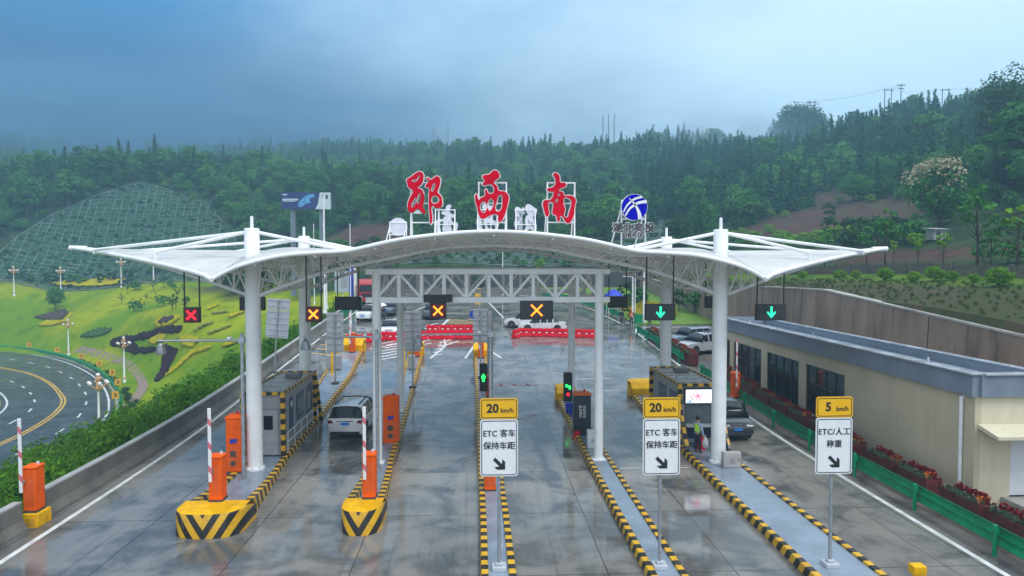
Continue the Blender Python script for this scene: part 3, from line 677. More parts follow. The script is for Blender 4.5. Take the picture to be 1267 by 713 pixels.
def emblem(x, Y, z, r, label, face, back=False):
    zr = roof_z(x, Y) + .04; t = thing('roof_emblem_sign', (x, Y, zr), label, 'roof sign'); s = -1 if back else 1; dz = z - zr
    circ = lambda r_, n=40: [(r_ * math.cos(2 * math.pi * i / n), r_ * math.sin(2 * math.pi * i / n)) for i in range(n)]
    MB().panel([(a, b + dz) for a, b in circ(r * 1.04)], .02 * s, .14 * s).build('rim', MATS['white_paint'] if not back else MATS['lilac_back'], t)
    disc = MB().panel([(a, b + dz) for a, b in circ(r)], -.02 * s, .02 * s).build('disc', MATS[face], t)
    if not back:
        arcs = MB()
        def arc(pts, w0, w1):
            pts = smooth_line(pts, 8); n = len(pts); rows = []
            for i, p in enumerate(pts):
                a = np.array(pts[max(0, i - 1)]); b = np.array(pts[min(n - 1, i + 1)]); d = (b - a) / np.linalg.norm(b - a); w = (w0 + (w1 - w0) * i / (n - 1)) / 2
                rows.append([(p[0] - d[1] * w * q_, -.028, p[1] + d[0] * w * q_ + dz) for q_ in (-1, 1)])
            for i in range(n - 1): arcs.add([rows[i][0], rows[i][1], rows[i + 1][1], rows[i + 1][0]], [(0, 1, 2, 3)])
        q_ = lambda u, v: ((u - 400) / 155 * r, (258 - v) / 155 * r)
        arc([q_(330, 148), q_(375, 190), q_(425, 260), q_(455, 330), q_(468, 400)], .015, .052 / .155 * r)
        arc([q_(265, 318), q_(300, 250), q_(345, 200), q_(400, 160), q_(490, 132)], .05, .10)
        arc([q_(290, 360), q_(330, 290), q_(380, 245), q_(450, 205), q_(548, 190)], .06, .13)
        arcs.build('emblem_arcs', MATS['white_paint'], disc)
    f = MB()
    for sx in (-1, 1):
        f.bar((sx * r * .95, .17 * s, 0), (sx * r * .95, .17 * s, dz + r * .6), .05, .05); f.bar((sx * r * .95, .17 * s, dz), (sx * r * .95 - .3, 1.2 * s, roof_z(x + sx * r * .95 - .3, Y + 1.2 * s) - zr), .045, .045)
    for zz in (dz - r * .9, dz + r * .5): f.bar((-r * .95, .17 * s, zz), (r * .95, .17 * s, zz), .045, .045)
    f.build('support_frame', MATS['white_paint'], t)
    return t, dz
ex, _, ez = at(785, 256.5, 28.4)
e, dz = emblem(ex, 28.4, ez, .54, 'blue round emblem crossed by white arcs on the right slope of the roof', 'logo_blue')
INKR = M('ink_maroon', (.035, .012, .022), .5)
for body, dzz, sz, nm in (('湖北交投', -.88, .43, 'caption'), ('HBCIG', -1.19, .30, 'caption')):
    words(nm, body, sz, INKR, e, (-.05, -.06, dz + dzz), .04, .004, space=1.12)
    words('caption_edge', body, sz, MATS['white_paint'], e, (-.05, -.01, dz + dzz), .05, .022, space=1.12)
bx, _, bz = at(493, 281, 41)
emblem(bx, 41, bz, .52, 'pale back of a round emblem on the left slope of the roof', 'lilac_back', True)

# ================================================================ LANE SIGNALS
RED_L = M('signal_red', (.9, .012, .03), .4, .05, emit=.75); AMB_L = M('signal_amber', (1., .16, .004), .4, .05, emit=.75); GRN_L = M('signal_green', (.02, .85, .42), .4, .05, emit=.75)
X_BACK = M('signal_glow_red', (.10, .008, .012), .5)
def lane_signal(u, v, Y, w, h, kind, label, top=None, hdr=False):
    x, _, z = at(u, v, Y); t = thing('lane_signal', (x, Y, z), label, 'lane signal', 'lane signals hanging from the canopy')
    MB().box(0, .08, -h / 2, w, .2, h).build('housing', MATS['black_metal'], t, bevel=.02)
    face = MB().panel([(-w / 2 + .04, -h / 2 + .04), (w / 2 - .04, -h / 2 + .04), (w / 2 - .04, h / 2 - .04), (-w / 2 + .04, h / 2 - .04)], -.03, -.02)
    face.build('screen', X_BACK if kind in 'ra' and w < 1 else M('signal_screen', (.03, .03, .034), .35), t)
    if kind in 'ra':
        g = MB(); k = min(w, h) * .34
        for a in (-1, 1): g.bar((-k, -.045, -k * a), (k, -.045, k * a), .03, .13)
        g = MB()
        for a in (-1, 1):
            d = .05; g.panel([(-k - d * a, -k * a * a * a + d) if 0 else (-k, (-k + d * 1.4) * a), (-k + d * 1.4, -k * a), (k, (k - d * 1.4) * a), (k - d * 1.4, k * a)], -.05 - .004 * a, -.036 - .004 * a)
        g.build('cross', RED_L if kind == 'r' else AMB_L, t)
        if kind == 'a':
            g2 = MB()
            for a in (-1, 1):
                d = .028; g2.panel([(-k + .02, (-k + .02 + d * 1.4) * a), (-k + .02 + d * 1.4, (-k + .02) * a), (k - .02, (k - .02 - d * 1.4) * a), (k - .02 - d * 1.4, (k - .02) * a)], -.062 - .004 * a, -.051)
            g2.build('cross_core', M('signal_core', (1., .50, .03), .4, .05, emit=.85), t)
    elif kind == 'g':
        k = h * .36
        MB().panel([(-.045, k), (-.045, -k * .35), (-k * .62, k * .2), (-k * .78, -.02), (0, -k), (k * .78, -.02), (k * .62, k * .2), (.045, -k * .35), (.045, k)], -.05, -.036).build('arrow', GRN_L, t)
    else:
        for sx in (-.22, .22): MB().box(sx * w, .2, -.05, w * .26, .03, .06).build('hinge_plate', MATS['grey_steel'], t)
    if hdr: MB().box(0, .1, h / 2 + .02, w * 1.75, .26, .34).build('header_box', MATS['black_metal'], t, bevel=.02)
    hx = min(w * .46, .6); top = top or roof_z(x, Y) - .12
    for sx in (-1, 1): MB().bar((sx * hx, .08, h / 2 - .1), (sx * hx, .08, top - z), .05, .05).build('hanger_rod', MATS['black_metal'], t)
    return t
lane_signal(237, 390, 29.4, .68, .66, 'r', 'small square signal with a red cross over the far left lane')
lane_signal(388, 389, 29.4, .68, .66, 'a', 'small square signal with an amber cross left of the portal gantry')
lane_signal(542, 384.5, 30.75, .74, .72, 'a', 'square amber cross signal under a black header box on the gantry', 7.6, True)
lane_signal(664, 384, 30.75, 1.5, .86, 'a', 'wide black signal with a small amber cross under the gantry', 7.6)
lane_signal(817, 386.5, 29.4, 1.34, .72, 'g', 'wide black signal with a green arrow between gantry and right column')
lane_signal(954, 386.5, 29.4, 1.34, .72, 'g', 'wide black signal with a green arrow beyond the right column')
lane_signal(312, 376, 38.9, 1.42, .76, 'b', 'unlit back of a lane signal half hidden by the left front column')
lane_signal(430.5, 375.5, 38.9, 1.46, .76, 'b', 'unlit black back of a lane signal beside the red truck')
lane_signal(764.5, 374, 38.9, 1.1, .66, 'b', 'unlit black back of a lane signal next to the blue tent')
lane_signal(884, 374, 38.9, 1.1, .7, 'b', 'unlit black back of a lane signal behind the right front column')

# ================================================================ TOLL ISLANDS
def lin(pts):
    a = np.array(pts, float); return lambda y: float(np.interp(y, a[:, 0], a[:, 1]))
KH = .27; PH = .2
def island(name_label, y0, y1, xl, xr, near=None, far=None):
    xl, xr = lin(xl), lin(xr); xc = (xl(y0) + xr(y0)) / 2
    t = thing('toll_island', (xc, y0, 0), name_label, 'traffic island', 'toll islands between the lanes')
    n = max(2, int((y1 - y0) / .6)); yy = np.linspace(y0, y1, n + 1)
    MB().grid([[(x - xc, y - y0, zg(y) + dz) for x, dz in ((xl(y) + .2, PH - .2), (xl(y) + .2, PH), (xr(y) - .2, PH), (xr(y) - .2, PH - .2))] for y in yy]).build('platform', MATS['island_paint'], t)
    for s, fx in ((1, xl), (-1, xr)):
        k = MB().grid([[(fx(y) + s * a - xc, y - y0, zg(y) + b) for a, b in ((0, -.05), (.03, KH - .03), (.05, KH), (.24, KH), (.25, KH - .02), (.25, 0))] for y in yy])
        k.build('kerb', MATS['kerb_stripes'], t)
    for spec, sgn, ye in ((near, -1, y0), (far, 1, y1)):
        if not spec: continue
        xa, xb, h, dep = spec; cx_ = (xa + xb) / 2; w = (xb - xa) / 2; zb = zg(ye)
        o = bpy.data.objects.new('nose', None)
        k = 22; ring = [(cx_ + w * math.copysign(abs(math.cos(a)) ** .72, math.cos(a)), ye + sgn * dep * abs(math.sin(a)) ** .8) for a in np.linspace(math.pi, 0, k)]
        b = MB(); ox, oy = cx_, ye
        rows = [[(x - ox, y - oy, 0) for x, y in ring], [(x - ox, (y - oy) * .97, h * .96) for x, y in ring], [((x - ox) * .97, (y - oy) * .95, h) for x, y in ring]]
        b.grid(rows)
        bk = -sgn * 1.0                               # solid block behind the rounded front
        xa2, xb2 = cx_ - w, cx_ + w
        b.add([(xa2 - ox, 0, 0), (xa2 - ox, bk, 0), (xa2 - ox, bk, h * .62), (xa2 - ox, 0, h)], [(0, 1, 2, 3)]); b.add([(xb2 - ox, 0, 0), (xb2 - ox, bk, 0), (xb2 - ox, bk, h * .62), (xb2 - ox, 0, h)], [(0, 1, 2, 3)])
        nose = b.build('nose', MATS['chevrons'] if sgn < 0 else MATS['yellow_paint'], t, smooth=35, loc=(ox - xc, oy - y0, zb))
        tp = MB(); top = [((x - ox) * .97, (y - oy) * .95, h + .003) for x, y in ring]
        tp.add([top[0], *top[1:-1], top[-1], ((xb2 - ox) * .97, bk * .45, h + .003), ((xa2 - ox) * .97, bk * .45, h + .003)], [tuple(range(len(top) + 2))])
        tp.add([((xa2 - ox) * .97, bk * .45, h), ((xb2 - ox) * .97, bk * .45, h), ((xb2 - ox) * .97, bk, h * .62), ((xa2 - ox) * .97, bk, h * .62)], [(0, 1, 2, 3)])
        tp.add([((xa2 - ox) * .97, bk, h * .62), ((xb2 - ox) * .97, bk, h * .62), ((xb2 - ox) * .97, bk, 0), ((xa2 - ox) * .97, bk, 0)], [(0, 1, 2, 3)])
        tp.build('nose_top', MATS['yellow_paint'], t, loc=(ox - xc, oy - y0, zb))
        if sgn < 0:
            wd = MB()
            for fx, s in ((xl, 1), (xr, -1)):
                ys_ = np.linspace(ye + .4, ye + 5.5, 10)
                wd.grid([[(fx(y) + s * a - xc, y - y0, zg(y) + (KH + .005 if i else 0) + (h * .86 - KH) * max(0, 1 - (y - ye - .4) / 5.1) ** 1.3 * (1 if i else 0)) for i, a in ((0, -.012), (1, 0), (1, .25), (0, .262))] for y in ys_])
            wd.build('kerb_ramp', MATS['kerb_stripes'], t)
    return t
island('broad toll island with grey booth and rounded chevron nose, by the left barrier', 24.2, 59.5, [(24, -10.55), (45, -11), (59.5, -12.1)], [(24, -8.25), (28, -8.6), (32, -8.95), (50, -9.25), (59.5, -9.95)], (-10.55, -8.2, .82, 1.0), (-12.2, -9.85, 1.0, 1.5))
island('narrow toll island with chevron nose right of the white car driving through', 24.2, 57.8, [(24, -4.85), (40, -5.2), (57.8, -5.95)], [(24, -3.45), (32, -3.95), (57.8, -4.65)], (-4.85, -3.42, .82, 1.0), (-5.95, -4.6, 1.0, 1.3))
island('narrow middle toll island with a 20 sign, left of the red and green light', 12, 57, [(12, .05), (24, .02), (57, -.4)], [(12, 1.15), (24, 1.12), (57, .7)], None, (-.45, .75, 1.0, 1.3))
island('narrow toll island with a 20 sign and a dark upright kiosk', 12, 43.6, [(12, 4.97), (43.6, 5.0)], [(12, 6.15), (43.6, 6.2)], None, (4.95, 6.25, .8, 1.0))
island('wide blue toll island with a 5 sign and the booth with a lit screen', 12, 44.4, [(12, 9.7), (44.4, 9.95)], [(12, 12.0), (44.4, 12.0)], None, (9.9, 12.05, .9, 1.0))

# ================================================================ BARRIER MACHINES
def machine(x, y, z, label, arm=2.65, ax=-.12, rz=0., lowered=None, s=1.):
    t = thing('barrier_machine', (x, y, z), label, 'barrier', 'orange boom barrier machines', rz, s)
    MB().box(0, 0, .06, .46, .52, 1.5).build('cabinet', MATS['orange_paint'], t, bevel=.035)
    MB().box(0, 0, 1.563, .5, .56, .09).build('lid', MATS['orange_paint'], t, bevel=.03)
    MB().box(0, 0, 0, .5, .56, .06).build('base', MATS['dark_plinth'], t)
    MB().box(.02, -.268, .25, .32, .012, 1.1).box(.12, -.28, .8, .03, .02, .09).build('service_door', M('orange_dark', (.70, .10, .008), .42), t)
    MB().lathe([(.05, 0), (.05, .07), (.03, .1)], 10, (.1, .1, 1.653)).build('beacon', MATS['lilac_back'], t)
    ay = -.33; az = 1.12
    MB().lathe([(.09, -.06), (.09, .06)], 12, (ax, ay + .03, az), axis='Y').build('hub', MATS['galvanised'], t)
    if lowered is None:
        MB().box(ax, ay - .05, az - .35, .115, .05, arm).build('boom_arm', MATS['arm_stripes'], t, bevel=.01)
    else:
        MB().bar((ax, ay - .05, az), (ax + lowered, ay - .05, az), .05, .1).build('boom_arm', MATS['arm_stripes'], t, bevel=.01)
    return t
machine(-9.42, 24.75, .825, 'orange barrier machine with raised arm on the widest chevron nose')
machine(-3.98, 24.75, .825, 'orange barrier machine with raised arm on the narrow chevron nose')
machine(-15.95, 24.9, .5, 'orange barrier machine with raised arm in the gap of the concrete barrier', ax=-.2)
machine(.45, 27.2, PH, 'orange barrier machine half hidden behind the middle 20 sign')
machine(16.3, 42.2, zg(42) + .3, 'orange barrier machine with raised arm at the green guardrail', arm=3.0, ax=-.05)
machine(-10.7, 58.0, zg(58.0) + .2, 'orange barrier machine at the far yellow end of the booth island', rz=0)
machine(-5.1, 56.2, zg(56.2) + .2, 'orange barrier machine at the far yellow end of the second island')
machine(.2, 55.4, zg(55.4) + .2, 'orange barrier machine at the far yellow end of the middle island')
machine(.62, 43.6, zg(43.6) + PH - .35, 'barrier machine on the middle island with its arm lowered across the lane', lowered=3.3)

# ================================================================ KIOSKS, CABINETS
def kiosk(x, y, z, w, d, h, label, dark=False):
    t = thing('payment_kiosk', (x, y, z), label, 'kiosk')
    mc = MATS['booth_blue'] if 0 else (M('kiosk_dark', (.022, .024, .034), .32) if dark else MATS['orange_paint'])
    MB().box(0, 0, 0, w, d, .12).build('plinth', MATS['dark_plinth'] if not dark else MATS['orange_paint'], t)
    body = MB().box(0, 0, .12, w - .02, d - .02, h - .3).build('cabinet', mc, t, bevel=.02)
    MB().add([(a * (w / 2 + .02), b * (d / 2 + .02), h - .17 + c) for c, k in ((0, 1), (.07, 1)) for a, b in ((-1, -1), (1, -1), (1, 1), (-1, 1))] + [(a * w * .34, b * d * .34, h) for a, b in ((-1, -1), (1, -1), (1, 1), (-1, 1))],
             [(3, 2, 1, 0), (0, 1, 5, 4), (1, 2, 6, 5), (2, 3, 7, 6), (3, 0, 4, 7), (4, 5, 9, 8), (5, 6, 10, 9), (6, 7, 11, 10), (7, 4, 8, 11), (8, 9, 10, 11)]).build('lid', MATS['orange_paint'] if not dark else M('orange_deep', (.62, .13, .02), .4), t)
    MB().lathe([(.05, 0), (.05, .08), (.03, .12)], 10, (w * .15, 0, h)).build('beacon', MATS['sign_red'], t)
    f = -d / 2 - .004
    if dark:
        words('lettering', '绿自\n色助\n通服\n行务', .17, MATS['sign_white'], t, (0, f - .006, h * .58), .008, 0., space=1.5)
    else:
        pn = MB().box(0, f, .3, w * .72, .014, h * .36).build('service_panel', M('orange_dark', (.70, .10, .008), .42), t)
        MB().box(-.02, f - .012, .4, w * .3, .012, .2).build('vent', MATS['dark_plinth'], pn); MB().box(w * .22, f - .012, .75, .03, .02, .08).build('handle', MATS['dark_plinth'], pn)
        MB().panel([(-.16, h * .52), (.14, h * .54), (.17, h * .60), (-.12, h * .60)], f - .008, f).build('blue_badge', MATS['blue_paint'], t)
        MB().box(-.02, f, h * .30, w * .34, .02, .26).build('card_slot', MATS['dark_plinth'], t)
    return t
kiosk(-10.62, 30.0, PH, .66, .6, 2.6, 'tall orange payment kiosk left of the left front column')
kiosk(-4.42, 34.4, PH, .78, .62, 2.5, 'tall orange payment kiosk behind the left gantry post')
kiosk(5.4, 35.2, PH, .92, .62, 2.45, 'dark upright kiosk with white lettering and an orange top', True)
def cabinet(x, y, z, w, d, h, label, mat, warn=True):
    t = thing('control_cabinet', (x, y, z), label, 'cabinet')
    MB().box(0, 0, 0, w * .9, d * .9, .06).build('plinth', MATS['dark_plinth'], t)
    MB().box(0, 0, .06, w, d, h - .06).build('box', mat, t, bevel=.015)
    MB().box(0, -d / 2 - .004, .1, w * .86, .014, h - .16).build('door', mat, t, bevel=.006)
    if warn:
        e = .11
        MB().panel([(-e, h * .38), (e, h * .38), (0, h * .38 + e * 1.75)], -d / 2 - .018, -d / 2 - .011).build('warning_triangle', M('warn_dark', (.25, .10, .09), .5), t)
        MB().panel([(-e * .66, h * .38 + .025), (e * .66, h * .38 + .025), (0, h * .38 + e * 1.3)], -d / 2 - .021, -d / 2 - .0181).build('triangle_fill', mat, t)
    MB().box(w * .36, -d / 2 - .02, h * .5, .02, .02, .1).build('handle', MATS['black_metal'], t)
cabinet(5.62, 33.0, PH, .55, .35, .95, 'pale control box with a warning triangle in front of the dark kiosk', M('cab_white', (.62, .65, .68), .4))
cabinet(11.28, 29.55, PH, .8, .32, .74, 'grey control box with a warning triangle at the foot of the right front column', M('cab_grey', (.40, .38, .37), .45))
cabinet(-10.9, 51.6, zg(51.6) + PH, 1.05, .6, 1.1, 'grey cabinet before the far yellow nose of the booth island', MATS['booth_grey'], False)
cabinet(-5.05, 51.4, zg(51.4) + PH, .5, .4, 1.1, 'dark cabinet near the far end of the second island', MATS['booth_grey'], False)

# ================================================================ BOOTHS
def booth(x0, x1, y0, y1, h, label, screen):
    xc, yc = (x0 + x1) / 2, y0; z0 = zg((y0 + y1) / 2) + PH - .02; w = x1 - x0; d = y1 - y0
    t = thing('toll_booth', (xc, yc, z0), label, 'toll booth')
    MB().box(0, d / 2, 0, w - .1, d, h).build('wall', MATS['booth_grey'], t, bevel=.01)
    rf = MB().box(0, d / 2, h, w + .1, d + .1, .09)
    for k in range(5): rf.box(0, .5 + k * (d - 1) / 4, h + .09, w - .1, .07, .03)
    r = rf.build('roof', M('booth_roof', (.36, .33, .31), .3, .2), t)
    MB().box(.25, d * .72, h + .12, .8, .5, .22).build('air_unit', M('unit_grey', (.16, .16, .16), .5), r, bevel=.02)
    s = 1 if not screen else -1
    ps = [(-1, 0), (1, 0), (-1, 1), (1, 1)]
    for a, b in ps:
        px_, py_ = a * (w / 2 + .04), (-.1 if b == 0 else d + .1)
        MB().box(px_, py_, 0, .19, .19, h + .16).build('striped_post', MATS['post_stripes'], t, bevel=.01)
        if (screen and b == 0) or (not screen and a == 1 and b == 1):
            e = (px_, py_ - 1.35) if screen else (px_ + .08, py_ + 1.1)
            MB().bar((px_, py_ + (-.1 if screen else .1), h * (.62 if screen else .98)), (e[0], e[1], .02), .17, .17).build('striped_brace', MATS['post_stripes'], t)
    for a in (-1, 1): MB().box(a * (w / 2 + .04), d / 2, h + .02, .14, d - .02, .14).build('striped_rail', MATS['bar_stripes'], t)
    for yy in (-.1, d + .1): MB().box(0, yy, h + .02, w - .12, .14, .14).build('striped_rail', MATS['bar_stripes'], t)
    if not screen:
        dr = MB().box(.18, -.012, .03, .92, .03, 2.1).build('door', M('door_grey', (.37, .38, .40), .42), t, bevel=.008)
        MB().box(.22, -.034, 1.22, .42, .014, .66).build('door_window', MATS['dark_glass'], dr)
        MB().box(-.12, -.04, .86, .05, .03, .3).bar((-.12, -.075, .95), (-.02, -.075, .95), .025).build('handle', MATS['black_metal'], dr)
        fr = MB()
        for xx in (-.30, .66): fr.box(xx, -.008, .02, .05, .03, 2.18)
        fr.box(.18, -.008, 2.15, 1.0, .03, .05); fr.build('door_frame', M('frame_grey', (.26, .27, .29), .45), t)
        for y_, wd, hh, zb in ((1.6, .7, 1.7, .75), (3.3, 1.5, 1.35, 1.05), (5.1, 1.2, 1.5, .95)):
            p = MB().box(w / 2 - .045, y_, zb, .02, wd, hh).build('blue_panel', MATS['booth_blue'], t)
            if wd > 1: MB().box(w / 2 - .03, y_, zb + .2, .014, wd * .8, hh * .6).build('window', MATS['dark_glass'], p)
        MB().lathe([(.16, -.01), (.16, .01)], 16, (w / 2 - .03, 1.6, 2.1), axis='X').build('badge', MATS['sign_white'], t)
        rl = MB(); xx = w / 2 + .08
        for zz in (.5, .95): rl.tube((xx, .5, zz), (xx, d - .6, zz), .028, 6)
        for k in range(5): rl.tube((xx, .5 + k * (d - 1.1) / 4, .05), (xx, .5 + k * (d - 1.1) / 4, .95), .022, 6)
        rl.build('handrail', MATS['white_steel'], t)
    else:
        sc_w = w - .5
        hz_ = MB().box(0, -.09, h - .86, sc_w + .12, .16, .78).build('screen_housing', MATS['black_metal'], t, bevel=.015)
        MB().panel([(-sc_w / 2, h - .80), (sc_w / 2, h - .80), (sc_w / 2, h - .14), (-sc_w / 2, h - .14)], -.185, -.172).build('screen', M('led_white', (.86, .90, 1.), .4, .04, emit=.95), hz_)
        rd_ = MB()
        for k in range(11):
            a = k * 2.4; rr = .03 + .022 * k; rd_.panel([(-.12 + rr * math.cos(a) + .05 * math.cos(b), h - .47 + rr * .8 * math.sin(a) + .05 * math.sin(b)) for b in np.linspace(0, 6.28, 7)[:-1]], -.192 - .001 * k, -.186)
        rd_.build('screen_flower', M('led_red', (.95, .08, .16), .4, .1, emit=1.0), hz_)
        g = MB()
        for k, (a, b) in enumerate(((-.52, .52), (-.42, .44), (-.54, .30), (-.36, .26), (-.46, .36))): g.panel([(a, h - .2 - b), (a + .07, h - .2 - b), (a + .06, h - .1 - b), (a, h - .13 - b)], -.192, -.186)
        g.build('screen_lettering', M('led_dark', (.30, .25, .22), .4, .1, emit=.4), hz_)
        MB().panel([(-sc_w / 2 + .04, h - .78), (-sc_w / 2 + .3, h - .78), (-sc_w / 2 + .3, h - .70), (-sc_w / 2 + .04, h - .70)], -.192, -.186).build('screen_caption', M('led_blue', (.1, .35, .9), .4, .1, emit=.9), hz_)
        MB().box(0, -.01, 1.0, w - .5, .03, 1.0).build('window', M('booth_glass', (.10, .12, .13), .12), t)
        MB().box(0, -.014, .25, w - .5, .03, .7).build('blue_panel', MATS['booth_blue'], t)
        MB().box(0, -.3, .92, w - .4, .5, .06).build('counter', MATS['grey_steel'], t)
        for y_, wd in ((1.3, 1.3), (3.4, 1.6)):
            p = MB().box(-w / 2 + .045, y_, .9, .02, wd, 1.5).build('blue_panel', MATS['booth_blue'], t)
            MB().box(-w / 2 + .03, y_, 1.1, .014, wd * .8, 1.1).build('window', MATS['dark_glass'], p)
    return t
booth(-10.95, -9.18, 32.1, 38.1, 2.85, 'grey toll booth with a door and striped corner posts on the left island', False)
booth(10.03, 11.97, 33.2, 38.6, 2.85, 'toll booth with a lit screen and braced striped posts on the right island', True)

# ================================================================ CAMERA POLES
def camera_pole(x, y, zt, arm, label):
    z0 = zg(y) + PH; t = thing('camera_pole', (x, y, z0), label, 'camera pole', 'grey poles with a camera arm over the lane')
    MB().lathe([(.085, 0), (.075, zt - z0), (.02, zt - z0 + .05)], 12).build('pole', MATS['galvanised'], t, smooth=40)
    b = MB().box(0, 0, 0, .42, .42, .04)
    for k in range(4): b.bar((.0, 0, .1), (.19 * math.cos(k * 1.57 + .78), .19 * math.sin(k * 1.57 + .78), .05), .03, .1)
    b.build('base_plate', MATS['galvanised'], t)
    az = zt - z0 - .28
    MB().tube((.15, 0, az), (-arm, 0, az), .055, 10, .04).box(0, 0, az - .12, .22, .22, .24).build('arm', MATS['galvanised'], t, smooth=40)
    c = MB().bar((-arm + .1, 0, az), (-arm + .1, 0, az - .22), .04).build('bracket', MATS['black_metal'], t)
    cage = MB().lathe([(.07, .02), (.12, -.05), (.2, -.28), (.22, -.42), (.2, -.44)], 8, (-arm + .1, 0, az - .12))
    cage.build('flood_lamp', M('lamp_cage', (.24, .25, .27), .35, .2, metal=.4), t)
    MB().box(-.5, .02, az + .05, .12, .3, .1).build('camera', MATS['white_paint'], t)
camera_pole(-9.85, 28.7, 6.44, 3.4, 'grey pole beside the left front column with a lamp on its long arm')
camera_pole(-4.47, 30.0, 6.42, 3.2, 'grey pole against the left gantry post with its arm towards the booth')
camera_pole(.53, 30.1, 6.5, 3.3, 'grey pole on the middle island with its arm in front of the barriers')

# ================================================================ SIGNS
def rrect(w, h, r, n=5):
    pts = []
    for cx_, cz, a0 in ((w / 2 - r, h / 2 - r, 0), (-w / 2 + r, h / 2 - r, 1), (-w / 2 + r, -h / 2 + r, 2), (w / 2 - r, -h / 2 + r, 3)):
        for k in range(n + 1): a = (a0 + k / n) * math.pi / 2; pts.append((cx_ + r * math.cos(a), cz + r * math.sin(a)))
    return pts
def plate(B, w, h, r, x, z, y0, y1): B.panel([(x + a, z + b) for a, b in rrect(w, h, r)], y0, y1); return B
def ring(B, w, h, r, t, x, z, y0, y1):
    o_, i_ = rrect(w, h, r), rrect(w - 2 * t, h - 2 * t, max(.01, r - t)); n = len(o_)
    vs = [(x + a, y0, z + b) for a, b in o_] + [(x + a, y0, z + b) for a, b in i_] + [(x + a, y1, z + b) for a, b in o_] + [(x + a, y1, z + b) for a, b in i_]
    fs = []
    for k in range(n):
        j = (k + 1) % n; fs += [(k, j, n + j, n + k), (k, 2 * n + k, 2 * n + j, j), (n + k, n + j, 3 * n + j, 3 * n + k)]
    return B.add(vs, fs)
def lane_sign(x, y, speed, l1, l2, label):
    z0 = PH; t = thing('lane_sign', (x, y, z0), label, 'road sign', 'yellow and white lane signs on poles'); zw = 3.91 - z0; zy = 5.08 - z0
    p = MB().lathe([(.05, 0), (.05, 5.25 - z0)], 12).build('pole', MATS['galvanised'], t, smooth=40, loc=(0, .09, 0))
    MB().box(0, .09, 0, .42, .42, .14).box(0, .09, .14, .2, .2, .08).build('base', MATS['grey_steel'], t, bevel=.02)
    w = plate(MB(), 1.12, 1.70, .09, 0, zw, -.03, 0).build('white_panel', MATS['sign_white'], t)
    ring(MB(), 1.05, 1.63, .075, .022, 0, zw, -.036, -.0305).build('border', MATS['ink'], w)
    words('lettering', l1[0], .245, MATS['ink'], w, (l1[1], -.036, zw + .42), .006, 0., heavy=.012, space=1.06, grow_x=l1[2])
    words('lettering', l2[0], .24, MATS['ink'], w, (0, -.036, zw + .05), .006, 0., heavy=.012, space=1.0)
    a = MB(); c, s_ = .7071, .7071
    raw = [(-.24, .042), (.02, .042), (-.07, .16), (.06, .16), (.235, 0), (.06, -.16), (-.07, -.16), (.02, -.042), (-.24, -.042)]
    raw = [(-.24, .05), (.045, .05), (-.055, .165), (.06, .165), (.225, 0), (.06, -.165), (-.055, -.165), (.045, -.05), (-.24, -.05)]
    a.panel([(u * c + v * s_ + .02, zw - .49 - u * s_ + v * c) for u, v in raw], -.038, -.031); a.build('arrow', MATS['ink'], w)
    yl = plate(MB(), 1.12, .62, .08, 0, zy, -.03, 0).build('yellow_panel', MATS['sign_yellow'], t)
    ring(MB(), 1.05, .55, .065, .02, 0, zy, -.036, -.0305).build('border', MATS['ink'], yl)
    words('lettering', speed, .36, MATS['ink'], yl, (-.19, -.036, zy), .006, .012)
    words('lettering', 'km/h', .19, MATS['ink'], yl, (.24, -.036, zy - .055), .006, .003)
    b = MB()
    for zz in (zw + .5, zw - .5, zy): b.box(0, .03, zz, .5, .06, .05)
    b.build('clamp', MATS['galvanised'], t)
lane_sign(.60, 19.95, '20', ('ETC 客车', 0, .93), ('保持车距', 0), 'lane sign reading 20 over white panel, standing on the middle island')
lane_sign(5.44, 19.83, '20', ('ETC 客车', 0, .93), ('保持车距', 0), 'lane sign reading 20 in front of the lit-screen booth')
lane_sign(10.63, 19.68, '5', ('ETC/人工', 0, .95), ('称重', 0), 'lane sign reading 5 in front of the cream building')
def sign_back(x, y, zb, zt, w, label, lean=0.):
    z0 = zg(y) + PH; t = thing('sign_back', (x, y, z0), label, 'road sign', 'grey backs of lane signs')
    MB().lathe([(.055, 0), (.05, zt - z0 - .1)], 10).build('pole', MATS['galvanised'], t, smooth=40)
    MB().box(0, 0, 0, .45, .45, .12).build('base', MATS['dark_plinth'], t)
    h = zt - zb; m_ = M('sign_rear', (.46, .47, .52), .4, .1, 1.5, metal=.3)
    plate(MB(), w, h * .70, .07, 0, zb + h * .35 - z0, .07, .1).build('panel', m_, t); plate(MB(), w, h * .28, .06, 0, zb + h * .86 - z0, .07, .1).build('panel', m_, t)
    r = MB()
    for k in range(7): r.box(0, .055, zb - z0 + h * (.06 + k * .148), w * .94, .04, .05)
    r.build('ribs', MATS['grey_steel'], t)
    t.rotation_euler[1] = lean
sign_back(-15.05, 50.6, 3.85, 6.75, 1.64, 'ribbed grey sign back leaning over the left concrete barrier', R(4))
sign_back(-9.9, 47.2, 3.2, 5.95, 1.15, 'ribbed grey sign back on the booth island, beside the white car')
sign_back(-4.44, 45.9, 3.4, 6.15, 1.12, 'ribbed grey sign back on the second island, below the amber cross')
sign_back(.15, 48.5, 3.7, 6.1, 1.1, 'ribbed grey sign back on the middle island, next to the blue disc')
t = thing('direction_post', (.05, 60.5, zg(60.5)), 'thin post with a yellow board and blue disc seen from the side', 'road sign')
MB().lathe([(.05, 0), (.05, 5.4)], 8).build('pole', MATS['galvanised'], t); MB().box(-.1, 0, 3.9, .5, .06, 1.45).build('yellow_board', MATS['sign_yellow'], t, bevel=.02)
MB().lathe([(.42, -.02), (.42, .02)], 20, (-.42, 0, 3.0), axis='Y').build('blue_disc', MATS['blue_paint'], t)
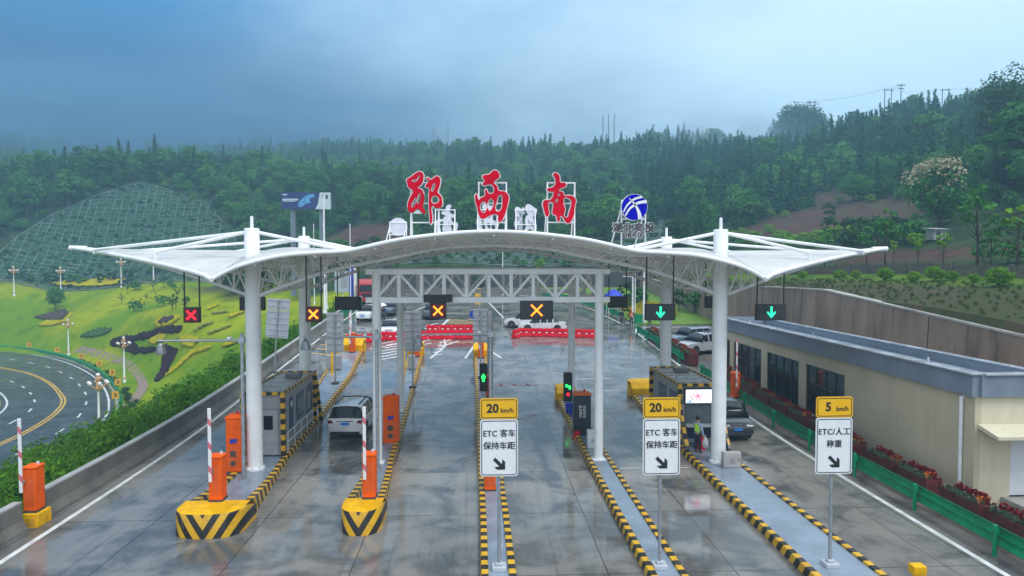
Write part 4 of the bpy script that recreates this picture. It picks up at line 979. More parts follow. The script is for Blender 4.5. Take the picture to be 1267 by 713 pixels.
t = thing('detector_post', (.62, 44.8, zg(44.8) + PH), 'tall thin double post with a narrow pale board on the middle island', 'post')
MB().tube((0, 0, 0), (0, 0, 5.4), .05, 8).tube((.3, .3, 0), (.3, .3, 4.9), .04, 8).build('pole', MATS['galvanised'], t); MB().box(.12, -.1, 3.9, .24, .08, 1.4).build('board', MATS['lilac_back'], t, bevel=.02)

# ================================================================ TRAFFIC LIGHTS, BOLLARDS, BINS
def light_post(x, y, label, both):
    z0 = zg(y) + PH; t = thing('traffic_light', (x, y, z0), label, 'traffic light')
    MB().box(0, 0, 0, .3, .3, .5).build('pedestal', MATS['grey_steel'], t); MB().box(0, 0, .5, .5, .34, 1.75).build('housing', MATS['black_metal'], t, bevel=.03)
    g = MB().lathe([(.07, -.01), (.07, .01)], 12, (0, -.18, 1.55), axis='Y').box(0, -.18, 1.28, .16, .02, .2).box(-.1, -.18, 1.34, .06, .02, .16).box(.1, -.18, 1.34, .06, .02, .16).box(-.05, -.18, 1.12, .06, .02, .18).box(.05, -.18, 1.12, .06, .02, .18)
    if both: g = MB().box(0, -.18, 1.38, .3, .02, .09).box(-.1, -.18, 1.45, .12, .02, .1).box(.1, -.18, 1.25, .12, .02, .14)
    g.build('green_lamp', M('lamp_green', (.02, .9, .12), .4, .05, emit=1.6), t)
    if both: MB().lathe([(.11, -.01), (.11, .01)], 14, (0, -.18, .95), axis='Y').build('red_lamp', RED_L, t)
    MB().box(0, .02, 2.25, .16, .16, .12).build('camera', MATS['white_paint'], t, bevel=.02)
light_post(5.33, 40.2, 'black light housing glowing green and red before the thin island end', True)
light_post(.30, 42.9, 'black light housing with a green figure above the middle 20 sign', False)
def bollard(x, y, h, label, rz=0.):
    t = thing('bollard', (x, y, zg(y)), label, 'bollard'); MB().lathe([(.09, 0), (.09, h - .05), (.06, h)], 12).build('post', MATS['yellow_paint'], t, smooth=40)
    MB().box(0, 0, 0, .4, .4, .2).build('foot', MATS['yellow_paint'], t, bevel=.02)
bollard(-10.75, 50.2, 2.4, 'tall yellow post before the grey cabinet on the booth island')
bollard(-5.6, 51, 1.9, 'thin yellow post on the left edge of the second island')
t = thing('yellow_box', (12.25, 18.1, 0), 'yellow post top at the kerb of the wide blue island', 'bollard'); MB().box(0, 0, 0, .16, .16, .70).build('post', MATS['yellow_paint'], t); MB().box(0, 0, .70, .36, .3, .26).build('head', MATS['yellow_paint'], t, bevel=.02)
t = thing('bin', (5.3, 39.2, zg(39.2) + PH), 'blue bin below the red and green light', 'bin'); MB().lathe([(.2, 0), (.24, .6)], 14).build('tub', MATS['blue_paint'], t, smooth=40); MB().lathe([(.26, .6), (.22, .68), (.05, .72)], 14).build('lid', MATS['blue_paint'], t, smooth=40)
t = thing('fire_box', (5.12, 35.0, PH), 'small red fire box beside the dark kiosk', 'fire box'); MB().box(0, 0, 0, .3, .28, .42).build('box', MATS['sign_red'], t, bevel=.02); MB().box(0, -.145, .05, .24, .02, .32).build('door', MATS['red_plastic'], t)
t = thing('barrel', (10.86, 32.5, PH), 'red plastic barrel behind the right front column', 'barrel'); MB().lathe([(.22, 0), (.26, .12), (.27, .38), (.26, .62), (.22, .75)], 18).build('body', MATS['red_plastic'], t, smooth=40); MB().lathe([(.235, .75), (.235, .79), (.1, .8)], 18).build('lid', MATS['dark_plinth'], t)
t = thing('sack', (11.62, 31.6, PH), 'dark blue sack leaning by a striped brace behind the grey box', 'sack'); MB().lathe([(.2, 0), (.3, .15), (.27, .5), (.2, .8), (.07, .95), (.12, 1.05)], 12).build('bag', M('sack_blue', (.012, .02, .06), .5), t, smooth=True); MB().lathe([(.085, .93), (.085, .97)], 10).build('tie', MATS['dark_plinth'], t)

# ================================================================ BARRIERS AND GUARDRAILS
def conc_barrier(y0, y1, x, label, joints=True):
    t = thing('concrete_barrier', (x, y0, 0), label, 'barrier'); n = int((y1 - y0) / 1.) + 1; ys_ = np.linspace(y0, y1, n + 1)
    pr = ((.30, -.1), (.26, .12), (.10, .42), (.06, .98), (.02, 1.02), (-.16, 1.02), (-.2, .98), (-.24, -.6))
    xo = lambda y: np.interp(y, [20, 25, 60, 100], [0, 0, .25, .6])
    b = MB().grid([[(a + xo(y), y - y0, zg(y) + z) for a, z in pr] for y in ys_])
    for y, k in ((y0, 0), (y1, -1)): b.add([(a + xo(y), y - y0, zg(y) + z) for a, z in pr], [tuple(range(len(pr)))])
    b.build('wall', MATS['concrete_wall'], t)
    c = MB().grid([[(a + xo(y), y - y0, zg(y) + z) for a, z in ((.075, .975), (.075, 1.05), (-.215, 1.05), (-.215, .975))] for y in ys_]); c.build('coping', M('coping', (.33, .33, .32), .65, .15, 1.), t)
    if joints:
        j = MB()
        for y in np.arange(y0 + 6, y1, 7.):
            j.add([(a + xo(y) + .004, y - y0 + s, zg(y) + z) for s in (-.02, .02) for a, z in pr[:5]], [(k, k + 1, k + 6, k + 5) for k in range(4)])
        j.build('joint', MATS['dark_plinth'], t)
conc_barrier(2, 24.2, -16.0, 'short near run of grey concrete barrier left of the plaza')
conc_barrier(25.5, 88, -16.0, 'long grey concrete barrier along the left edge of the plaza')
t = thing('barrier_block', (-15.85, 24.9, 0), 'yellow block under the machine in the barrier gap', 'block'); MB().box(0, 0, -.05, .5, .8, .55).build('block', MATS['yellow_paint'], t, bevel=.03); MB().box(0, -.41, .1, .3, .02, .25).build('face_plate', M('yellow_worn', (.55, .3, .02), .5, .3), t)
WV = [(a, b * 1.95) for a, b in [(0, .31), (.05, .29), (.10, .235), (.10, .20), (.03, .165), (.03, .145), (.10, .11), (.10, .075), (.05, .02), (0, 0)]]
def guardrail(pts, zf, label, side=-1, post=4., h=.96, y_off=0.):
    """pts in plan; two-wave beam on posts"""
    a = np.array(pts, float); L_ = np.r_[0, np.cumsum(np.hypot(*(a[1:] - a[:-1]).T))]; n = max(2, int(L_[-1] / 1.2)); tt = np.linspace(0, L_[-1], n + 1)
    q_ = np.stack([np.interp(tt, L_, a[:, 0]), np.interp(tt, L_, a[:, 1])], 1); d = np.gradient(q_, axis=0); d /= np.linalg.norm(d, axis=1)[:, None]; nr = np.stack([d[:, 1], -d[:, 0]], 1) * side
    o0 = q_[0]; z00 = zf(*o0); t = thing('guardrail', (o0[0], o0[1], z00), label, 'guardrail', 'green steel guardrails')
    rows = [[(p[0] - o0[0] + k[0] * w_, p[1] - o0[1] + k[1] * w_, zf(*p) - z00 + h - .61 + z_) for w_, z_ in WV] for p, k in zip(q_, nr)]
    be = MB().grid(rows).build('beam', MATS['guard_green'], t, smooth=True); so_ = be.modifiers.new('solid', 'SOLIDIFY'); so_.thickness = .02
    for s_ in np.arange(.6, L_[-1], post):
        p = np.array([np.interp(s_, L_, a[:, 0]), np.interp(s_, L_, a[:, 1])]); i = min(n, int(s_ / L_[-1] * n)); k = nr[i]; pp = p - k * .12
        MB().lathe([(.07, -.2), (.07, h + .06), (.02, h + .08)], 10).box(k[0] * .08, k[1] * .08, h - .26, .12, .12, .2).build('post', MATS['guard_green'], t, loc=(pp[0] - o0[0], pp[1] - o0[1], zf(*pp) - z00))
    return t
zp = lambda x, y: zg(y)
guardrail([(16.55, 8), (16.6, 24), (16.4, 40), (16.35, 49.4)], zp, 'long green guardrail along the planters of the cream building', 1)
guardrail([(16.35, 53.4), (16.2, 60), (15.7, 66.6)], zp, 'green guardrail before the parked silver cars', 1, 3.)
guardrail([(16.1, 74.5), (15.2, 82), (12, 92), (9, 97)], zp, 'green guardrail by the yellow flowering verge', 1, 3.)
guardrail([(-15.4, 74), (-15.2, 84), (-15.3, 95), (-16.5, 104)], zp, 'green guardrail beside the red truck', -1, 2.)
gl = guardrail([tuple(p) for p in (A_ - nv * 1.0)[14:76]], lambda x, y: ROAD_Z, 'green guardrail round the outside of the loop road', 1, 2.4, h=.8)
gi = guardrail([tuple(p) for p in (C_ + nv * 1.0)[16:60]], lambda x, y: ROAD_Z, 'green guardrail on the inner side of the loop road', -1, 3., h=.8)
DG = M('delineator', (.78, .40, .02), .4)
for k, (u, v) in enumerate(((36, 427), (71, 433), (101, 441), (123, 450), (139, 461), (146, 473), (143, 489))):
    x, y, z = at(u, v, 1); d = ray(u, v); tt = (ROAD_Z + 1.25 - CAM_H) / d[2]; x, y = d[0] * tt, d[1] * tt
    if k == 0:
        D0 = thing('delineator_sign', (x, y, ROAD_Z), 'small yellow marker board behind the loop guardrail', 'marker', 'yellow marker boards round the loop road')
        MB().tube((0, 0, 0), (0, 0, 1.2), .03, 6).build('post', MATS['grey_steel'], D0); MB().box(0, -.03, .85, .8, .04, .85).build('board', DG, D0)
        MB().panel([(-.18, 1.05), (.02, 1.27), (-.18, 1.5), (0, 1.5), (.2, 1.27), (0, 1.05)], -.06, -.052).build('arrow', MATS['ink'], D0)
    else: dup(D0, (x, y, ROAD_Z))
# red water barriers standing across the closed lanes
def wb():
    b = MB(); b.add([(x, y, z) for z, hw in ((0, .24), (.16, .24), (.22, .2), (.5, .15), (.56, .17), (.8, .1)) for x, y in ((-.62, -hw), (.62, -hw), (.62, hw), (-.62, hw))],
                    [(i * 4 + j, i * 4 + (j + 1) % 4, i * 4 + 4 + (j + 1) % 4, i * 4 + 4 + j) for i in range(5) for j in range(4)] + [(3, 2, 1, 0), (20, 21, 22, 23)])
    return b
WB0 = None
def water_barrier(x, y, rz, label):
    global WB0
    if WB0 is None:
        WB0 = thing('water_barrier', (x, y, zg(y)), label, 'water barrier', 'red plastic water barriers closing the lanes', rz)
        wb().build('body', MATS['red_plastic'], WB0, bevel=.03)
        MB().lathe([(.07, .78), (.07, .84)], 10, (-.3, 0, 0)).lathe([(.07, .78), (.07, .84)], 10, (.3, 0, 0)).build('filler_cap', MATS['dark_plinth'], WB0)
        MB().box(-.28, -.185, .36, .22, .03, .1).box(.28, -.185, .36, .22, .03, .1).build('reflector', MATS['sign_white'], WB0)
    else: dup(WB0, (x, y, zg(y)), rz, label)
LR = 'red water barrier in the curved row before the white saloon car'
for i in range(6): water_barrier(4.4 + i * 1.27, 66.2 - .10 * i - .018 * i * i, R(-3 - i), LR)
water_barrier(3.62, 65.35, R(62), 'red water barrier turned end-on at the left end of the curved row')
LA = 'red water barrier in the straight row below the amber cross'
for i in range(4): water_barrier(-4.2 + i * 1.27, 64.9, R(random.uniform(-3, 3)), LA)
for i in range(4): water_barrier(-4.6 + i * 1.27, 68.4, R(random.uniform(-3, 3)), 'red water barrier in the further straight row below the amber cross')
for x, y, a in ((-5.5, 64.8, -2), (-11.6, 63.2, 8), (-10.3, 63.6, 15), (-9.0, 64.6, 25), (-8.0, 64.4, -4), (-6.7, 64.5, 3)): water_barrier(x, y, R(a), 'red water barrier in the loose group by the left gantry post')

# ================================================================ VEHICLES
# stations, rear to front: (fraction of length, shoulder height, top height, half-width at shoulder, half-width at top) as fractions of H and W/2
SHAPES = {
 'suv': [(-.5, .50, .515, .86, .80), (-.492, .60, .615, .92, .86), (-.478, .615, .63, .95, .84), (-.425, .615, .955, .98, .70), (-.405, .615, .972, .985, .72), (-.34, .612, .985, .99, .735), (-.20, .605, 1., 1, .75), (-.175, .605, 1., 1, .75), (-.02, .60, 1., 1, .75), (.005, .60, .998, 1, .75), (.075, .595, .97, 1, .74), (.10, .592, .945, 1, .735), (.215, .585, .61, .995, .84), (.235, .582, .60, .99, .84), (.36, .565, .585, .97, .80), (.45, .535, .55, .93, .74), (.485, .48, .49, .88, .70), (.5, .40, .41, .82, .66)],
 'sedan': [(-.5, .50, .51, .84, .78), (-.492, .62, .635, .89, .80), (-.47, .645, .66, .92, .80), (-.36, .65, .672, .96, .80), (-.335, .65, .68, .97, .78), (-.22, .645, .955, .99, .70), (-.20, .642, .97, .99, .70), (-.10, .635, 1., 1, .72), (-.085, .635, 1., 1, .72), (.04, .625, .995, 1, .72), (.055, .625, .99, 1, .72), (.09, .62, .965, 1, .71), (.11, .615, .94, 1, .70), (.25, .60, .625, .99, .82), (.27, .597, .615, .985, .82), (.38, .57, .59, .96, .78), (.455, .53, .545, .91, .72), (.488, .46, .47, .86, .68), (.5, .38, .39, .80, .64)],
 'mpv': [(-.5, .48, .495, .88, .82), (-.493, .56, .575, .94, .88), (-.482, .57, .585, .96, .87), (-.445, .57, .955, .98, .76), (-.43, .57, .97, .985, .77), (-.36, .568, .985, .99, .78), (-.20, .563, 1., 1, .79), (-.175, .563, 1., 1, .79), (-.0, .56, 1., 1, .79), (.025, .56, .995, 1, .79), (.125, .556, .955, 1, .775), (.15, .553, .93, 1, .77), (.295, .545, .575, .99, .86), (.315, .542, .562, .985, .85), (.40, .525, .545, .95, .80), (.46, .49, .50, .91, .74), (.488, .43, .44, .87, .70), (.5, .37, .38, .82, .66)]}
def paint(name, c): return M('car_paint_' + name, c, .24, .04, .6, coat=.8)
def car(kind, L_, Wd, H_, pname, pc, loc_, rz, label, cat='car', rails=False, plate=True, boxes=None):
    t = thing('parked_car' if kind != 'x' else 'car', loc_, label, cat, None, rz)
    S = SHAPES[kind]; hw = Wd / 2; zb = .2 * H_ / 1.6
    rows = []
    for f, sh, tp, ws, wt in S:
        y = f * L_; end = abs(f) > .48
        zb_ = zb * (1.35 if end else 1.)
        half = [(0, zb_), (hw * ws * .9, zb_), (hw * ws * .985, zb_ + .08), (hw * ws * 1.0, H_ * sh * .62), (hw * ws * .975, H_ * sh), (hw * (ws * .955 * .28 + wt * .72), H_ * (sh * .12 + tp * .88)) if tp - sh > .1 else (hw * (ws * .6 + wt * .38), H_ * (sh + (tp - sh) * .6)), (hw * wt * .88, H_ * (tp - .006)), (0, H_ * (tp + (.012 if tp - sh > .1 else .006)))]
        rows.append([(x, y, z) for x, z in half] + [(-x, y, z) for x, z in half[-2:0:-1]])
    k = len(rows[0]); V = [p for r in rows for p in r]; body = []; glass = {'windscreen': [], 'rear_window': [], 'side_window': []}
    pil = {'suv': (3, 4, 6, 8), 'sedan': (5, 7, 9), 'mpv': (3, 4, 6, 8)}[kind]
    hiT = [r[2] - r[1] > .1 for r in S]
    for i in range(len(S) - 1):
        for j in range(k):
            j2 = (j + 1) % k; f = (i * k + j, i * k + j2, (i + 1) * k + j2, (i + 1) * k + j)
            jj = j if j < 7 else k - 1 - j           # mirrored band index
            dest = body
            if hiT[i] and hiT[i + 1]:
                if jj == 4 and i not in pil: dest = glass['side_window']
            elif hiT[i] != hiT[i + 1]:
                fr = i > len(S) / 2
                if jj in (5, 6): dest = glass['windscreen' if fr else 'rear_window']
                elif jj == 4 and not fr and kind != 'sedan': dest = glass['rear_window']
                elif jj == 4: dest = glass['side_window']
            dest.append(f)
    body += [tuple(range(k)), tuple((len(S) - 1) * k + j for j in range(k))]
    pm = paint(pname, pc)
    b = MB().add(V, body).build('body', pm, t, smooth=38)
    for nm, fs in glass.items():
        if fs:
            used = sorted({i for f in fs for i in f}); mp_ = {a: c for c, a in enumerate(used)}
            MB().add([V[a] for a in used], [tuple(mp_[a] for a in f) for f in fs]).build(nm, MATS['dark_glass'], t, smooth=30)
    r = .36 * H_ / 1.7 if kind != 'sedan' else .33
    for sx in (-1, 1):
        for fy in (-.30, .31):
            x = sx * (hw - .09); o_ = (0, 0, 0)
            w_ = MB().lathe([(r * .62, -.11), (r * .92, -.115), (r, -.08), (r, .08), (r * .92, .115), (r * .62, .11)], 22, axis='X').build('wheel', MATS['rubber'], t, smooth=40, loc=(x, fy * L_, r))
            rim = MB().lathe([(r * .62, -.09), (r * .62, .1), (r * .5, .07), (.05, .06), (.04, .09)], 18, axis='X') if sx > 0 else MB().lathe([(r * .62, .09), (r * .62, -.1), (r * .5, -.07), (.05, -.06), (.04, -.09)], 18, axis='X')
            for a in range(5):
                an = a * 1.2566; rim.bar((sx * .085, .05 * math.cos(an), .05 * math.sin(an)), (sx * .1, r * .6 * math.cos(an), r * .6 * math.sin(an)), .05, .04)
            rim.build('rim', MATS['chrome'], w_, smooth=35)
            MB().lathe([(r * 1.13, -.02), (r * 1.16, .0), (r * 1.13, .012)], 22, (sx * (hw * .985), fy * L_, r * 1.02), axis='X').build('wheel_arch', MATS['black_metal'], t)
    fh = H_ * .40; ye = L_ / 2
    for sx in (-1, 1):
        MB().add([(sx * hw * a, ye * b_, H_ * c) for a, b_, c in ((.42, .985, .465), (.86, .925, .50), (.90, .90, .43), (.5, .99, .415))], [(0, 1, 2, 3)]).build('headlight', M('headlight', (.70, .74, .78), .12), t)
        h = t.children[-1]; so_ = h.modifiers.new('s', 'SOLIDIFY'); so_.thickness = .09; so_.offset = 0
        q_ = ((.93, -.955, .56), (.94, -.90, .575), (.96, -.90, .47), (.92, -.985, .46), (.62, -.99, .49), (.62, -.985, .555))
        MB().panel([(sx * hw * .62, H_ * .50), (sx * hw * .90, H_ * .475), (sx * hw * .93, H_ * .575), (sx * hw * .72, H_ * .575)], -ye - .012, -ye * .93).build('taillight', M('taillight', (.16, .005, .012), .2), t)
        MB().box(sx * (hw + .09), L_ * .155, H_ * .575, .2, .1, .13).build('mirror', pm if pname != 'white' else MATS['black_metal'], t, bevel=.03)
        for yy in (.03, -.19): MB().box(sx * (hw * .99 + .005), yy * L_, H_ * .52, .03, .16, .03).build('door_handle', MATS['chrome'], t)
        MB().box(sx * hw * .96, 0, zb - .02, .1, L_ * .5, .12).build('sill', MATS['black_metal'], t)
    g = MB().box(0, ye * .965, H_ * .40, Wd * .42, .1, H_ * .085)
    g.build('grille', MATS['black_metal'], t, bevel=.01); gc = t.children[-1]
    MB().box(0, ye * .965 + .055, H_ * .47, Wd * .40, .012, .025).box(0, ye * .965 + .055, H_ * .425, Wd * .38, .012, .018).build('chrome_bar', MATS['chrome'], gc)
    MB().box(0, ye * .975, zb * 1.05, Wd * .72, .1, H_ * .10).build('front_bumper', MATS['black_metal'], t, bevel=.02)
    MB().box(0, -ye * .985, zb * 1.05, Wd * .80, .1, H_ * .11).build('rear_bumper', MATS['black_metal'], t, bevel=.02)
    MB().box(0, -ye - .004, H_ * .535, Wd * .46, .02, .035).build('chrome_strip', MATS['black_metal'], t)
    if plate:
        MB().box(0, -ye - .012, H_ * .43, .44, .02, .14).build('number_plate', MATS['plate_blue'], t)
        MB().box(0, ye * 1.0 + .012, H_ * .285, .44, .02, .14).build('number_plate', MATS['plate_blue'], t)
    if rails:
        for sx in (-1, 1): MB().path([(sx * hw * .66, -.37 * L_, H_ * .985), (sx * hw * .67, -.34 * L_, H_ * 1.02), (sx * hw * .67, .03 * L_, H_ * 1.025), (sx * hw * .66, .07 * L_, H_ * .985)], .03, 6).build('roof_rail', MATS['black_metal'], t)
    return t
WHT = (.74, .75, .77)
car('suv', 4.75, 1.9, 1.74, 'white', WHT, (-6.82, 37.5, zg(37.5)), R(-2), 'white off-road car with black roof rails driving away between the left islands', rails=True)
car('mpv', 5.0, 1.95, 1.75, 'black', (.022, .025, .032), (13.42, 36.6, zg(36.6)), R(179), 'black people carrier stopped beside the booth with the lit screen')
car('suv', 4.5, 1.85, 1.66, 'white', WHT, (-12.3, 77.4, zg(77.4)), R(180 - 12), 'white off-road car with black grille coming down by the left green guardrail')
car('sedan', 4.7, 1.82, 1.47, 'white', WHT, (-8.6, 67.6, zg(67.6)), R(180), 'white saloon car facing the camera behind the loose red barriers')
car('suv', 4.6, 1.85, 1.62, 'charcoal', (.035, .04, .047), (-5.2, 78.6, zg(78.6)), R(180 - 4), 'dark car partly behind the small amber cross signal')
car('sedan', 4.95, 1.85, 1.42, 'white', WHT, (6.55, 69.3, zg(69.3)), R(86), 'white saloon car seen from its side behind the curved red barriers')
car('suv', 4.5, 1.85, 1.68, 'white', WHT, (5.05, 71.4, zg(71.4)), R(72), 'white off-road car just behind the side-on white saloon')
car('suv', 4.9, 1.88, 1.75, 'silver', (.42, .44, .46), (19.3, 57.9, zg(57.9)), R(118), 'silver off-road car with a roof beacon parked right of the plaza', rails=True)
car('suv', 4.6, 1.85, 1.66, 'grey_blue', (.15, .20, .25), (19.4, 61.2, zg(61.2)), R(112), 'grey blue car parked behind the silver off-road car')
car('sedan', 4.6, 1.8, 1.48, 'steel', (.10, .12, .15), (-10.2, 81.5, zg(81.5)), R(165), 'dark grey car behind the white umbrella')
# red lorry
zt = zg(91); t = thing('lorry', (-14.4, 89.2, zg(89.2)), 'red lorry with a tall cab coming round the far left bend', 'lorry', None, R(12))
MB().add([(x * 1.22, y, z) for y, z in ((0, .5), (0, 1.7), (.12, 2.7), (.5, 3.3), (2.1, 3.4), (2.1, .5)) for x in (-1, 1)], [(0, 1, 3, 2), (2, 3, 5, 4), (4, 5, 7, 6), (6, 7, 9, 8), (8, 9, 11, 10), (10, 11, 1, 0), (0, 2, 4, 6, 8, 10), (1, 3, 5, 7, 9, 11)]).build('cab', M('lorry_red', (.42, .012, .022), .35), t, bevel=.05)
MB().add([(x, y - .02, z) for x, y, z in ((-1.08, .0, 1.75), (1.08, .0, 1.75), (1.02, .13, 2.65), (-1.02, .13, 2.65))], [(0, 1, 2, 3)]).build('windscreen', MATS['dark_glass'], t)
MB().box(0, -.04, .45, 2.3, .12, .5).build('bumper', MATS['lorry_red'], t, bevel=.03); MB().box(0, -.03, 1.1, 1.6, .06, .45).build('grille', MATS['black_metal'], t)
for sx in (-1, 1): MB().box(sx * .95, -.06, .98, .4, .08, .22).build('headlight', MATS['headlight'], t)
tl = MB().box(0, 8.2, 1.15, 2.4, 11.6, .25).build('trailer_bed', MATS['lorry_red'], t); b = MB()
for sx in (-1, 1): b.box(sx * 1.18, 8.2, 1.4, .06, 11.6, 1.1)
b.box(0, 2.5, 1.4, 2.4, .08, 1.6); b.build('side_board', MATS['lorry_red'], tl)
for yy in (1.0, 3.6, 10.5, 11.7, 12.9):
    for sx in (-1, 1): MB().lathe([(.3, -.15), (.5, -.15), (.5, .15), (.3, .15)], 18, axis='X').build('wheel', MATS['rubber'], t, smooth=40, loc=(sx * 1.05, yy, .5))

# ================================================================ PEOPLE
def skin_mesh(name, joints, links, mat, parent, sub=2):
    """joints: name -> ((x,y,z), radius or (rx,ry)); one continuous skin"""
    keys = list(joints); ix = {k: i for i, k in enumerate(keys)}
    me = bpy.data.meshes.new(name); me.from_pydata([joints[k][0] for k in keys], [(ix[a], ix[b]) for a, b in links], []); me.materials.append(mat)
    o = bpy.data.objects.new(name, me); COL.objects.link(o)
    m1 = o.modifiers.new('skin', 'SKIN'); m1.use_smooth_shade = True
    for k, sv in zip(keys, me.skin_vertices[0].data):
        r = joints[k][1]; sv.radius = r if isinstance(r, tuple) else (r, r)
    me.skin_vertices[0].data[0].use_root = True
    m2 = o.modifiers.new('sub', 'SUBSURF'); m2.levels = m2.render_levels = sub
    dg = bpy.context.evaluated_depsgraph_get(); me2 = bpy.data.meshes.new_from_object(o.evaluated_get(dg)); o.modifiers.clear(); o.data = me2; me2.name = name; me2.shade_smooth()
    if parent: o.parent = parent
    return o
def person(x, y, z, rz, label, top, legs, vest=None, cap=None, arms=((.25, .12, .86), (-.25, -.02, .84)), step=.1, s=1.):
    t = thing('person', (x, y, z), label, 'person', None, rz, s)
    J = {'pelvis': ((0, 0, .92), (.13, .1)), 'waist': ((0, 0, 1.08), (.125, .09)), 'chest': ((0, .0, 1.30), (.155, .105)), 'neck0': ((0, 0, 1.46), .06), 'neck': ((0, .01, 1.52), .052), 'jaw': ((0, .035, 1.575), (.062, .07)), 'head': ((0, .02, 1.655), (.078, .095)), 'crown': ((0, .01, 1.73), (.055, .07))}
    E_ = [('pelvis', 'waist'), ('waist', 'chest'), ('chest', 'neck0'), ('neck0', 'neck'), ('neck', 'jaw'), ('jaw', 'head'), ('head', 'crown')]
    for sd, (hx, hy, hzz) in (('l', arms[0]), ('r', arms[1])):
        sg = 1 if sd == 'l' else -1; ex_, ey = hx * .95 + sg * .03, hy * .4 - .03
        J[sd + 'sh'] = ((sg * .19, 0, 1.42), .06); J[sd + 'el'] = ((ex_, ey, (1.42 + hzz) / 2 + .0), .042); J[sd + 'wr'] = ((hx, hy, hzz), .03); J[sd + 'pa'] = ((hx, hy + .03, hzz - .07), (.04, .02))
        E_ += [('chest', sd + 'sh'), (sd + 'sh', sd + 'el'), (sd + 'el', sd + 'wr'), (sd + 'wr', sd + 'pa')]
        for k, (dx, ln) in enumerate(((-.027, .07), (-.009, .08), (.009, .075), (.027, .058))):
            J[f'{sd}f{k}'] = ((hx + dx, hy + .045, hzz - .11), .0095); J[f'{sd}g{k}'] = ((hx + dx, hy + .06, hzz - .10 - ln), .008); E_ += [(sd + 'pa', f'{sd}f{k}'), (f'{sd}f{k}', f'{sd}g{k}')]
        J[sd + 't'] = ((hx - sg * .045, hy + .05, hzz - .07), .010); J[sd + 't2'] = ((hx - sg * .05, hy + .075, hzz - .11), .009); E_ += [(sd + 'wr', sd + 't'), (sd + 't', sd + 't2')]
        st = step * sg
        J[sd + 'hip'] = ((sg * .09, 0, .86), .088); J[sd + 'kn'] = ((sg * .1, st * .5 + .02, .48), .06); J[sd + 'an'] = ((sg * .1, st, .08), .042); J[sd + 'to'] = ((sg * .115, st + .15, .04), (.045, .03))
        E_ += [('pelvis', sd + 'hip'), (sd + 'hip', sd + 'kn'), (sd + 'kn', sd + 'an'), (sd + 'an', sd + 'to')]
    body = skin_mesh('body', J, E_, MATS['skin'], t)
    G = lambda ks, g: {k: (J[k][0], tuple(r + g for r in (J[k][1] if isinstance(J[k][1], tuple) else (J[k][1],) * 2))) for k in ks}
    skin_mesh('jacket', G(['pelvis', 'waist', 'chest', 'neck0', 'lsh', 'lel', 'lwr', 'rsh', 'rel', 'rwr'], .018), [('pelvis', 'waist'), ('waist', 'chest'), ('chest', 'neck0'), ('chest', 'lsh'), ('lsh', 'lel'), ('lel', 'lwr'), ('chest', 'rsh'), ('rsh', 'rel'), ('rel', 'rwr')], top, t)
    skin_mesh('trousers', G(['pelvis', 'lhip', 'lkn', 'lan', 'rhip', 'rkn', 'ran'], .02), [('pelvis', 'lhip'), ('lhip', 'lkn'), ('lkn', 'lan'), ('pelvis', 'rhip'), ('rhip', 'rkn'), ('rkn', 'ran')], legs, t)
    if vest:
        v_ = skin_mesh('safety_vest', {'a': ((0, 0, .98), (.19, .15)), 'b': ((0, 0, 1.12), (.18, .14)), 'c': ((0, 0, 1.30), (.215, .155)), 'd': ((0, 0, 1.45), (.17, .12))}, [('a', 'b'), ('b', 'c'), ('c', 'd')], vest, t)
        MB().lathe([(.172, 1.09), (.175, 1.12), (.176, 1.15)], 20).build('reflective_band', MATS['sign_white'], v_, smooth=True); v_.children[0].scale = (1, .76, 1)
    for sg in (-1, 1):
        sd = 'l' if sg > 0 else 'r'; a, b_ = J[sd + 'an'][0], J[sd + 'to'][0]
        skin_mesh('shoe', {'a': ((a[0], a[1] - .03, .05), (.05, .05)), 'b': ((b_[0], b_[1] - .05, .045), (.05, .04)), 'c': ((b_[0], b_[1] + .02, .035), (.045, .03))}, [('a', 'b'), ('b', 'c')], MATS['ink'], t, 1)
    MB().ball((0, -.005, 1.70), .1, 14, .92).build('hair', MATS['hair'], t, smooth=True)
    if cap: MB().lathe([(.108, 1.70), (.105, 1.76), (.07, 1.81), (.02, 1.825)], 16, (0, 0, 0)).box(0, .12, 1.70, .14, .1, .015).build('cap', cap, t, smooth=30)
    for sx in (-1, 1):
        MB().ball((sx * .03, .105, 1.665), .011, 8).build('eye', MATS['ink'], t); MB().ball((sx * .08, .0, 1.65), .022, 8, 1.5).build('ear', MATS['skin'], t, smooth=True)
    MB().add([(0, .135, 1.625), (-.015, .10, 1.62), (.015, .10, 1.62), (0, .10, 1.675)], [(0, 1, 3), (0, 3, 2), (0, 2, 1), (1, 2, 3)]).build('nose', MATS['skin'], t)
    MB().box(0, .098, 1.585, .04, .02, .008).build('mouth', M('lip', (.28, .09, .08), .5), t)
    return t
zp_ = PH + zg(31.6)
person(10.50, 31.85, zp_, R(-60), 'person in a yellow-green safety vest and dark trousers standing at the lit-screen booth', MATS['blue_shirt'], MATS['navy_cloth'], MATS['hivis'], MATS['navy_cloth'], arms=((.27, .1, .86), (-.24, .25, 1.12)), step=.04, s=.97)
t = thing('carrier_bag', (10.80, 31.62, zp_ + .28), 'white plastic bag hanging beside the person in the safety vest', 'bag'); MB().lathe([(.04, 0), (.14, .04), (.15, .25), (.08, .44), (.03, .52)], 10).build('bag', M('bag_white', (.6, .6, .62), .4), t, smooth=True); MB().path([(-.03, 0, .5), (-.02, 0, .62), (.02, 0, .62), (.03, 0, .5)], .012, 6).build('handle', MATS['bag_white'], t)
person(15.4, 72.4, zg(72.4), R(200), 'person in dark clothes walking below the blue tent', MATS['navy_cloth'], MATS['navy_cloth'], arms=((.24, .1, .86), (-.24, -.08, .86)), step=.14)
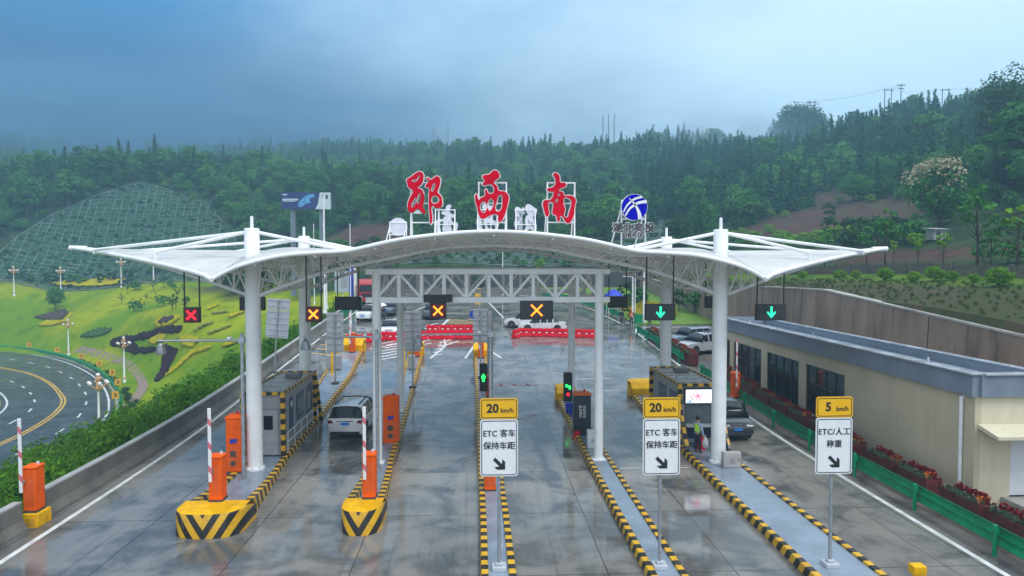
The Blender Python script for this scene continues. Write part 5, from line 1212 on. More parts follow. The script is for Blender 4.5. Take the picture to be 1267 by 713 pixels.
person(16.35, 71.8, zg(71.8), R(160), 'person in an orange vest at the plaza corner', MATS['navy_cloth'], MATS['navy_cloth'], MATS['orange_cloth'], MATS['orange_paint'], step=.05)
person(18.6, 72.9, zg(72.9), R(185), 'person in a red top standing on the verge beside the pale lamp mast', M('red_cloth', (.35, .02, .03), .8), MATS['navy_cloth'], step=.04)
pu = person(-10.55, 75.8, zg(75.8), R(190), 'person under a white umbrella near the left gantry post', MATS['navy_cloth'], MATS['navy_cloth'], arms=((.2, .22, 1.15), (-.24, -.02, .86)), step=.12)
t = thing('umbrella', (-10.75, 75.58, zg(75.8) + 1.05), 'white umbrella held over a person near the left gantry post', 'umbrella')
MB().tube((0, 0, 0), (0, 0, 1.05), .012, 6).build('shaft', MATS['grey_steel'], t); MB().lathe([(.62, .72), (.58, .80), (.42, .94), (.2, 1.03), (.01, 1.06)], 8).build('cover', MATS['sign_white'], t, smooth=30)
MB().path([(0, 0, .03), (0, 0, -.04), (.03, 0, -.07), (.06, 0, -.04)], .016, 6).build('handle', MATS['ink'], t)
# blue folding tent by the verge
t = thing('folding_tent', (15.9, 79.2, zg(79.2)), 'half folded blue canopy tent on thin white legs by the far verge', 'tent')
for sx in (-.7, .7):
    for sy in (-.7, .7): MB().tube((sx, sy, 0), (sx, sy, 2.5), .035, 6).build('leg', MATS['white_paint'], t)
b = MB(); rr = random.Random(3); n = 9; G_ = [[((i / n - .5) * 2.0, (j / n - .5) * 2.0, 2.35 + .9 * (1 - max(abs(i / n - .5), abs(j / n - .5)) * 2) + rr.uniform(-.14, .14)) for j in range(n + 1)] for i in range(n + 1)]
c_ = b.grid(G_).build('cover', M('tent_blue', (.012, .05, .55), .45), t, smooth=35); so_ = c_.modifiers.new('s', 'SOLIDIFY'); so_.thickness = .05
for zz in (.9, 1.8): MB().bar((-.7, -.7, zz), (.7, -.7, zz), .03).bar((-.7, .7, zz), (.7, .7, zz), .03).build('brace', MATS['white_paint'], t)
t = thing('litter_bin', (17.5, 73.6, zg(73.6)), 'green bin between the people at the plaza corner', 'bin'); MB().box(0, 0, 0, .8, .7, .95).build('tub', MATS['guard_green'], t, bevel=.04); MB().box(0, 0, .95, .86, .76, .1).build('lid', MATS['guard_green'], t, bevel=.03)

# ================================================================ CREAM BUILDING, RETAINING WALLS
bX, bY0, bY1 = 18.95, 24.85, 52.7; bW = 3.9; zg0 = 4.28; zg1 = 5.12
bl = thing('office_building', (bX, bY0, 0), 'low cream office building with a blue grey roof edge right of the lanes', 'building')
cw = MATS['cream_wall']
wins = [(34.1, 38.3), (39.15, 43.6), (44.5, 49.4), (50.2, 52.0)]; wz0, wz1 = .75, 3.55
b = MB(); prev = bY0
for a, c in wins:
    b.box(.12, (prev + a) / 2 - bY0, -.2, .24, a - prev, zg0 + .2 - .002); prev = c
    b.box(.12, (a + c) / 2 - bY0, -.2, .24, c - a, wz0 + .2); b.box(.12, (a + c) / 2 - bY0, wz1, .24, c - a, zg0 - wz1 - .002)
b.box(.12, (prev + bY1) / 2 - bY0, -.2, .24, bY1 - prev, zg0 + .2 - .002)
b.build('wall', cw, bl)
b = MB(); dx0, dx1, dz1 = 1.45, 2.55, 2.62                    # end wall with the doorway
b.box(.24 + (dx0 - .24) / 2, .12, -.2, dx0 - .24, .24, zg0 + .2 - .002).box((dx1 + bW) / 2, .12, -.2, bW - dx1, .24, zg0 + .2 - .002).box((dx0 + dx1) / 2, .12, dz1, dx1 - dx0, .24, zg0 - dz1 - .002)
b.box(bW / 2 + .12, bY1 - bY0 - .12, -.2, bW - .24, .24, zg0 + .2 - .002).box(bW - .12, (bY1 - bY0) / 2, -.2, .24, bY1 - bY0 - .5, zg0 + .2 - .002)
b.build('end_wall', M('cream_pale', (.68, .61, .45), .7, .06, .5, spec=.25, streak=.12), bl)
b = MB()
fz = MATS['fascia']
b.box(-.02, (bY1 - bY0) / 2, zg0, .3, bY1 - bY0 + .1, zg1 - zg0).box(bW / 2 + .08, -.02, zg0, bW - .1, .3, zg1 - zg0).box(bW - .1, (bY1 - bY0) / 2 + .1, zg0, .26, bY1 - bY0 - .3, zg1 - zg0 - .18).box(bW / 2, bY1 - bY0 - .1, zg0, bW - .5, .26, zg1 - zg0 - .02)
b.build('fascia', fz, bl)
b = MB()
b.box(-.04, (bY1 - bY0) / 2 - .02, zg1, .46, bY1 - bY0 + .2, .07).box(bW / 2 + .2, -.04, zg1, bW - .04, .46, .07).box(bW - .1, (bY1 - bY0) / 2 + .14, zg1 - .18, .36, bY1 - bY0 - .2, .06)
b.build('parapet_flashing', M('flashing', (.46, .50, .56), .25, .1, .8, metal=.3), bl, bevel=.01)
MB().box(bW / 2, (bY1 - bY0) / 2, zg0 + .12, bW - .4, bY1 - bY0 - .4, .12).build('roof', MATS['roof_metal'], bl)
for a, c in wins:
    w = thing_w = MB().box(.14, (a + c) / 2 - bY0, wz0, .03, c - a, wz1 - wz0).build('window', M('window_glass', (.022, .028, .034), .06, .2, 1.), bl)
    fr = MB(); n = max(2, round((c - a) / 1.1))
    for k in range(n + 1): fr.box(.10, a + (c - a) * k / n - bY0 + (.03 if k == 0 else -.03 if k == n else 0), wz0, .07, .06, wz1 - wz0)
    for zz in (wz0, wz0 + 1.75, wz1 - .06): fr.box(.094, (a + c) / 2 - bY0, zz, .07, c - a - .14, .06)
    fr.build('window_frame', M('window_frame', (.045, .045, .05), .4), w)
    MB().box(-.03, (a + c) / 2 - bY0, wz0 - .07, .16, c - a + .1, .06).build('window_sill', M('sill_grey', (.3, .3, .3), .6), w)
dr = MB().box((dx0 + dx1) / 2, .1, .42, dx1 - dx0 - .06, .05, dz1 - .44).build('door', M('door_white', (.76, .78, .82), .4, .04), bl); MB().box(dx1 - .18, .06, 1.35, .04, .04, .2).build('handle', MATS['black_metal'], dr)
cn = MB().add([(x, y, z) for x, z in ((.12, 3.02), (bW - .3, 3.02)) for y, z in ((-.01, 3.06), (-.01, 3.22), (-1.05, 2.98), (-1.05, 2.86))], [(0, 1, 2, 3), (4, 7, 6, 5), (0, 4, 5, 1), (1, 5, 6, 2), (2, 6, 7, 3), (3, 7, 4, 0)]).build('door_canopy', M('canopy_cream', (.66, .60, .44), .6, .06), bl)
b = MB().box(2.35, -.72, -.1, 2.5, 1.4, .5).box(2.45, -1.6, -.1, 2.3, .36, .32).box(2.5, -1.95, -.1, 2.2, .34, .16); b.build('door_step', M('step_grey', (.36, .35, .32), .5, .15), bl, bevel=.015)
MB().tube((-.09, .62, .1), (-.09, .62, zg0 - .12), .07, 12).tube((-.09, .62, zg0 - .2), (.05, .62, zg0 - .05), .07, 12).build('drainpipe', MATS['white_paint'], bl, smooth=40)
b = MB()
for yy in (3, 13, 22): b.tube((.16, yy, zg1 + .07), (.16, yy, zg1 + .25), .05, 8)
b.build('roof_vent', MATS['grey_steel'], bl)
tag(MB().add([(16.95, -20, .012), (26.6, -20, .012), (26.6, 57, zg(57) + .012), (16.95, 57, zg(57) + .012)], []).grid([[(x, y, zg(y) + .012) for x in (16.95, 26.55)] for y in np.arange(-20, 58, 1.)]).build('side_pavement', M('pavement_brown', (.135, .115, .10), .3, .3, .9), smooth=True), kind='structure')

def ret_wall(pts, label, th=.55, mat='concrete_wall', base=-.6):
    t = thing('retaining_wall', (*pts[0][:2], 0), label, 'retaining wall'); P_ = []
    for (x0, y0, z0), (x1, y1, z1) in zip(pts[:-1], pts[1:]):
        n = max(1, int(math.hypot(x1 - x0, y1 - y0) / 2))
        P_ += [(x0 + (x1 - x0) * k / n, y0 + (y1 - y0) * k / n, z0 + (z1 - z0) * k / n) for k in range(n)]
    P_.append(pts[-1]); a = np.array(P_); d = np.gradient(a[:, :2], axis=0); d /= np.linalg.norm(d, axis=1)[:, None]; nr = np.stack([d[:, 1], -d[:, 0]], 1)
    o0 = a[0]; rows = []; cop = []
    for p, k in zip(a, nr):
        zb = zg(p[1]) + base
        rows.append([(p[0] - o0[0] + k[0] * w, p[1] - o0[1] + k[1] * w, z) for w, z in ((-.28, zb), (0, p[2]), (th, p[2]), (th, zb))])
        cop.append([(p[0] - o0[0] + k[0] * w, p[1] - o0[1] + k[1] * w, p[2] + z) for w, z in ((-.05, -.02), (-.05, .1), (th + .06, .1), (th + .06, -.02))])
    MB().grid(rows).build('wall', MATS['retaining'] if mat == 'retaining' else MATS[mat], t)
    MB().grid(cop).build('coping', M('coping_pale', (.36, .33, .30), .7, .25, .6), t)
    j = MB()
    for i in range(5, len(a), 11):
        p, k = a[i], nr[i]; zb = zg(p[1]); j.bar((p[0] - o0[0] - k[0] * .30, p[1] - o0[1] - k[1] * .30, zb), (p[0] - o0[0] - k[0] * .02, p[1] - o0[1] - k[1] * .02, p[2]), .04, .03)
    j.build('joint', MATS['dark_plinth'], t)
q = NT('retaining'); n = q.noise(.5, 6, stretch=(1, 1, .35)); s_ = q.noise(1., 5, stretch=(1.4, 1.4, .12))
c = q.mix(q.rng(n, .3, .7), (.21, .142, .102), (.345, .25, .185)); c = q.mix(q.math('MULTIPLY', q.rng(s_, .5, .72), .6), c, (.05, .042, .036)); q.col(c); q.rough(.75); q.bump(q.noise(3, 6), .3, .03); MATS['retaining'] = q.m
ret_wall([(26.5, 6, 4.75), (26.5, 20, 5.15), (26.5, 32.4, 5.82), (26.5, 51, 7.25), (26.5, 62, 7.1), (26.5, 72, 6.7), (26.5, 88, 6.1), (26.5, 110, 7.2)], 'tall stained concrete retaining wall behind the cream building', mat='retaining')
WX = M('dark_wall', (.055, .058, .06), .6, .25, .6)
ret_wall([(-18, 111.3, 7.9), (0, 111.2, 8.0), (27, 111, 7.9)][::-1], 'long dark retaining wall at the far end of the plaza', th=-.5, mat='dark_wall')

# planters
RFL = M('flower_red', (.24, .008, .014), .6, .3, 9); GFL = M('foliage_pale', (.13, .17, .10), .7, .3, 9); OFL = M('flower_orange', (.62, .17, .015), .6, .3, 9); PBX = M('planter_wood', (.13, .022, .018), .55, .25, 4)
def tuft_field(B, x0, x1, y0, y1, z, n, sz, hgt, rnd):
    for _ in range(n):
        x, y = rnd.uniform(x0, x1), rnd.uniform(y0, y1); zz = z + rnd.uniform(0, hgt); a = rnd.uniform(0, 3.14); s = sz * rnd.uniform(.6, 1.3); tl = rnd.uniform(-.5, .5)
        c, d = math.cos(a) * s, math.sin(a) * s; B.add([(x - c, y - d, zz - s * .5), (x + c, y + d, zz - s * .5 + tl * s), (x + c * .8 - d * .5, y + d * .8 + c * .5, zz + s), (x - c * .8 - d * .5, y - d * .8 + c * .5, zz + s)], [(0, 1, 2, 3)])
def make_planter(seed, first):
    rnd = random.Random(seed); t = thing('flower_box', (0, 0, 0), 'dark red wooden planter with red flowers behind the long green guardrail', 'planter', 'flower planters along the guardrails')
    b = MB()
    for x, y, sx, sy in ((-.27, 0, .05, 1.9), (.27, 0, .05, 1.9), (0, -.925, .49, .05), (0, .925, .49, .05)): b.box(x, y, 0, sx, sy, .9)
    for sx in (-1, 1):
        for sy in (-1, 1): b.box(sx * .28, sy * .94, 0, .09, .09, .98)
    b.box(0, 0, .76, .48, 1.8, .06); b.build('box', PBX, t)
    f = MB(); tuft_field(f, -.27, -.04, -.88, .88, .86, 150, .07, .16, rnd); f.build('foliage', GFL, t, fix=False)
    f = MB(); tuft_field(f, -.02, .28, -.88, .75, .92, 150, .06, .24, rnd); f.build('flowers', RFL, t, fix=False)
    f = MB(); tuft_field(f, -.22, .2, -.9, -.68, .96, 24, .06, .18, rnd); f.build('flowers', OFL, t, fix=False)
    return t
PA, PB_ = make_planter(1, True), make_planter(2, False)
used = [False, False]
def planter(x, y, lab=None, rz=0.):
    k = random.randrange(2); src = (PA, PB_)[k]
    if not used[k]: used[k] = True; src.location = (x, y, zg(y)); src.rotation_euler = (0, 0, rz); o = src
    else: o = dup(src, (x, y, zg(y)), rz)
    if lab: o['label'] = lab
for y in (18.7, 21.35, 23.55, 26.3, 28.5, 31.4, 33.6, 36.2, 38.4, 40.6, 43.1, 45.4, 47.6): planter(17.78 - (y - 18) * .006, y)
LB = 'dark red planter with red flowers in front of the parked silver cars'
for y in (53.6, 55.7, 57.8, 59.9, 62.0, 64.1): planter(17.0 - (y - 53) * .03, y, LB, R(2))

# fence on the terrace
t = thing('timber_fence', (37, 28, 8.2), 'low brown panel fence along the terrace above the retaining wall', 'fence'); fm = M('fence_brown', (.13, .105, .088), .7, .25, 3)
for i in range(26):
    y = 28 + i * 2.9; z = h1(37, y); MB().box(0, y - 28, z - 8.2 - .4, .12, .12, 1.4).build('post', M('fence_post', (.10, .09, .08), .6), t)
    if i < 25:
        z2 = h1(37, y + 2.9); b = MB()
        for k in range(14):
            f = (k + .5) / 14; b.box(0, y - 28 + 2.9 * f, z + (z2 - z) * f - 8.2 - .1, .03, .15, .85)
        for h in (.15, .8): b.bar((.03, y - 28, z - 8.2 + h), (.03, y - 28 + 2.9, z2 - 8.2 + h), .05, .08)
        b.build('panel', fm, t)
# small hut on the red soil
hx, hy, hz_ = hit(1158, 298, 60); t = thing('field_hut', (hx, hy, hz_), 'tiny tin roofed hut among bushes on the right slope', 'hut', None, 0., .62)
MB().box(0, 0, 0, 2.4, 2.2, 1.9).build('wall', M('hut_wall', (.30, .31, .31), .7, .2), t); MB().add([(x, y, z) for y, z in ((-1.5, 1.9), (1.5, 2.25)) for x in (-1.7, 1.7)] + [(x, y, z + .07) for y, z in ((-1.5, 1.9), (1.5, 2.25)) for x in (-1.7, 1.7)], [(0, 1, 3, 2), (4, 6, 7, 5), (0, 4, 5, 1), (2, 3, 7, 6), (0, 2, 6, 4), (1, 5, 7, 3)]).build('roof', M('hut_roof', (.35, .33, .34), .5, .25), t); MB().box(-.3, -1.105, 0, .8, .04, 1.6).build('door', MATS['dark_plinth'], t)

# ================================================================ NET SLOPES (concrete frame beams)
q = NT('beam_concrete'); q.col(q.mix(q.rng(q.noise(.3, 5), .35, .65), (.10, .13, .125), (.21, .24, .235))); q.rough(.8); BM = q.m
def net(poly, name, label, du, dv, rr, r=.13, slant=0.):
    a = np.array([p[:2] for p in poly]); x0, y0 = a.min(0); x1, y1 = a.max(0); B = MB()
    def strip(line):
        run = []
        for p in line:
            if in_poly(p[0:1], p[1:2], poly)[0]: run.append(p)
            else:
                if len(run) > 1: flush(run)
                run = []
        if len(run) > 1: flush(run)
    def flush(run):
        run = np.array(run); z = hz(run[:, 0], run[:, 1]); B.path([(x, y, zz + .1) for (x, y), zz in zip(run, z)], r, 4, cap=False)
    for y in np.arange(y0, y1, dv): strip(np.stack([np.arange(x0, x1, 1.2), np.full(len(np.arange(x0, x1, 1.2)), y)], 1))
    for x in np.arange(x0 - 20, x1 + 20, du):
        yy = np.arange(y0, y1, .8); strip(np.stack([x + slant * (yy - y0), yy], 1))
    bd = np.array(list(poly) + [poly[0]]); 
    for p, q2 in zip(bd[:-1], bd[1:]):
        n = max(2, int(np.linalg.norm(q2[:2] - p[:2]) / 1.5)); l = np.stack([np.linspace(p[0], q2[0], n), np.linspace(p[1], q2[1], n)], 1); z = hz(l[:, 0], l[:, 1]); B.path([(x, y, zz + .12) for (x, y), zz in zip(l, z)], r * 1.3, 4, cap=False)
    tag(B.build(name, BM), label, 'slope frame')
net(NET_POLY, 'slope_frame', 'big rounded slope reinforced with a pale grid of beams on the left hillside', 2.0, 1.35, 0, .075, -.28)
net(NET2_POLY, 'slope_frame', 'smaller gridded slope behind the canopy, right of the round blue emblem', 2.2, 1.3, 0, .055, .3)

# ================================================================ LAMPS, MASTS, BILLBOARD
def lantern(x, y, z, label, h=6.0, first=[None]):
    if first[0] is None:
        t = thing('street_lamp', (x, y, z), label, 'street lamp', 'white ornate lamps with rings of globes along the lawn'); first[0] = t
        MB().lathe([(.22, -.3), (.22, .5), (.12, .7), (.085, h * .78), (.1, h * .8)], 12).build('pole', MATS['white_paint'], t, smooth=40)
        MB().lathe([(.12, .5), (.24, .52), (.24, .7), (.12, .75)], 12).build('collar', MATS['brass_orange'], t)
        MB().lathe([(.1, h * .78), (.24, h * .8), (.24, h * .83), (.19, h * .85), (.19, h * .95), (.27, h * .96), (.27, h * .985), (.1, h)], 12).build('lantern_head', MATS['brass_orange'], t)
        ar = MB()
        for k in range(6):
            a = k * math.pi / 3; c, s = math.cos(a), math.sin(a); ar.path([(c * .2, s * .2, h * .82), (c * .6, s * .6, h * .86), (c * .8, s * .8, h * .88)], .045, 6)
        ar.build('bracket', MATS['brass_orange'], t)
        for k in range(6):
            a = k * math.pi / 3; MB().ball((math.cos(a) * .8, math.sin(a) * .8, h * .91), .18, 10).build('globe', MATS['lamp_globe'], t, smooth=True)
        MB().ball((0, 0, h + .18), .19, 10).build('globe', MATS['lamp_globe'], t, smooth=True)
        return t
    return dup(first[0], (x, y, z), random.uniform(0, 1), label)
for u, v, Y, lab in ((85, 440, None, 'white ornate lamp post nearest to the lawn tree, beside the loop road'), (154, 474, None, 'white ornate lamp post between footpath and loop road'), (123, 543, 64, 'white ornate lamp post rising out of the green hedge'),
                     (17, 347, 150, 'white ornate lamp post at the far left edge of the lawn'), (75, 347, 150, 'white ornate lamp post on the far lawn edge above the lone tree'), (150, 346, 150, 'white ornate lamp post behind the left canopy tip'), (190, 346, 152, 'white ornate lamp post behind the left canopy wing')):
    if Y is None: x, y, z = hit(u, v, 60)
    else:
        x, _, _ = at(u, v, Y); y = Y; z = h1(x, y)
    lantern(x, y, z, lab)
def mast(x, y, zb, zt, r, label, arm=False, name='lamp_mast', mat='white_paint'):
    t = thing(name, (x, y, zb), label, 'mast'); MB().lathe([(r * 2.2, 0), (r * 2.2, .25), (r, .6), (r * .7, zt - zb)], 10).build('pole', MATS[mat], t, smooth=40)
    if arm: MB().bar((0, 0, zt - zb), (-.9, -.1, zt - zb + .1), .08, .06).build('arm', MATS[mat], t); MB().box(-1.0, -.1, zt - zb + .02, .4, .22, .12).build('lamp_head', MATS['grey_steel'], t, bevel=.03)
    else: MB().lathe([(r * .9, zt - zb), (r * .9, zt - zb + .12), (.02, zt - zb + .2)], 8).build('cap', MATS[mat], t)
for u, vb, vt, Y, r, lab, arm in ((400.5, 402, 244, 82, .13, 'tallest white mast, beside the billboard', False), (403.5, 398, 300, 86, .08, 'thin white mast just right of the tallest one', True), (433, 392, 279, 74, .06, 'thin white mast rising behind the left half of the canopy roof', False),
                                   (388, 395, 279, 90, .06, 'thin white mast between billboard and left column', False), (783, 399, 343, 75, .11, 'white mast with a short arm beside the blue tent', True), (786, 396, 340, 80, .07, 'thin grey mast behind the orange vested person', False), (797, 399, 336, 74, .12, 'pale tapering lamp mast on the right verge', False), (622, 368, 298, 104, .07, 'thin white mast behind the roof crest', False)):
    x, _, zt_ = at(u, vt, Y); mast(x, Y, zg(Y) if abs(u - 600) < 250 else h1(x, Y), zt_, r, lab, arm)
# billboard
x0, _, zt_ = at(348, 238, 112); x1, _, zb_ = at(409, 259, 112); bw, bh = x1 - x0, zt_ - zb_; bxc = (x0 + x1) / 2; bz0 = h1(bxc, 112.6)
t = thing('billboard', (bxc, 112, bz0), 'billboard with a dark blue left part and a white right end on two grey pillars', 'billboard')
MB().box(0, .3, zb_ - bz0, bw, .5, bh).build('panel_box', M('bill_grey', (.30, .32, .36), .5), t)
MB().panel([(-bw / 2, zb_ - bz0), (bw * .19, zb_ - bz0), (bw * .24, zb_ - bz0 + bh * .3), (bw * .285, zb_ - bz0 + bh), (-bw / 2, zb_ - bz0 + bh)], .03, .045).build('navy_poster', M('poster_navy', (.018, .03, .15), .4, .1, .6), t)
MB().panel([(bw * .19, zb_ - bz0), (bw / 2, zb_ - bz0), (bw / 2, zb_ - bz0 + bh), (bw * .285, zb_ - bz0 + bh), (bw * .24, zb_ - bz0 + bh * .3)], .028, .045).build('white_poster', M('poster_white', (.55, .62, .68), .4), t)
sw = MB(); qz = lambda a, b_: (a * bw, zb_ - bz0 + b_ * bh)
sw.panel([qz(-.18, .18), qz(-.12, .5), qz(.02, .86), qz(.16, .9), (qz(.18, .74)), qz(.06, .62), qz(.1, .4), qz(-.02, .3), qz(-.1, .12)], .012, .024)
sw.build('cyan_swoosh', M('poster_cyan', (.10, .32, .62), .4, .35, 2.2), t)
b = MB()
for k, (a, w_, hh) in enumerate(((.9, .1, .07), (.62, .32, .1), (.5, .26, .05))): b.panel([qz(-.48, a - hh), qz(-.48 + w_, a - hh), qz(-.48 + w_, a), qz(-.48, a)], .014, .026)
b.build('poster_caption', M('poster_pale', (.5, .55, .66), .5), t)
b = MB(); b.panel([qz(.40, .62), qz(.44, .62), qz(.45, .84), qz(.40, .86)], .01, .022).panel([qz(.33, .7), qz(.37, .7), qz(.37, .84), qz(.33, .84)], .01, .022); b.build('poster_mark', MATS['ink'], t)
for a in (-.29, .30): MB().box(a * bw, .7, -1., .75, .6, zb_ - bz0 + bh * .8).build('pillar', M('bill_pillar', (.16, .19, .24), .5), t)
# blue and white service panel by the far left bend
x, _, z_ = at(423, 356, 97); t = thing('notice_board', (x, 97, h1(x, 97)), 'pale ribbed notice board with a blue side beside the red lorry', 'notice board'); zz = 9.4 - .3 - h1(x, 97)
MB().box(0, 0, 1.6, 2.0, .15, 3.0).build('board', M('board_pale', (.42, .47, .56), .45), t); MB().box(.35, -.09, 2.3, .85, .03, 1.5).build('dark_screen', MATS['booth_grey'], t); MB().box(1.3, .2, .6, .6, .5, 4.6).build('blue_side', MATS['blue_paint'], t, bevel=.03); MB().box(1.85, .2, 0, .35, .5, 5.0).build('white_post', MATS['white_paint'], t)
for a in (-.7, .2): MB().tube((a, .1, -.3), (a, .1, 4.9), .08, 8).build('pole', MATS['white_paint'], t)
# utility poles on the ridges, and the wires between them
poles = []
for u, vb, vt, Y, lab, two in ((1004, 175, 125, 215, 'double wooden power pole with a crossbar beside the rounded hill', True), (1099, 140, 110, 215, 'slim double power pole on the right ridge', True), (1115, 140, 104, 205, 'power pole with two crossbars, tallest on the right ridge', False), (1170, 138, 110, 225, 'faint double power pole beyond the right ridge', True)):
    x, _, zt_ = at(u, vt, Y); z0 = h1(x, Y); t = thing('power_pole', (x, Y, z0), lab, 'power pole'); H_ = zt_ - z0
    pm = M('pole_dark', (.06, .06, .065), .7)
    for a in ((-1.1, 1.1) if two else (0,)): MB().tube((a, 0, -.5), (a, 0, H_), .16, 8, .12).build('pole', pm, t)
    MB().box(0, 0, H_ - .5, 3.6 if two else 2.6, .16, .2).build('crossbar', pm, t)
    if not two: MB().box(0, 0, H_ - 1.5, 1.9, .16, .2).build('crossbar', pm, t)
    for a in (-1.2, 0, 1.2): MB().lathe([(.06, 0), (.1, .1), (.06, .22)], 8, (a, 0, H_ - .3)).build('insulator', MATS['grey_steel'], t)
    poles.append((x, Y, z0 + H_))
poles.append(at(1300, 92, 190)); poles.sort()
for (a, b_) in zip(poles[:-1], poles[1:]):
    t = MB(); a, b_ = Vector(a), Vector(b_); d_ = (b_ - a).length
    for o_ in (-1.1, 1.1): t.path([a.lerp(b_, k / 10) + Vector((0, o_, -.25 - d_ * .03 * 4 * (k / 10) * (1 - k / 10))) for k in range(11)], .02, 4)
    tag(t.build('power_line', M('wire', (.05, .05, .055), .6)), 'pair of thin wires strung between two ridge power poles', 'cable', 'power lines on the right ridge')
for u, vt, Y, lab in ((537, 158, 330, 'faint lattice tower on the ridge left of the skyline tree'), (554, 156, 330, 'faint lattice tower on the ridge, right one of the close pair'), (746, 143, 330, 'thin mast on the ridge, first of three above the pines'), (753, 142, 332, 'thin mast on the ridge, middle of three above the pines'), (760, 142, 334, 'thin mast on the ridge, last of three above the pines')):
    x, _, zt_ = at(u, vt, Y); z0 = h1(x, Y); H_ = zt_ - z0; t = thing('ridge_tower', (x, Y, z0), lab, 'tower'); w = .9 if u < 600 else .25; b = MB()
    for sx in (-1, 1):
        for sy in (-1, 1): b.bar((sx * w, sy * w, 0), (sx * w * .4, sy * w * .4, H_), .12)
    for k in range(int(H_ / 1.6)):
        f0, f1 = k * 1.6 / H_, (k + 1) * 1.6 / H_; a0, a1 = w * (1 - .6 * f0), w * (1 - .6 * f1)
        for sy in (-1, 1): b.bar((-a0, sy * a0, f0 * H_), (a1, sy * a1, f1 * H_), .07)
        for sx in (-1, 1): b.bar((sx * a0, -a0, f0 * H_), (sx * a1, a1, f1 * H_), .07)
    b.build('lattice', M('tower_steel', (.22, .23, .26), .6), t); MB().tube((0, 0, H_), (0, 0, H_ + 1.2), .06, 6).build('antenna', MATS['tower_steel'], t)

# ================================================================ VEGETATION
def leaf_mat(name, lo, hi, rough=.75, transl=.25):
    q = NT(name); oi = q.n.new('ShaderNodeObjectInfo'); n = q.noise(1.1, 3); n2 = q.noise(.35, 3)
    gp = q.n.new('ShaderNodeNewGeometry'); stand = q.noise(.028, 3, vec=gp.outputs['Position'])     # whole stands differ in kind and age
    f = q.math('ADD', q.math('MULTIPLY', q.rng(stand, .36, .62), .42), q.math('MULTIPLY', q.rng(n, .3, .7), .3)); f = q.math('ADD', f, q.math('ADD', q.math('MULTIPLY', oi.outputs['Random'], .34), q.math('MULTIPLY', q.rng(n2, .35, .65), .08)))
    q.col(q.mix(f, lo, hi)); q.rough(rough); q.b.inputs['Specular IOR Level'].default_value = .12
    tr = q.n.new('ShaderNodeBsdfTranslucent'); q.l.new(q.b.inputs['Base Color'].links[0].from_socket, tr.inputs['Color'])
    mx_ = q.n.new('ShaderNodeMixShader'); mx_.inputs[0].default_value = transl; q.l.new(q.b.outputs[0], mx_.inputs[1]); q.l.new(tr.outputs[0], mx_.inputs[2])
    q.l.new(mx_.outputs[0], q.n['Material Output'].inputs['Surface']); MATS[name] = q.m; return q.m
leaf_mat('lf_pine', (.012, .075, .034), (.036, .14, .048)); leaf_mat('lf_broad', (.022, .125, .032), (.095, .27, .05)); leaf_mat('lf_lime', (.08, .22, .014), (.19, .36, .02))
leaf_mat('lf_hedge', (.030, .125, .008), (.135, .29, .018)); leaf_mat('lf_bloom', (.34, .31, .19), (.50, .46, .30)); leaf_mat('lf_dark', (.020, .068, .024), (.045, .115, .030)); leaf_mat('lf_yellow', (.40, .34, .015), (.55, .46, .02)); leaf_mat('lf_bank', (.05, .10, .02), (.11, .14, .035))
BARK = M('bark', (.065, .05, .038), .9, .3, 6)
def quads(cent, nrm, sz, asp, rng):
    """leaf-sized faces: centre, facing, size"""
    n = len(cent); nrm = nrm / (np.linalg.norm(nrm, axis=1)[:, None] + 1e-9); r = rng.normal(size=(n, 3)); u = np.cross(nrm, r); u /= np.linalg.norm(u, axis=1)[:, None] + 1e-9; w = np.cross(nrm, u)
    u = u * (sz * asp)[:, None]; w = w * sz[:, None]
    V = np.stack([cent - u * .45 - w * .5, cent + u * .55 - w * .28, cent + u * .4 + w * .5, cent - u * .6 + w * .3], 1).reshape(-1, 3); return V
def crown_v(h0, h1_, r, clumps, per, sz, rng, shape=1., hollow=.35):
    c = rng.normal(size=(clumps, 3)); c /= np.linalg.norm(c, axis=1)[:, None]; c *= (rng.uniform(hollow, 1, clumps) ** .6)[:, None]
    c[:, :2] *= r * .74; zm, zr = (h0 + h1_) / 2, (h1_ - h0) / 2; c[:, 2] = zm + c[:, 2] * zr * .78
    t = (c[:, 2] - h0) / (h1_ - h0); c[:, :2] *= (1 - (shape) * .55 * np.clip(t - .35, 0, 1))[:, None]
    cr = rng.uniform(.22, .42, clumps) * r
    d = rng.normal(size=(clumps, per, 3)); d /= np.linalg.norm(d, axis=2)[..., None]; d[..., 2] = np.where(d[..., 2] < -.35, -d[..., 2], d[..., 2])
    p = c[:, None] + d * (cr[:, None] * rng.uniform(.55, 1.08, (clumps, per)))[..., None] * np.array([1, 1, .72])
    nr = d + rng.normal(size=d.shape) * .45 + np.array([0, 0, .25])
    return quads(p.reshape(-1, 3), nr.reshape(-1, 3), rng.uniform(.6, 1.25, clumps * per) * sz, rng.uniform(.6, 1.0, clumps * per), rng)
def pine_v(h0, h1_, r, layers, sprays, sz, rng):
    P_, N_, S_ = [], [], []
    for i in range(layers):
        f = i / (layers - 1); z = h0 + (h1_ - h0) * f ** .92; R_ = r * (1 - f) ** .82 + .12; k = max(4, int(sprays * (1 - .55 * f)))
        for j in range(k):
            a = rng.uniform(0, 6.283); rr = R_ * rng.uniform(.75, 1.12)
            for m in range(3):
                g = (m + .6) / 3; d = np.array([math.cos(a), math.sin(a), 0]); P_.append(d * rr * g + np.array([rng.normal() * .08, rng.normal() * .08, z - rr * g * .28 + rng.normal() * .12])); N_.append(d * .55 + np.array([0, 0, .8]) + rng.normal(size=3) * .3); S_.append(sz * rng.uniform(.7, 1.25) * (1.15 - .5 * f))
    P_, N_, S_ = map(np.array, (P_, N_, S_)); return quads(P_, N_, S_, np.full(len(S_), .75), rng)
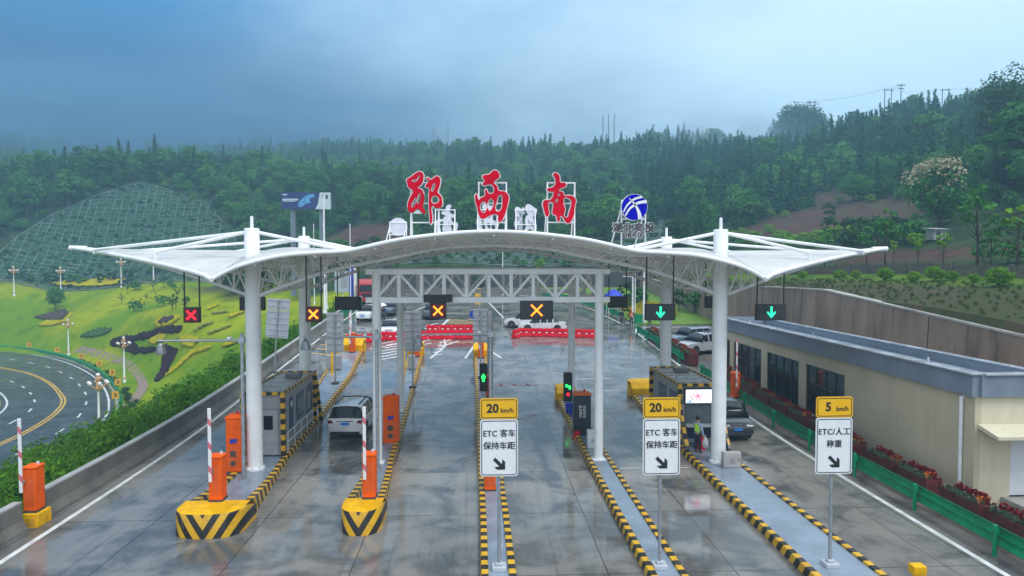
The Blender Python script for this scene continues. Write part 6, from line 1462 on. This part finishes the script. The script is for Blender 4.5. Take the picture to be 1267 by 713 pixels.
def trunk_mb(h, r, limbs, rng, lean=.0):
    b = MB(); top = (lean * h, lean * .4 * h, h); b.path([(0, 0, -.4), (lean * .3 * h + .04, 0, h * .35), (lean * .6 * h - .03, .03, h * .7), top], [r * 1.25, r * .9, r * .6, r * .2], 7)
    for k in range(limbs):
        a = rng.uniform(0, 6.28); z0 = h * rng.uniform(.35, .75); l_ = h * rng.uniform(.22, .4); b.path([(lean * z0, 0, z0), (lean * z0 + math.cos(a) * l_ * .5, math.sin(a) * l_ * .5, z0 + l_ * .35), (lean * z0 + math.cos(a) * l_, math.sin(a) * l_, z0 + l_ * .8)], [r * .45, r * .3, r * .12], 5)
    return b
def vmesh(name, V, mat, extra=None):
    me = bpy.data.meshes.new(name); n = len(V) // 4; fs = np.arange(4 * n).reshape(n, 4); vs = V.tolist(); fl = fs.tolist(); mats = [mat]; mi = [0] * n
    if extra:
        eb, em = extra; o_ = len(vs); vs = vs + [tuple(p) for p in eb.v]; fl = fl + [tuple(i + o_ for i in f) for f in eb.f]; mats.append(em); mi += [1] * len(eb.f)
    me.from_pydata(vs, [], fl)
    for m_ in mats: me.materials.append(m_)
    me.polygons.foreach_set('material_index', mi); me.update(); return me
rg = np.random.default_rng(11)
KINDS = {}                                        # kind -> list of (crown vertices, trunk builder, leaf material)
KINDS['pine'] = [(pine_v(.5, 8.4, 1.75, 20, 17, .44, rg), trunk_mb(7.8, .13, 0, rg), 'lf_pine'), (pine_v(.8, 7.2, 1.45, 17, 15, .42, rg), trunk_mb(6.6, .12, 0, rg), 'lf_pine'), (pine_v(.6, 9.4, 1.6, 22, 15, .44, rg), trunk_mb(8.8, .14, 0, rg), 'lf_pine')]
KINDS['broad'] = [(crown_v(.8, 6.6, 2.9, 48, 32, .34, rg), trunk_mb(4.4, .16, 5, rg), 'lf_broad'), (crown_v(.5, 5.2, 3.0, 46, 32, .33, rg, .6), trunk_mb(3.4, .14, 5, rg), 'lf_broad'), (crown_v(1., 8.0, 2.6, 48, 32, .34, rg, 1.1), trunk_mb(5.6, .16, 5, rg), 'lf_broad'), (crown_v(.7, 6.2, 2.7, 48, 32, .33, rg, .9), trunk_mb(4.2, .15, 5, rg), 'lf_dark')]
KINDS['near_broad'] = [(crown_v(.8, 6.6, 2.9, 80, 34, .25, rg), trunk_mb(4.4, .16, 5, rg), 'lf_broad'), (crown_v(.5, 5.2, 3.0, 80, 34, .25, rg, .6), trunk_mb(3.4, .14, 5, rg), 'lf_broad'), (crown_v(.7, 6.2, 2.7, 80, 34, .24, rg, .9), trunk_mb(4.2, .15, 5, rg), 'lf_dark')]
KINDS['bush'] = [(crown_v(0, 1.7, 1.3, 16, 16, .24, rg, .5), trunk_mb(.9, .05, 3, rg), 'lf_broad'), (crown_v(0, 2.3, 1.2, 16, 16, .24, rg, .8), trunk_mb(1.1, .05, 3, rg), 'lf_dark')]
KINDS['lime'] = [(crown_v(0, 1.6, 1.2, 18, 16, .22, rg, .5), trunk_mb(.8, .05, 3, rg), 'lf_lime')]
KINDS['ball'] = [(crown_v(.05, 1.25, .72, 60, 40, .085, rg, .1, .85), trunk_mb(.6, .05, 3, rg), 'lf_lime')]
KINDS['sapling'] = [(crown_v(1.7, 4.6, 1.0, 14, 11, .26, rg, .6), trunk_mb(4.0, .07, 5, rg), 'lf_broad'), (crown_v(1.5, 4.0, .8, 11, 10, .25, rg, .6), trunk_mb(3.6, .06, 5, rg), 'lf_lime')]
KINDS['thin'] = [(crown_v(.4, 2.6, .8, 9, 9, .2, rg, .8), trunk_mb(2.2, .04, 4, rg), 'lf_dark')]
MESHES = {}
for k, lst in KINDS.items():
    MESHES[k] = [(vmesh(k + '_crown', V, MATS[lm]), tb.mesh(k + '_trunk', BARK, True)) for V, tb, lm in lst]
NAMES = {'near_broad': ('broadleaf_tree', 'tree'), 'pine': ('pine_tree', 'tree'), 'broad': ('broadleaf_tree', 'tree'), 'bush': ('bush', 'bush'), 'lime': ('bush', 'bush'), 'ball': ('round_shrub', 'shrub'), 'sapling': ('sapling', 'tree'), 'thin': ('sapling', 'tree')}
def tree(kind, p, label, group=None, s=1., var=None, rz=None, sq=1., crown_mesh=None, name=None, cat=None):
    v = MESHES[kind][random.randrange(len(MESHES[kind])) if var is None else var]; nm = NAMES[kind]
    t = thing(name or nm[0], (p[0], p[1], p[2] - .05), label, cat or nm[1], group, random.uniform(0, 6.28) if rz is None else rz); t.scale = (s * sq, s * sq, s)
    for n_, me_ in (('trunk', v[1]), ('crown', crown_mesh or v[0])):
        o = bpy.data.objects.new(n_, me_); COL.objects.link(o); o.parent = t
    return t
# ---- instanced vegetation that nobody could count (geometry nodes on a cloud of points)
def scatter(name, label, cat, pts, protos, sizes, pick):
    col_ = bpy.data.collections.new(name + '_kinds')
    for i, (V, tb, lm) in enumerate(protos):
        o = bpy.data.objects.new(f'{name}_kind_{i:02d}', vmesh(name, V, MATS[lm], (tb, BARK))); col_.objects.link(o)
    n = len(pts); me_ = bpy.data.meshes.new(name); me_.from_pydata([tuple(p) for p in pts], [], [])
    at_ = me_.attributes.new('size', 'FLOAT_VECTOR', 'POINT'); at_.data.foreach_set('vector', np.asarray(sizes, 'f4').ravel())
    a2 = me_.attributes.new('turn', 'FLOAT_VECTOR', 'POINT'); tv = np.zeros((n, 3), 'f4'); tv[:, 2] = RNG.uniform(0, 6.28, n); tv[:, :2] = RNG.normal(0, .06, (n, 2)); a2.data.foreach_set('vector', tv.ravel())
    a3 = me_.attributes.new('pick', 'INT', 'POINT'); a3.data.foreach_set('value', np.asarray(pick, 'i4'))
    o = bpy.data.objects.new(name, me_); COL.objects.link(o); tag(o, label, cat, kind='stuff')
    g = bpy.data.node_groups.new(name, 'GeometryNodeTree'); g.interface.new_socket('Geometry', in_out='INPUT', socket_type='NodeSocketGeometry'); g.interface.new_socket('Geometry', in_out='OUTPUT', socket_type='NodeSocketGeometry')
    gi, go = g.nodes.new('NodeGroupInput'), g.nodes.new('NodeGroupOutput'); ip = g.nodes.new('GeometryNodeInstanceOnPoints'); ci = g.nodes.new('GeometryNodeCollectionInfo')
    ci.inputs['Collection'].default_value = col_; ci.inputs['Separate Children'].default_value = True; ci.inputs['Reset Children'].default_value = True
    def na(nm, ty):
        k = g.nodes.new('GeometryNodeInputNamedAttribute'); k.data_type = ty; k.inputs[0].default_value = nm; return k.outputs[0]
    g.links.new(gi.outputs[0], ip.inputs['Points']); g.links.new(ci.outputs[0], ip.inputs['Instance']); ip.inputs['Pick Instance'].default_value = True
    g.links.new(na('pick', 'INT'), ip.inputs['Instance Index']); g.links.new(na('turn', 'FLOAT_VECTOR'), ip.inputs['Rotation']); g.links.new(na('size', 'FLOAT_VECTOR'), ip.inputs['Scale'])
    g.links.new(ip.outputs[0], go.inputs[0]); md = o.modifiers.new('scatter', 'NODES'); md.node_group = g
    return o
def blue(n, x0, x1, y0, y1, dmin):                # jittered grid of points
    gx = np.arange(x0, x1, dmin); gy = np.arange(y0, y1, dmin); X, Y = np.meshgrid(gx, gy); X = X.ravel() + RNG.uniform(-.48, .48, X.size) * dmin; Y = Y.ravel() + RNG.uniform(-.48, .48, Y.size) * dmin; return X, Y
# ---- the wood on the hills
X, Y = blue(0, -330, 262, 100, 440, 3.7)
keep = (X / Y > -.95) & (X / Y < 1.1) & ~in_poly(X, Y, NET_POLY) & ~in_poly(X, Y, NET2_POLY) & ~((X < 28) & (Y < 114) & (X > -30)) & ~((X < -16) & (Y < 159) & ((X < -45) | (Y < 118))) & ~((X > 26) & (X < 42) & (Y < 112))
for sp in SOIL_POLYS: keep &= ~in_poly(X, Y, sp)
X, Y = X[keep], Y[keep]
X2, Y2 = blue(0, 40, 110, 45, 100, 3.2); k2 = (X2 / Y2 > .40) & (X2 / Y2 < 1.1) & (X2 > 43)
for sp in SOIL_POLYS: k2 &= ~in_poly(X2, Y2, sp)
X = np.r_[X, X2[k2]]; Y = np.r_[Y, Y2[k2]]; Z = hz(X, Y)
U = 592 + X / Y * 840; Vp = 325 - (Z - CAM_H) / Y * 840
kk0 = np.hypot(X - 54, (Y - 76) * .8) > 6.5; X, Y, Z, U, Vp = X[kk0], Y[kk0], Z[kk0], U[kk0], Vp[kk0]
veil = ((U > 885) & (U < 1150) & (Vp > 266) & (Vp < 330) & (Y < 140)); kk = ~veil | (RNG.uniform(0, 1, len(X)) < .3); X, Y, Z, veil = X[kk], Y[kk], Z[kk], veil[kk]
U = 592 + X / Y * 840; Vp = 325 - (Z - CAM_H) / Y * 840
nz = np.sin(X * .045 + 1) * np.cos(Y * .05 + .4) + .6 * np.sin(X * .11 - Y * .07) + RNG.normal(0, .35, len(X))
pine_p = np.where(U > 780, np.where(Z > 26, .70, .10), np.where(Z > 52, .16, .05)); pine_p = np.where((U > 820) & (U < 1010) & (Vp > 170), .75, pine_p)
is_pine = (nz * .22 + RNG.uniform(0, 1, len(X))) < pine_p
soft_ = (U > 1090) & (Vp > 236) & (Vp < 330) & (Y < 125); low = (Y < 118) & (U > 940); bushy = low | ((Vp > 285) & (Y < 160)); bushy &= ~(U > 1180) | (Vp > 300)
kind = np.where(is_pine, 0, 1); kind = np.where((bushy & (RNG.uniform(0, 1, len(X)) < .8)) | veil | soft_, 2, kind)
size = np.where(kind == 0, RNG.uniform(.75, 1.35, len(X)), np.where(kind == 1, RNG.uniform(.6, 1.0, len(X)) * (1 + .75 * (RNG.uniform(0, 1, len(X)) > .72)) * (1 + .2 * np.sin(X * .06 + Y * .045)), RNG.uniform(.8, 1.5, len(X)))); size = np.where(veil, size * .6, size); size = np.where((U < 800) & (kind == 1), size * .78, size); size = np.where(soft_, np.minimum(size, 1.3), size)
order = np.argsort(Y); vis = order[(Vp[order] < 345) & (U[order] > 0) & (U[order] < 1267)]
single = set(vis[kind[vis] == 0][:130].tolist()) | set(vis[kind[vis] == 1][:110].tolist()) | set(vis[kind[vis] == 2][:150].tolist())
KN = ['pine', 'broad', 'bush']
def region(u, v):
    return ('left' if u < 420 else 'middle' if u < 800 else 'right')
for i in sorted(single):
    k = KN[kind[i]]; k_ = 'near_broad' if k == 'broad' and Y[i] < 140 else k; rg_ = region(U[i], Vp[i])
    lab = {'pine': f'dark pointed pine among other pines on the {rg_} hillside', 'broad': f'bushy green tree among the mixed wood on the {rg_} hillside', 'bush': f'low green bush among scrub at the foot of the {rg_} hillside'}[k]
    tree(k_, (X[i], Y[i], Z[i]), lab, {'pine': f'pines on the {rg_} hillside', 'broad': f'broadleaf trees on the {rg_} hillside', 'bush': f'bushes on the {rg_} hillside'}[k], float(size[i]))
rest = np.array([i for i in range(len(X)) if i not in single])
base = {0: 0, 1: 3, 2: 7}; cnt = {0: 3, 1: 4, 2: 2}
pick = np.array([base[kind[i]] + RNG.integers(cnt[kind[i]]) for i in rest]); sz = np.stack([size[rest] * RNG.uniform(.9, 1.15, len(rest)), size[rest] * RNG.uniform(.9, 1.15, len(rest)), size[rest]], 1)
scatter('forest', 'dense mixed wood of pines and broadleaf trees covering the hills', 'forest', np.stack([X[rest], Y[rest], Z[rest] - .1], 1), KINDS['pine'] + KINDS['broad'] + KINDS['bush'], sz, pick)
# undergrowth fills the ground between the trunks
Xu, Yu = blue(0, -250, 200, 112, 300, 3.3); ku = (Xu / Yu > -.80) & (Xu / Yu < .86) & ~in_poly(Xu, Yu, NET_POLY) & ~in_poly(Xu, Yu, NET2_POLY) & ~((Xu < -16) & (Yu < 160))
for sp in SOIL_POLYS: ku &= ~in_poly(Xu, Yu, sp) | (RNG.uniform(0, 1, len(Xu)) < .06)
Xu, Yu = Xu[ku], Yu[ku]; su = RNG.uniform(.7, 1.5, len(Xu))
scatter('undergrowth', 'low scrub covering the ground between the hillside trees', 'undergrowth', np.stack([Xu, Yu, hz(Xu, Yu) - .1], 1), KINDS['bush'] + KINDS['lime'], np.stack([su, su, su], 1), RNG.choice([0, 0, 0, 1, 1, 2], len(Xu)))
# ---- feathery planting on the bank behind the concrete barrier
def feather(h, r, rng, n=64, per=9):            # arching sprays of narrow leaves
    a = rng.uniform(0, 6.283, n); b_ = rng.uniform(.1, 1., n) ** .7 * r; hh = h * rng.uniform(.55, 1.1, n) * (1 - .35 * b_ / r); P_, N_ = [], []
    for i in range(n):
        for m in range(per):
            g = (m + 1) / per; d = np.array([math.cos(a[i]), math.sin(a[i]), 0]); P_.append(d * b_[i] * (.25 + .75 * g ** 1.5) + np.array([0, 0, hh[i] * g]) + rng.normal(size=3) * .05); N_.append(d * .7 + np.array([0, 0, .5]) + rng.normal(size=3) * .5)
    k = n * per; return quads(np.array(P_), np.array(N_), rng.uniform(.7, 1.3, k) * .2, rng.uniform(.22, .4, k), rng)
HEDGE = [(feather(1.5, .75, rg), trunk_mb(.8, .03, 4, rg), 'lf_hedge'), (feather(1.1, .85, rg), trunk_mb(.6, .03, 4, rg), 'lf_hedge')]
Xh, Yh = blue(0, -33, -17.3, 8, 92, .95); wdt = np.interp(Yh, [8, 40, 60, 75, 92], [15, 12, 6.5, 3.0, 1.2]); kh = (Xh < -17.1) & ((-16.8 - Xh) < wdt * (1 + .12 * np.sin(Yh * .9))); Xh, Yh = Xh[kh], Yh[kh]; sh = RNG.uniform(.6, 1.25, len(Xh)) * (1 + .4 * (np.sin(Xh * .8 + Yh * .37) * np.cos(Yh * .61 - Xh * .3)))
scatter('bank_shrubs', 'feathery bright green planting on the bank behind the left concrete barrier', 'shrubs', np.stack([Xh, Yh, hz(Xh, Yh) - .05], 1), HEDGE, np.stack([sh, sh, sh], 1), RNG.integers(0, 2, len(Xh)))
Xv, Yv = blue(0, -66, -20, 55, 135, 1.3); dv = np.sqrt(((np.stack([Xv, Yv], 1)[:, None] - np.array([A_ - nv * 2.0])) ** 2).sum(-1)).min(1); kv = (dv < .85); Xv, Yv = Xv[kv], Yv[kv]; sv_ = RNG.uniform(.4, .6, len(Xv))
scatter('verge_planting', 'low dark planting between loop guardrail and footpath', 'shrubs', np.stack([Xv, Yv, hz(Xv, Yv)], 1), [(HEDGE[1][0], HEDGE[1][1], 'lf_dark')], np.stack([sv_ * 1.3, sv_ * 1.3, sv_], 1), [0] * len(Xv))
Xb, Yb = blue(0, 27.3, 33.6, 14, 105, .62); sb_ = RNG.uniform(.07, .17, len(Xb)); kb_ = RNG.uniform(0, 1, len(Xb)) < .6; Xb, Yb, sb_ = Xb[kb_], Yb[kb_], sb_[kb_]
scatter('bank_seedlings', 'sparse seedlings planted on the brown bank above the retaining wall', 'seedlings', np.stack([Xb, Yb, hz(Xb, Yb)], 1), [(KINDS['bush'][0][0], KINDS['bush'][0][1], 'lf_bank'), (KINDS['lime'][0][0], KINDS['lime'][0][1], 'lf_bank')], np.stack([sb_, sb_, sb_], 1), RNG.integers(0, 2, len(Xb)))
Xn, Yn = blue(0, -120, 60, 112, 200, 1.9); kn = in_poly(Xn, Yn, NET_POLY) | in_poly(Xn, Yn, NET2_POLY); kn &= RNG.uniform(0, 1, len(Xn)) < .8; Xn, Yn = Xn[kn], Yn[kn]; sn = RNG.uniform(.2, .5, len(Xn))
scatter('slope_planting', 'green tufts growing in the fields of the gridded slopes', 'plants', np.stack([Xn, Yn, hz(Xn, Yn) - .05], 1), KINDS['bush'], np.stack([sn * 1.3, sn * 1.3, sn], 1), RNG.integers(0, 2, len(Xn)))
# ---- trees and shrubs that stand out
for u, v, s, lab in ((993, 345, 1., 'round lime shrub below the right wing tip, first by the canopy'), (1039, 346, 1.1, 'round lime shrub just beyond the right wing'), (1096, 348, 1.3, 'round lime shrub midway along the brown fence'), (1130, 349, 1.0, 'loose lime shrub left of the darker round shrub'), (1157, 349, 1.35, 'large darker round shrub below the tin hut'), (1178, 348, .9, 'small round shrub right of the large darker one'), (1237, 355, 1.5, 'rightmost round shrub on the terrace edge'), (1059, 345, .9, 'small round shrub behind the second lime shrub'), (1205, 350, .8, 'small round shrub before the rightmost one')):
    p = hit(u, v, 30); tree('ball', p, lab, 'clipped shrubs on the terrace above the retaining wall', s * .72, sq=1.05)
for u, v, s, k, lab in ((1072, 333, 1.0, 0, 'young tree with a dark stem right of the canopy tip'), (1095, 338, 1.35, 0, 'young tree behind the fence, left of the yellowish sapling'), (1135, 337, .9, 1, 'yellowish sapling behind the fence below the flowering tree'), (1167, 337, .95, 1, 'thin sapling behind the fence near the tin hut'), (1208, 340, 1.55, 0, 'tallest young tree behind the fence, with a bare stem'), (1226, 338, .9, 0, 'small young tree right of the tallest one'), (1259, 338, 1.45, 1, 'young tree with a bare stem at the right picture edge'), (1105, 332, .8, 1, 'low leafy sapling between two young trees'), (1020, 333, 1., 0, 'young tree behind the right wing tip')):
    p = hit(u, v, 36); tree('sapling', p, lab, None, s, k)
p = hit(1162, 282, 70); V1 = crown_v(.6, 8.2, 4.4, 60, 26, .42, rg, .5, .5); V2 = crown_v(3.5, 8.6, 4.3, 40, 26, .36, rg, .5, .8)
tb = trunk_mb(5, .22, 6, rg); t = thing('flowering_tree', p, 'broad tree with cream blossom beside the red soil clearing', 'tree'); 
for n_, me_ in (('trunk', tb.mesh('trunk', BARK, True)), ('crown', vmesh('crown', V1, MATS['lf_broad'])), ('blossom', vmesh('blossom', V2[V2.reshape(-1, 4, 3).mean(1).repeat(4, 0)[:, 0] < .8], MATS['lf_bloom']))):
    o = bpy.data.objects.new(n_, me_); COL.objects.link(o); o.parent = t
p = (93.8, 118, h1(93.8, 118)); V3 = crown_v(1.5, 17, 5.2, 150, 60, .34, rg, 1.0, .3); t = thing('tall_tree', p, 'tall dark tree rising above the skyline at the right edge', 'tree', None, 0., (45.5 - p[2]) / 17)
for n_, me_ in (('trunk', trunk_mb(13, .3, 8, rg).mesh('trunk', BARK, True)), ('crown', vmesh('crown', V3, MATS['lf_dark']))):
    o = bpy.data.objects.new(n_, me_); COL.objects.link(o); o.parent = t
for u, Y_, s, k, v_, lab in ((588, 318, 1.7, 'broad', 2, 'tall airy tree on the skyline between the first two red characters'), (522, 322, 1.25, 'broad', 2, 'airy tree on the skyline above the split red character'), (623, 322, 1.1, 'broad', 0, 'spreading tree on the skyline right of the boxy red character'), (568, 320, .9, 'broad', 1, 'low round tree on the skyline left of the tall airy one'), (463, 330, 1.1, 'broad', 3, 'round tree on the skyline above the billboard'), (352, 340, 1.25, 'broad', 3, 'broad dark tree standing up on the left skyline'), (385, 338, 1., 'pine', 0, 'pointed pine beside the broad dark tree on the left skyline'), (868, 300, 1.2, 'broad', 3, 'dark clump of trees on the skyline right of the emblem'), (1028, 232, .9, 'broad', 2, 'leafy tree on the right skyline by the double power pole')):
    x = (u - 592) / 840 * Y_; tree(k, (x, Y_, h1(x, Y_)), lab, None, s, v_)
x = (995 - 592) / 840 * 335; V4 = crown_v(0, 13, 7.5, 170, 60, .5, rg, .5, .4); t = thing('rounded_tree_clump', (x, 335, h1(x, 335)), 'rounded hazy clump of trees behind the right ridge', 'tree', None, 0., (89.5 - h1(x, 335)) / 13)
for n_, me_ in (('trunk', trunk_mb(8, .3, 6, rg).mesh('trunk', BARK, True)), ('crown', vmesh('crown', V4, MATS['lf_dark']))):
    o = bpy.data.objects.new(n_, me_); COL.objects.link(o); o.parent = t
p = hit(69, 384, 80); tree('near_broad', p, 'lone round tree in its own bed on the mown lawn', None, .95, 1, sq=.72, name='lawn_tree')
rnd = random.Random(5)
for i in range(22):
    u, v = rnd.uniform(150, 235), rnd.uniform(352, 388); p = hit(u, v, 70); tree('thin' if rnd.random() < .65 else 'bush', p, 'slender young tree in the loose planting on the upper lawn' , 'young trees on the upper lawn', rnd.uniform(.7, 1.25), 0)
for i in range(9):
    u, v = rnd.uniform(235, 330), rnd.uniform(340, 356); p = hit(u, v, 90); tree('bush', p, 'dark bush along the top edge of the lawn', 'bushes along the top edge of the lawn', rnd.uniform(.9, 1.5))
for i in range(12):
    u = 8 + i * 17 + rnd.uniform(-5, 5); p = hit(u, 347, 120); tree('bush', (p[0], 156.5, h1(p[0], 156.5)), 'dark bush at the foot of the big gridded slope', 'bushes at the foot of the gridded slope', rnd.uniform(.8, 1.5))
for u, v, s, k, lab in ((775, 393, 1., 'lime', 'yellow green bush behind the blue tent'), (850, 384, 1.5, 'bush', 'dark bush on the verge behind the parked silver cars'), (836, 380, 1.2, 'bush', 'bush left of the larger one on the verge'), (866, 380, 1.2, 'lime', 'lighter bush right of the larger one on the verge'), (800, 378, 1.6, 'bush', 'bush behind the pale lamp masts'), (776, 374, 1.6, 'bush', 'bush at the foot of the far retaining wall by the tent'), (789, 396, .8, 'lime', 'low yellow green bush at the verge corner')):
    x, _, _ = at(u, v, 84); tree(k, (x, 84 + rnd.uniform(-4, 6), zg(86)), lab, None, s)
for i in range(34):
    u, v = rnd.uniform(905, 1150), rnd.uniform(288, 309); p = hit(u, v, 50); tree('lime' if (u < 1000 and rnd.random() < .6) or rnd.random() < .25 else 'bush', p, 'bush in the scrub strip below the red soil clearing', 'bushes below the red soil clearing', rnd.uniform(.8, 1.6))
q = NT('verge_grass'); q.col(q.mix(q.rng(q.noise(1.5, 6), .35, .65), (.07, .17, .012), (.14, .24, .015))); q.rough(.9); q.bump(q.noise(12, 3), .4, .04)
vg = MB().grid([[(x, y, zg(y) + .06) for x in (x0, 26.4)] for x0, y in ((17.4, 72.6), (16.9, 76), (16.6, 82), (15.2, 88), (12, 95), (9, 101), (8, 110))]); tag(vg.build('grass_verge', q.m), 'mown grass verge right of the far plaza', 'grass', kind='structure')
fl = []
for i in range(420):
    y = rnd.uniform(77, 94); x = rnd.uniform(17.2, 23) - max(0, y - 84) * .5; x += 0 if math.sin(x * 1.7) + math.cos(y * .9) > -.4 else 1.2; fl.append((x, y, zg(y) + .05))
scatter('yellow_flowers', 'yellow flowers on the verge behind the blue tent', 'flowers', fl, [(crown_v(0, .7, .45, 8, 10, .14, rg, .5), trunk_mb(.3, .02, 2, rg), 'lf_yellow')], np.full((len(fl), 3), 1.), [0] * len(fl))
# ---- flower beds on the lawn
PURP = M('bed_purple', (.030, .014, .022), .9, .35, 3, spec=.08); YBED = M('bed_yellow', (.36, .32, .006), .9, .3, 3, spec=.08); BBED = M('bed_earth', (.045, .03, .022), .9, .3, 3); DGB = M('bed_green', (.03, .085, .014), .8, .3, 3)
def bed(pix, mat, label, up=.16, res=.3):
    pl_ = [hit(u, v, 60)[:2] for u, v in pix]; a = np.array(pl_); x0, y0 = a.min(0) - res; x1, y1 = a.max(0) + res
    gx, gy = np.arange(x0, x1, res), np.arange(y0, y1, res); XX, YY = np.meshgrid(gx, gy, indexing='ij'); ins = in_poly(XX + res / 2, YY + res / 2, pl_); ZZ = hz(XX, YY) + up + RNG.uniform(-.05, .08, XX.shape)
    ids = -np.ones(XX.shape, int); vs = []; fs = []
    def vid(i, j):
        if ids[i, j] < 0: ids[i, j] = len(vs); vs.append((XX[i, j], YY[i, j], ZZ[i, j]))
        return ids[i, j]
    for i in range(ins.shape[0] - 1):
        for j in range(ins.shape[1] - 1):
            if ins[i, j]: fs.append((vid(i, j), vid(i + 1, j), vid(i + 1, j + 1), vid(i, j + 1)))
    if not fs: return
    b = MB(); b.add(vs, fs); o = b.build('flower_bed', mat); s_ = o.modifiers.new('solid', 'SOLIDIFY'); s_.thickness = .2; s_.offset = -1; tag(o, label, 'flower bed')
bed([(135, 424), (150, 421), (190, 411), (222, 406), (226, 408), (224, 414), (190, 419), (165, 424), (150, 432), (140, 430)], PURP, 'long dark purple bed shaped like an upper wing, behind the path lamp')
bed([(148, 431), (165, 426), (172, 434), (195, 435), (205, 431), (216, 434), (212, 438), (165, 440)], PURP, 'dark purple bed shaped like a lower wing, right of the path lamp')
bed([(209, 434), (220, 434), (215, 447), (206, 463), (194, 475), (192, 471), (201, 458), (202, 444)], PURP, 'dark purple bed tapering downhill like a tail')
bed([(183, 424), (198, 416), (205, 418), (203, 423), (190, 429)], YBED, 'yellow bed between the two dark wing shaped beds')
bed([(221, 417), (240, 419), (247, 424), (238, 432), (228, 429)], YBED, 'rounded yellow bed right of the hanging lamp of the camera pole')
bed([(217, 455), (238, 437), (260, 431), (262, 433), (240, 441), (204, 468)], YBED, 'narrow yellow strip running beside the tail shaped bed')
bed([(60, 353), (90, 350), (130, 347), (155, 348), (142, 354), (100, 357)], YBED, 'broad yellow flower band along the top of the lawn', .3, .5)
bed([(191, 401), (199, 395), (222, 391), (223, 395), (218, 399), (206, 406), (195, 406)], YBED, 'yellow ring bed on the slope above the purple wings', .12)
bed([(197, 401), (203, 396), (216, 395), (215, 398), (207, 403), (200, 404)], BBED, 'dark round bed inside the yellow ring', .25)
bed([(42, 394), (60, 389), (80, 384), (84, 388), (76, 397), (60, 398)], BBED, 'brown earth bed round the lone lawn tree', .1)
bed([(48, 404), (58, 398), (80, 398), (88, 388), (90, 390), (82, 401), (62, 405)], YBED, 'thin yellow edge below the earth bed of the lone tree', .1)
for k, pz in enumerate(([(255, 384), (268, 378), (271, 379), (257, 386)], [(262, 389), (280, 386), (283, 388), (264, 391)], [(283, 392), (301, 386), (303, 388), (286, 394)], [(258, 414), (285, 404), (287, 406), (260, 416)], [(276, 429), (294, 423), (296, 425), (279, 431)], [(240, 410), (262, 401), (264, 402), (242, 412)])):
    bed(pz, YBED if k % 2 == 0 else M('bed_olive', (.2, .22, .015), .8, .3), ['short slanting yellow strip highest on the right lawn', 'olive strip just below the highest yellow strip', 'yellow strip near the left front column', 'long olive strip in the middle of the right lawn', 'low yellow strip above the camera pole arm', 'olive strip left of the long one on the right lawn'][k], .12)
bed([(98, 416), (122, 408), (140, 409), (130, 416), (108, 420)], DGB, 'dark green patch of ground cover above the near lamp', .08, .4)

# ================================================================ HAZE
hb = MB().box(-30, 195, -9.2, 640, 560, 112); ho = hb.build('haze', None if 0 else bpy.data.materials.new('haze_air')); tag(ho, 'pale blue mist filling the valley', 'haze', kind='stuff')
hm = ho.data.materials[0]; hm.use_nodes = True; hn = hm.node_tree; hn.nodes.clear(); ou = hn.nodes.new('ShaderNodeOutputMaterial'); pv = hn.nodes.new('ShaderNodeVolumePrincipled')
pv.inputs['Color'].default_value = (.40, .72, .92, 1); pv.inputs['Density'].default_value = .0013; pv.inputs['Anisotropy'].default_value = .1
hn.links.new(pv.outputs[0], ou.inputs['Volume']); ho.display_type = 'WIRE'
# ---- low cloud clinging to the ridges: soft closed bodies of mist
def mist(x, y, z, rx, ry, rz_, dens, label, seed, tint=(.62, .82, .98)):
    b = MB().ball((0, 0, 0), 1., 24); o = b.build('mist_bank', bpy.data.materials.new('mist_air'), smooth=True); o.location = (x, y, z); o.scale = (rx, ry, rz_); tag(o, label, 'mist', kind='stuff')
    m_ = o.data.materials[0]; m_.use_nodes = True; g = m_.node_tree; g.nodes.clear(); ou = g.nodes.new('ShaderNodeOutputMaterial'); pv = g.nodes.new('ShaderNodeVolumePrincipled'); pv.inputs['Color'].default_value = tint + (1,); pv.inputs['Anisotropy'].default_value = .1
    tc_ = g.nodes.new('ShaderNodeTexCoord'); ln = g.nodes.new('ShaderNodeVectorMath'); ln.operation = 'LENGTH'; g.links.new(tc_.outputs['Object'], ln.inputs[0])
    mr = g.nodes.new('ShaderNodeMapRange'); mr.interpolation_type = 'SMOOTHSTEP'; g.links.new(ln.outputs['Value'], mr.inputs[0])
    for i, v in enumerate((1., .1, 0., dens)): mr.inputs[i + 1].default_value = v
    nz_ = g.nodes.new('ShaderNodeTexNoise'); nz_.inputs['Scale'].default_value = 2.1; nz_.inputs['Detail'].default_value = 3; mp_ = g.nodes.new('ShaderNodeMapping'); mp_.inputs['Location'].default_value = (seed, seed * .7, 0); g.links.new(tc_.outputs['Object'], mp_.inputs[0]); g.links.new(mp_.outputs[0], nz_.inputs['Vector'])
    m2 = g.nodes.new('ShaderNodeMapRange'); m2.interpolation_type = 'SMOOTHSTEP'; g.links.new(nz_.outputs['Fac'], m2.inputs[0])
    for i, v in enumerate((.36, .66, .1, 1.)): m2.inputs[i + 1].default_value = v
    mu = g.nodes.new('ShaderNodeMath'); mu.operation = 'MULTIPLY'; g.links.new(mr.outputs[0], mu.inputs[0]); g.links.new(m2.outputs[0], mu.inputs[1]); g.links.new(mu.outputs[0], pv.inputs['Density']); g.links.new(pv.outputs[0], ou.inputs['Volume'])
mist(104, 292, 62, 46, 26, 17, .060, 'pale mist drifting over the saddle of the right ridge', 1.3)
mist(-205, 318, 78, 150, 60, 30, .05, 'mist veiling the ridge at the left edge', 4.1, (.20, .50, .82))
mist(-70, 345, 80, 90, 40, 20, .02, 'thin mist over the ridge behind the billboard', 7.7, (.24, .54, .84))
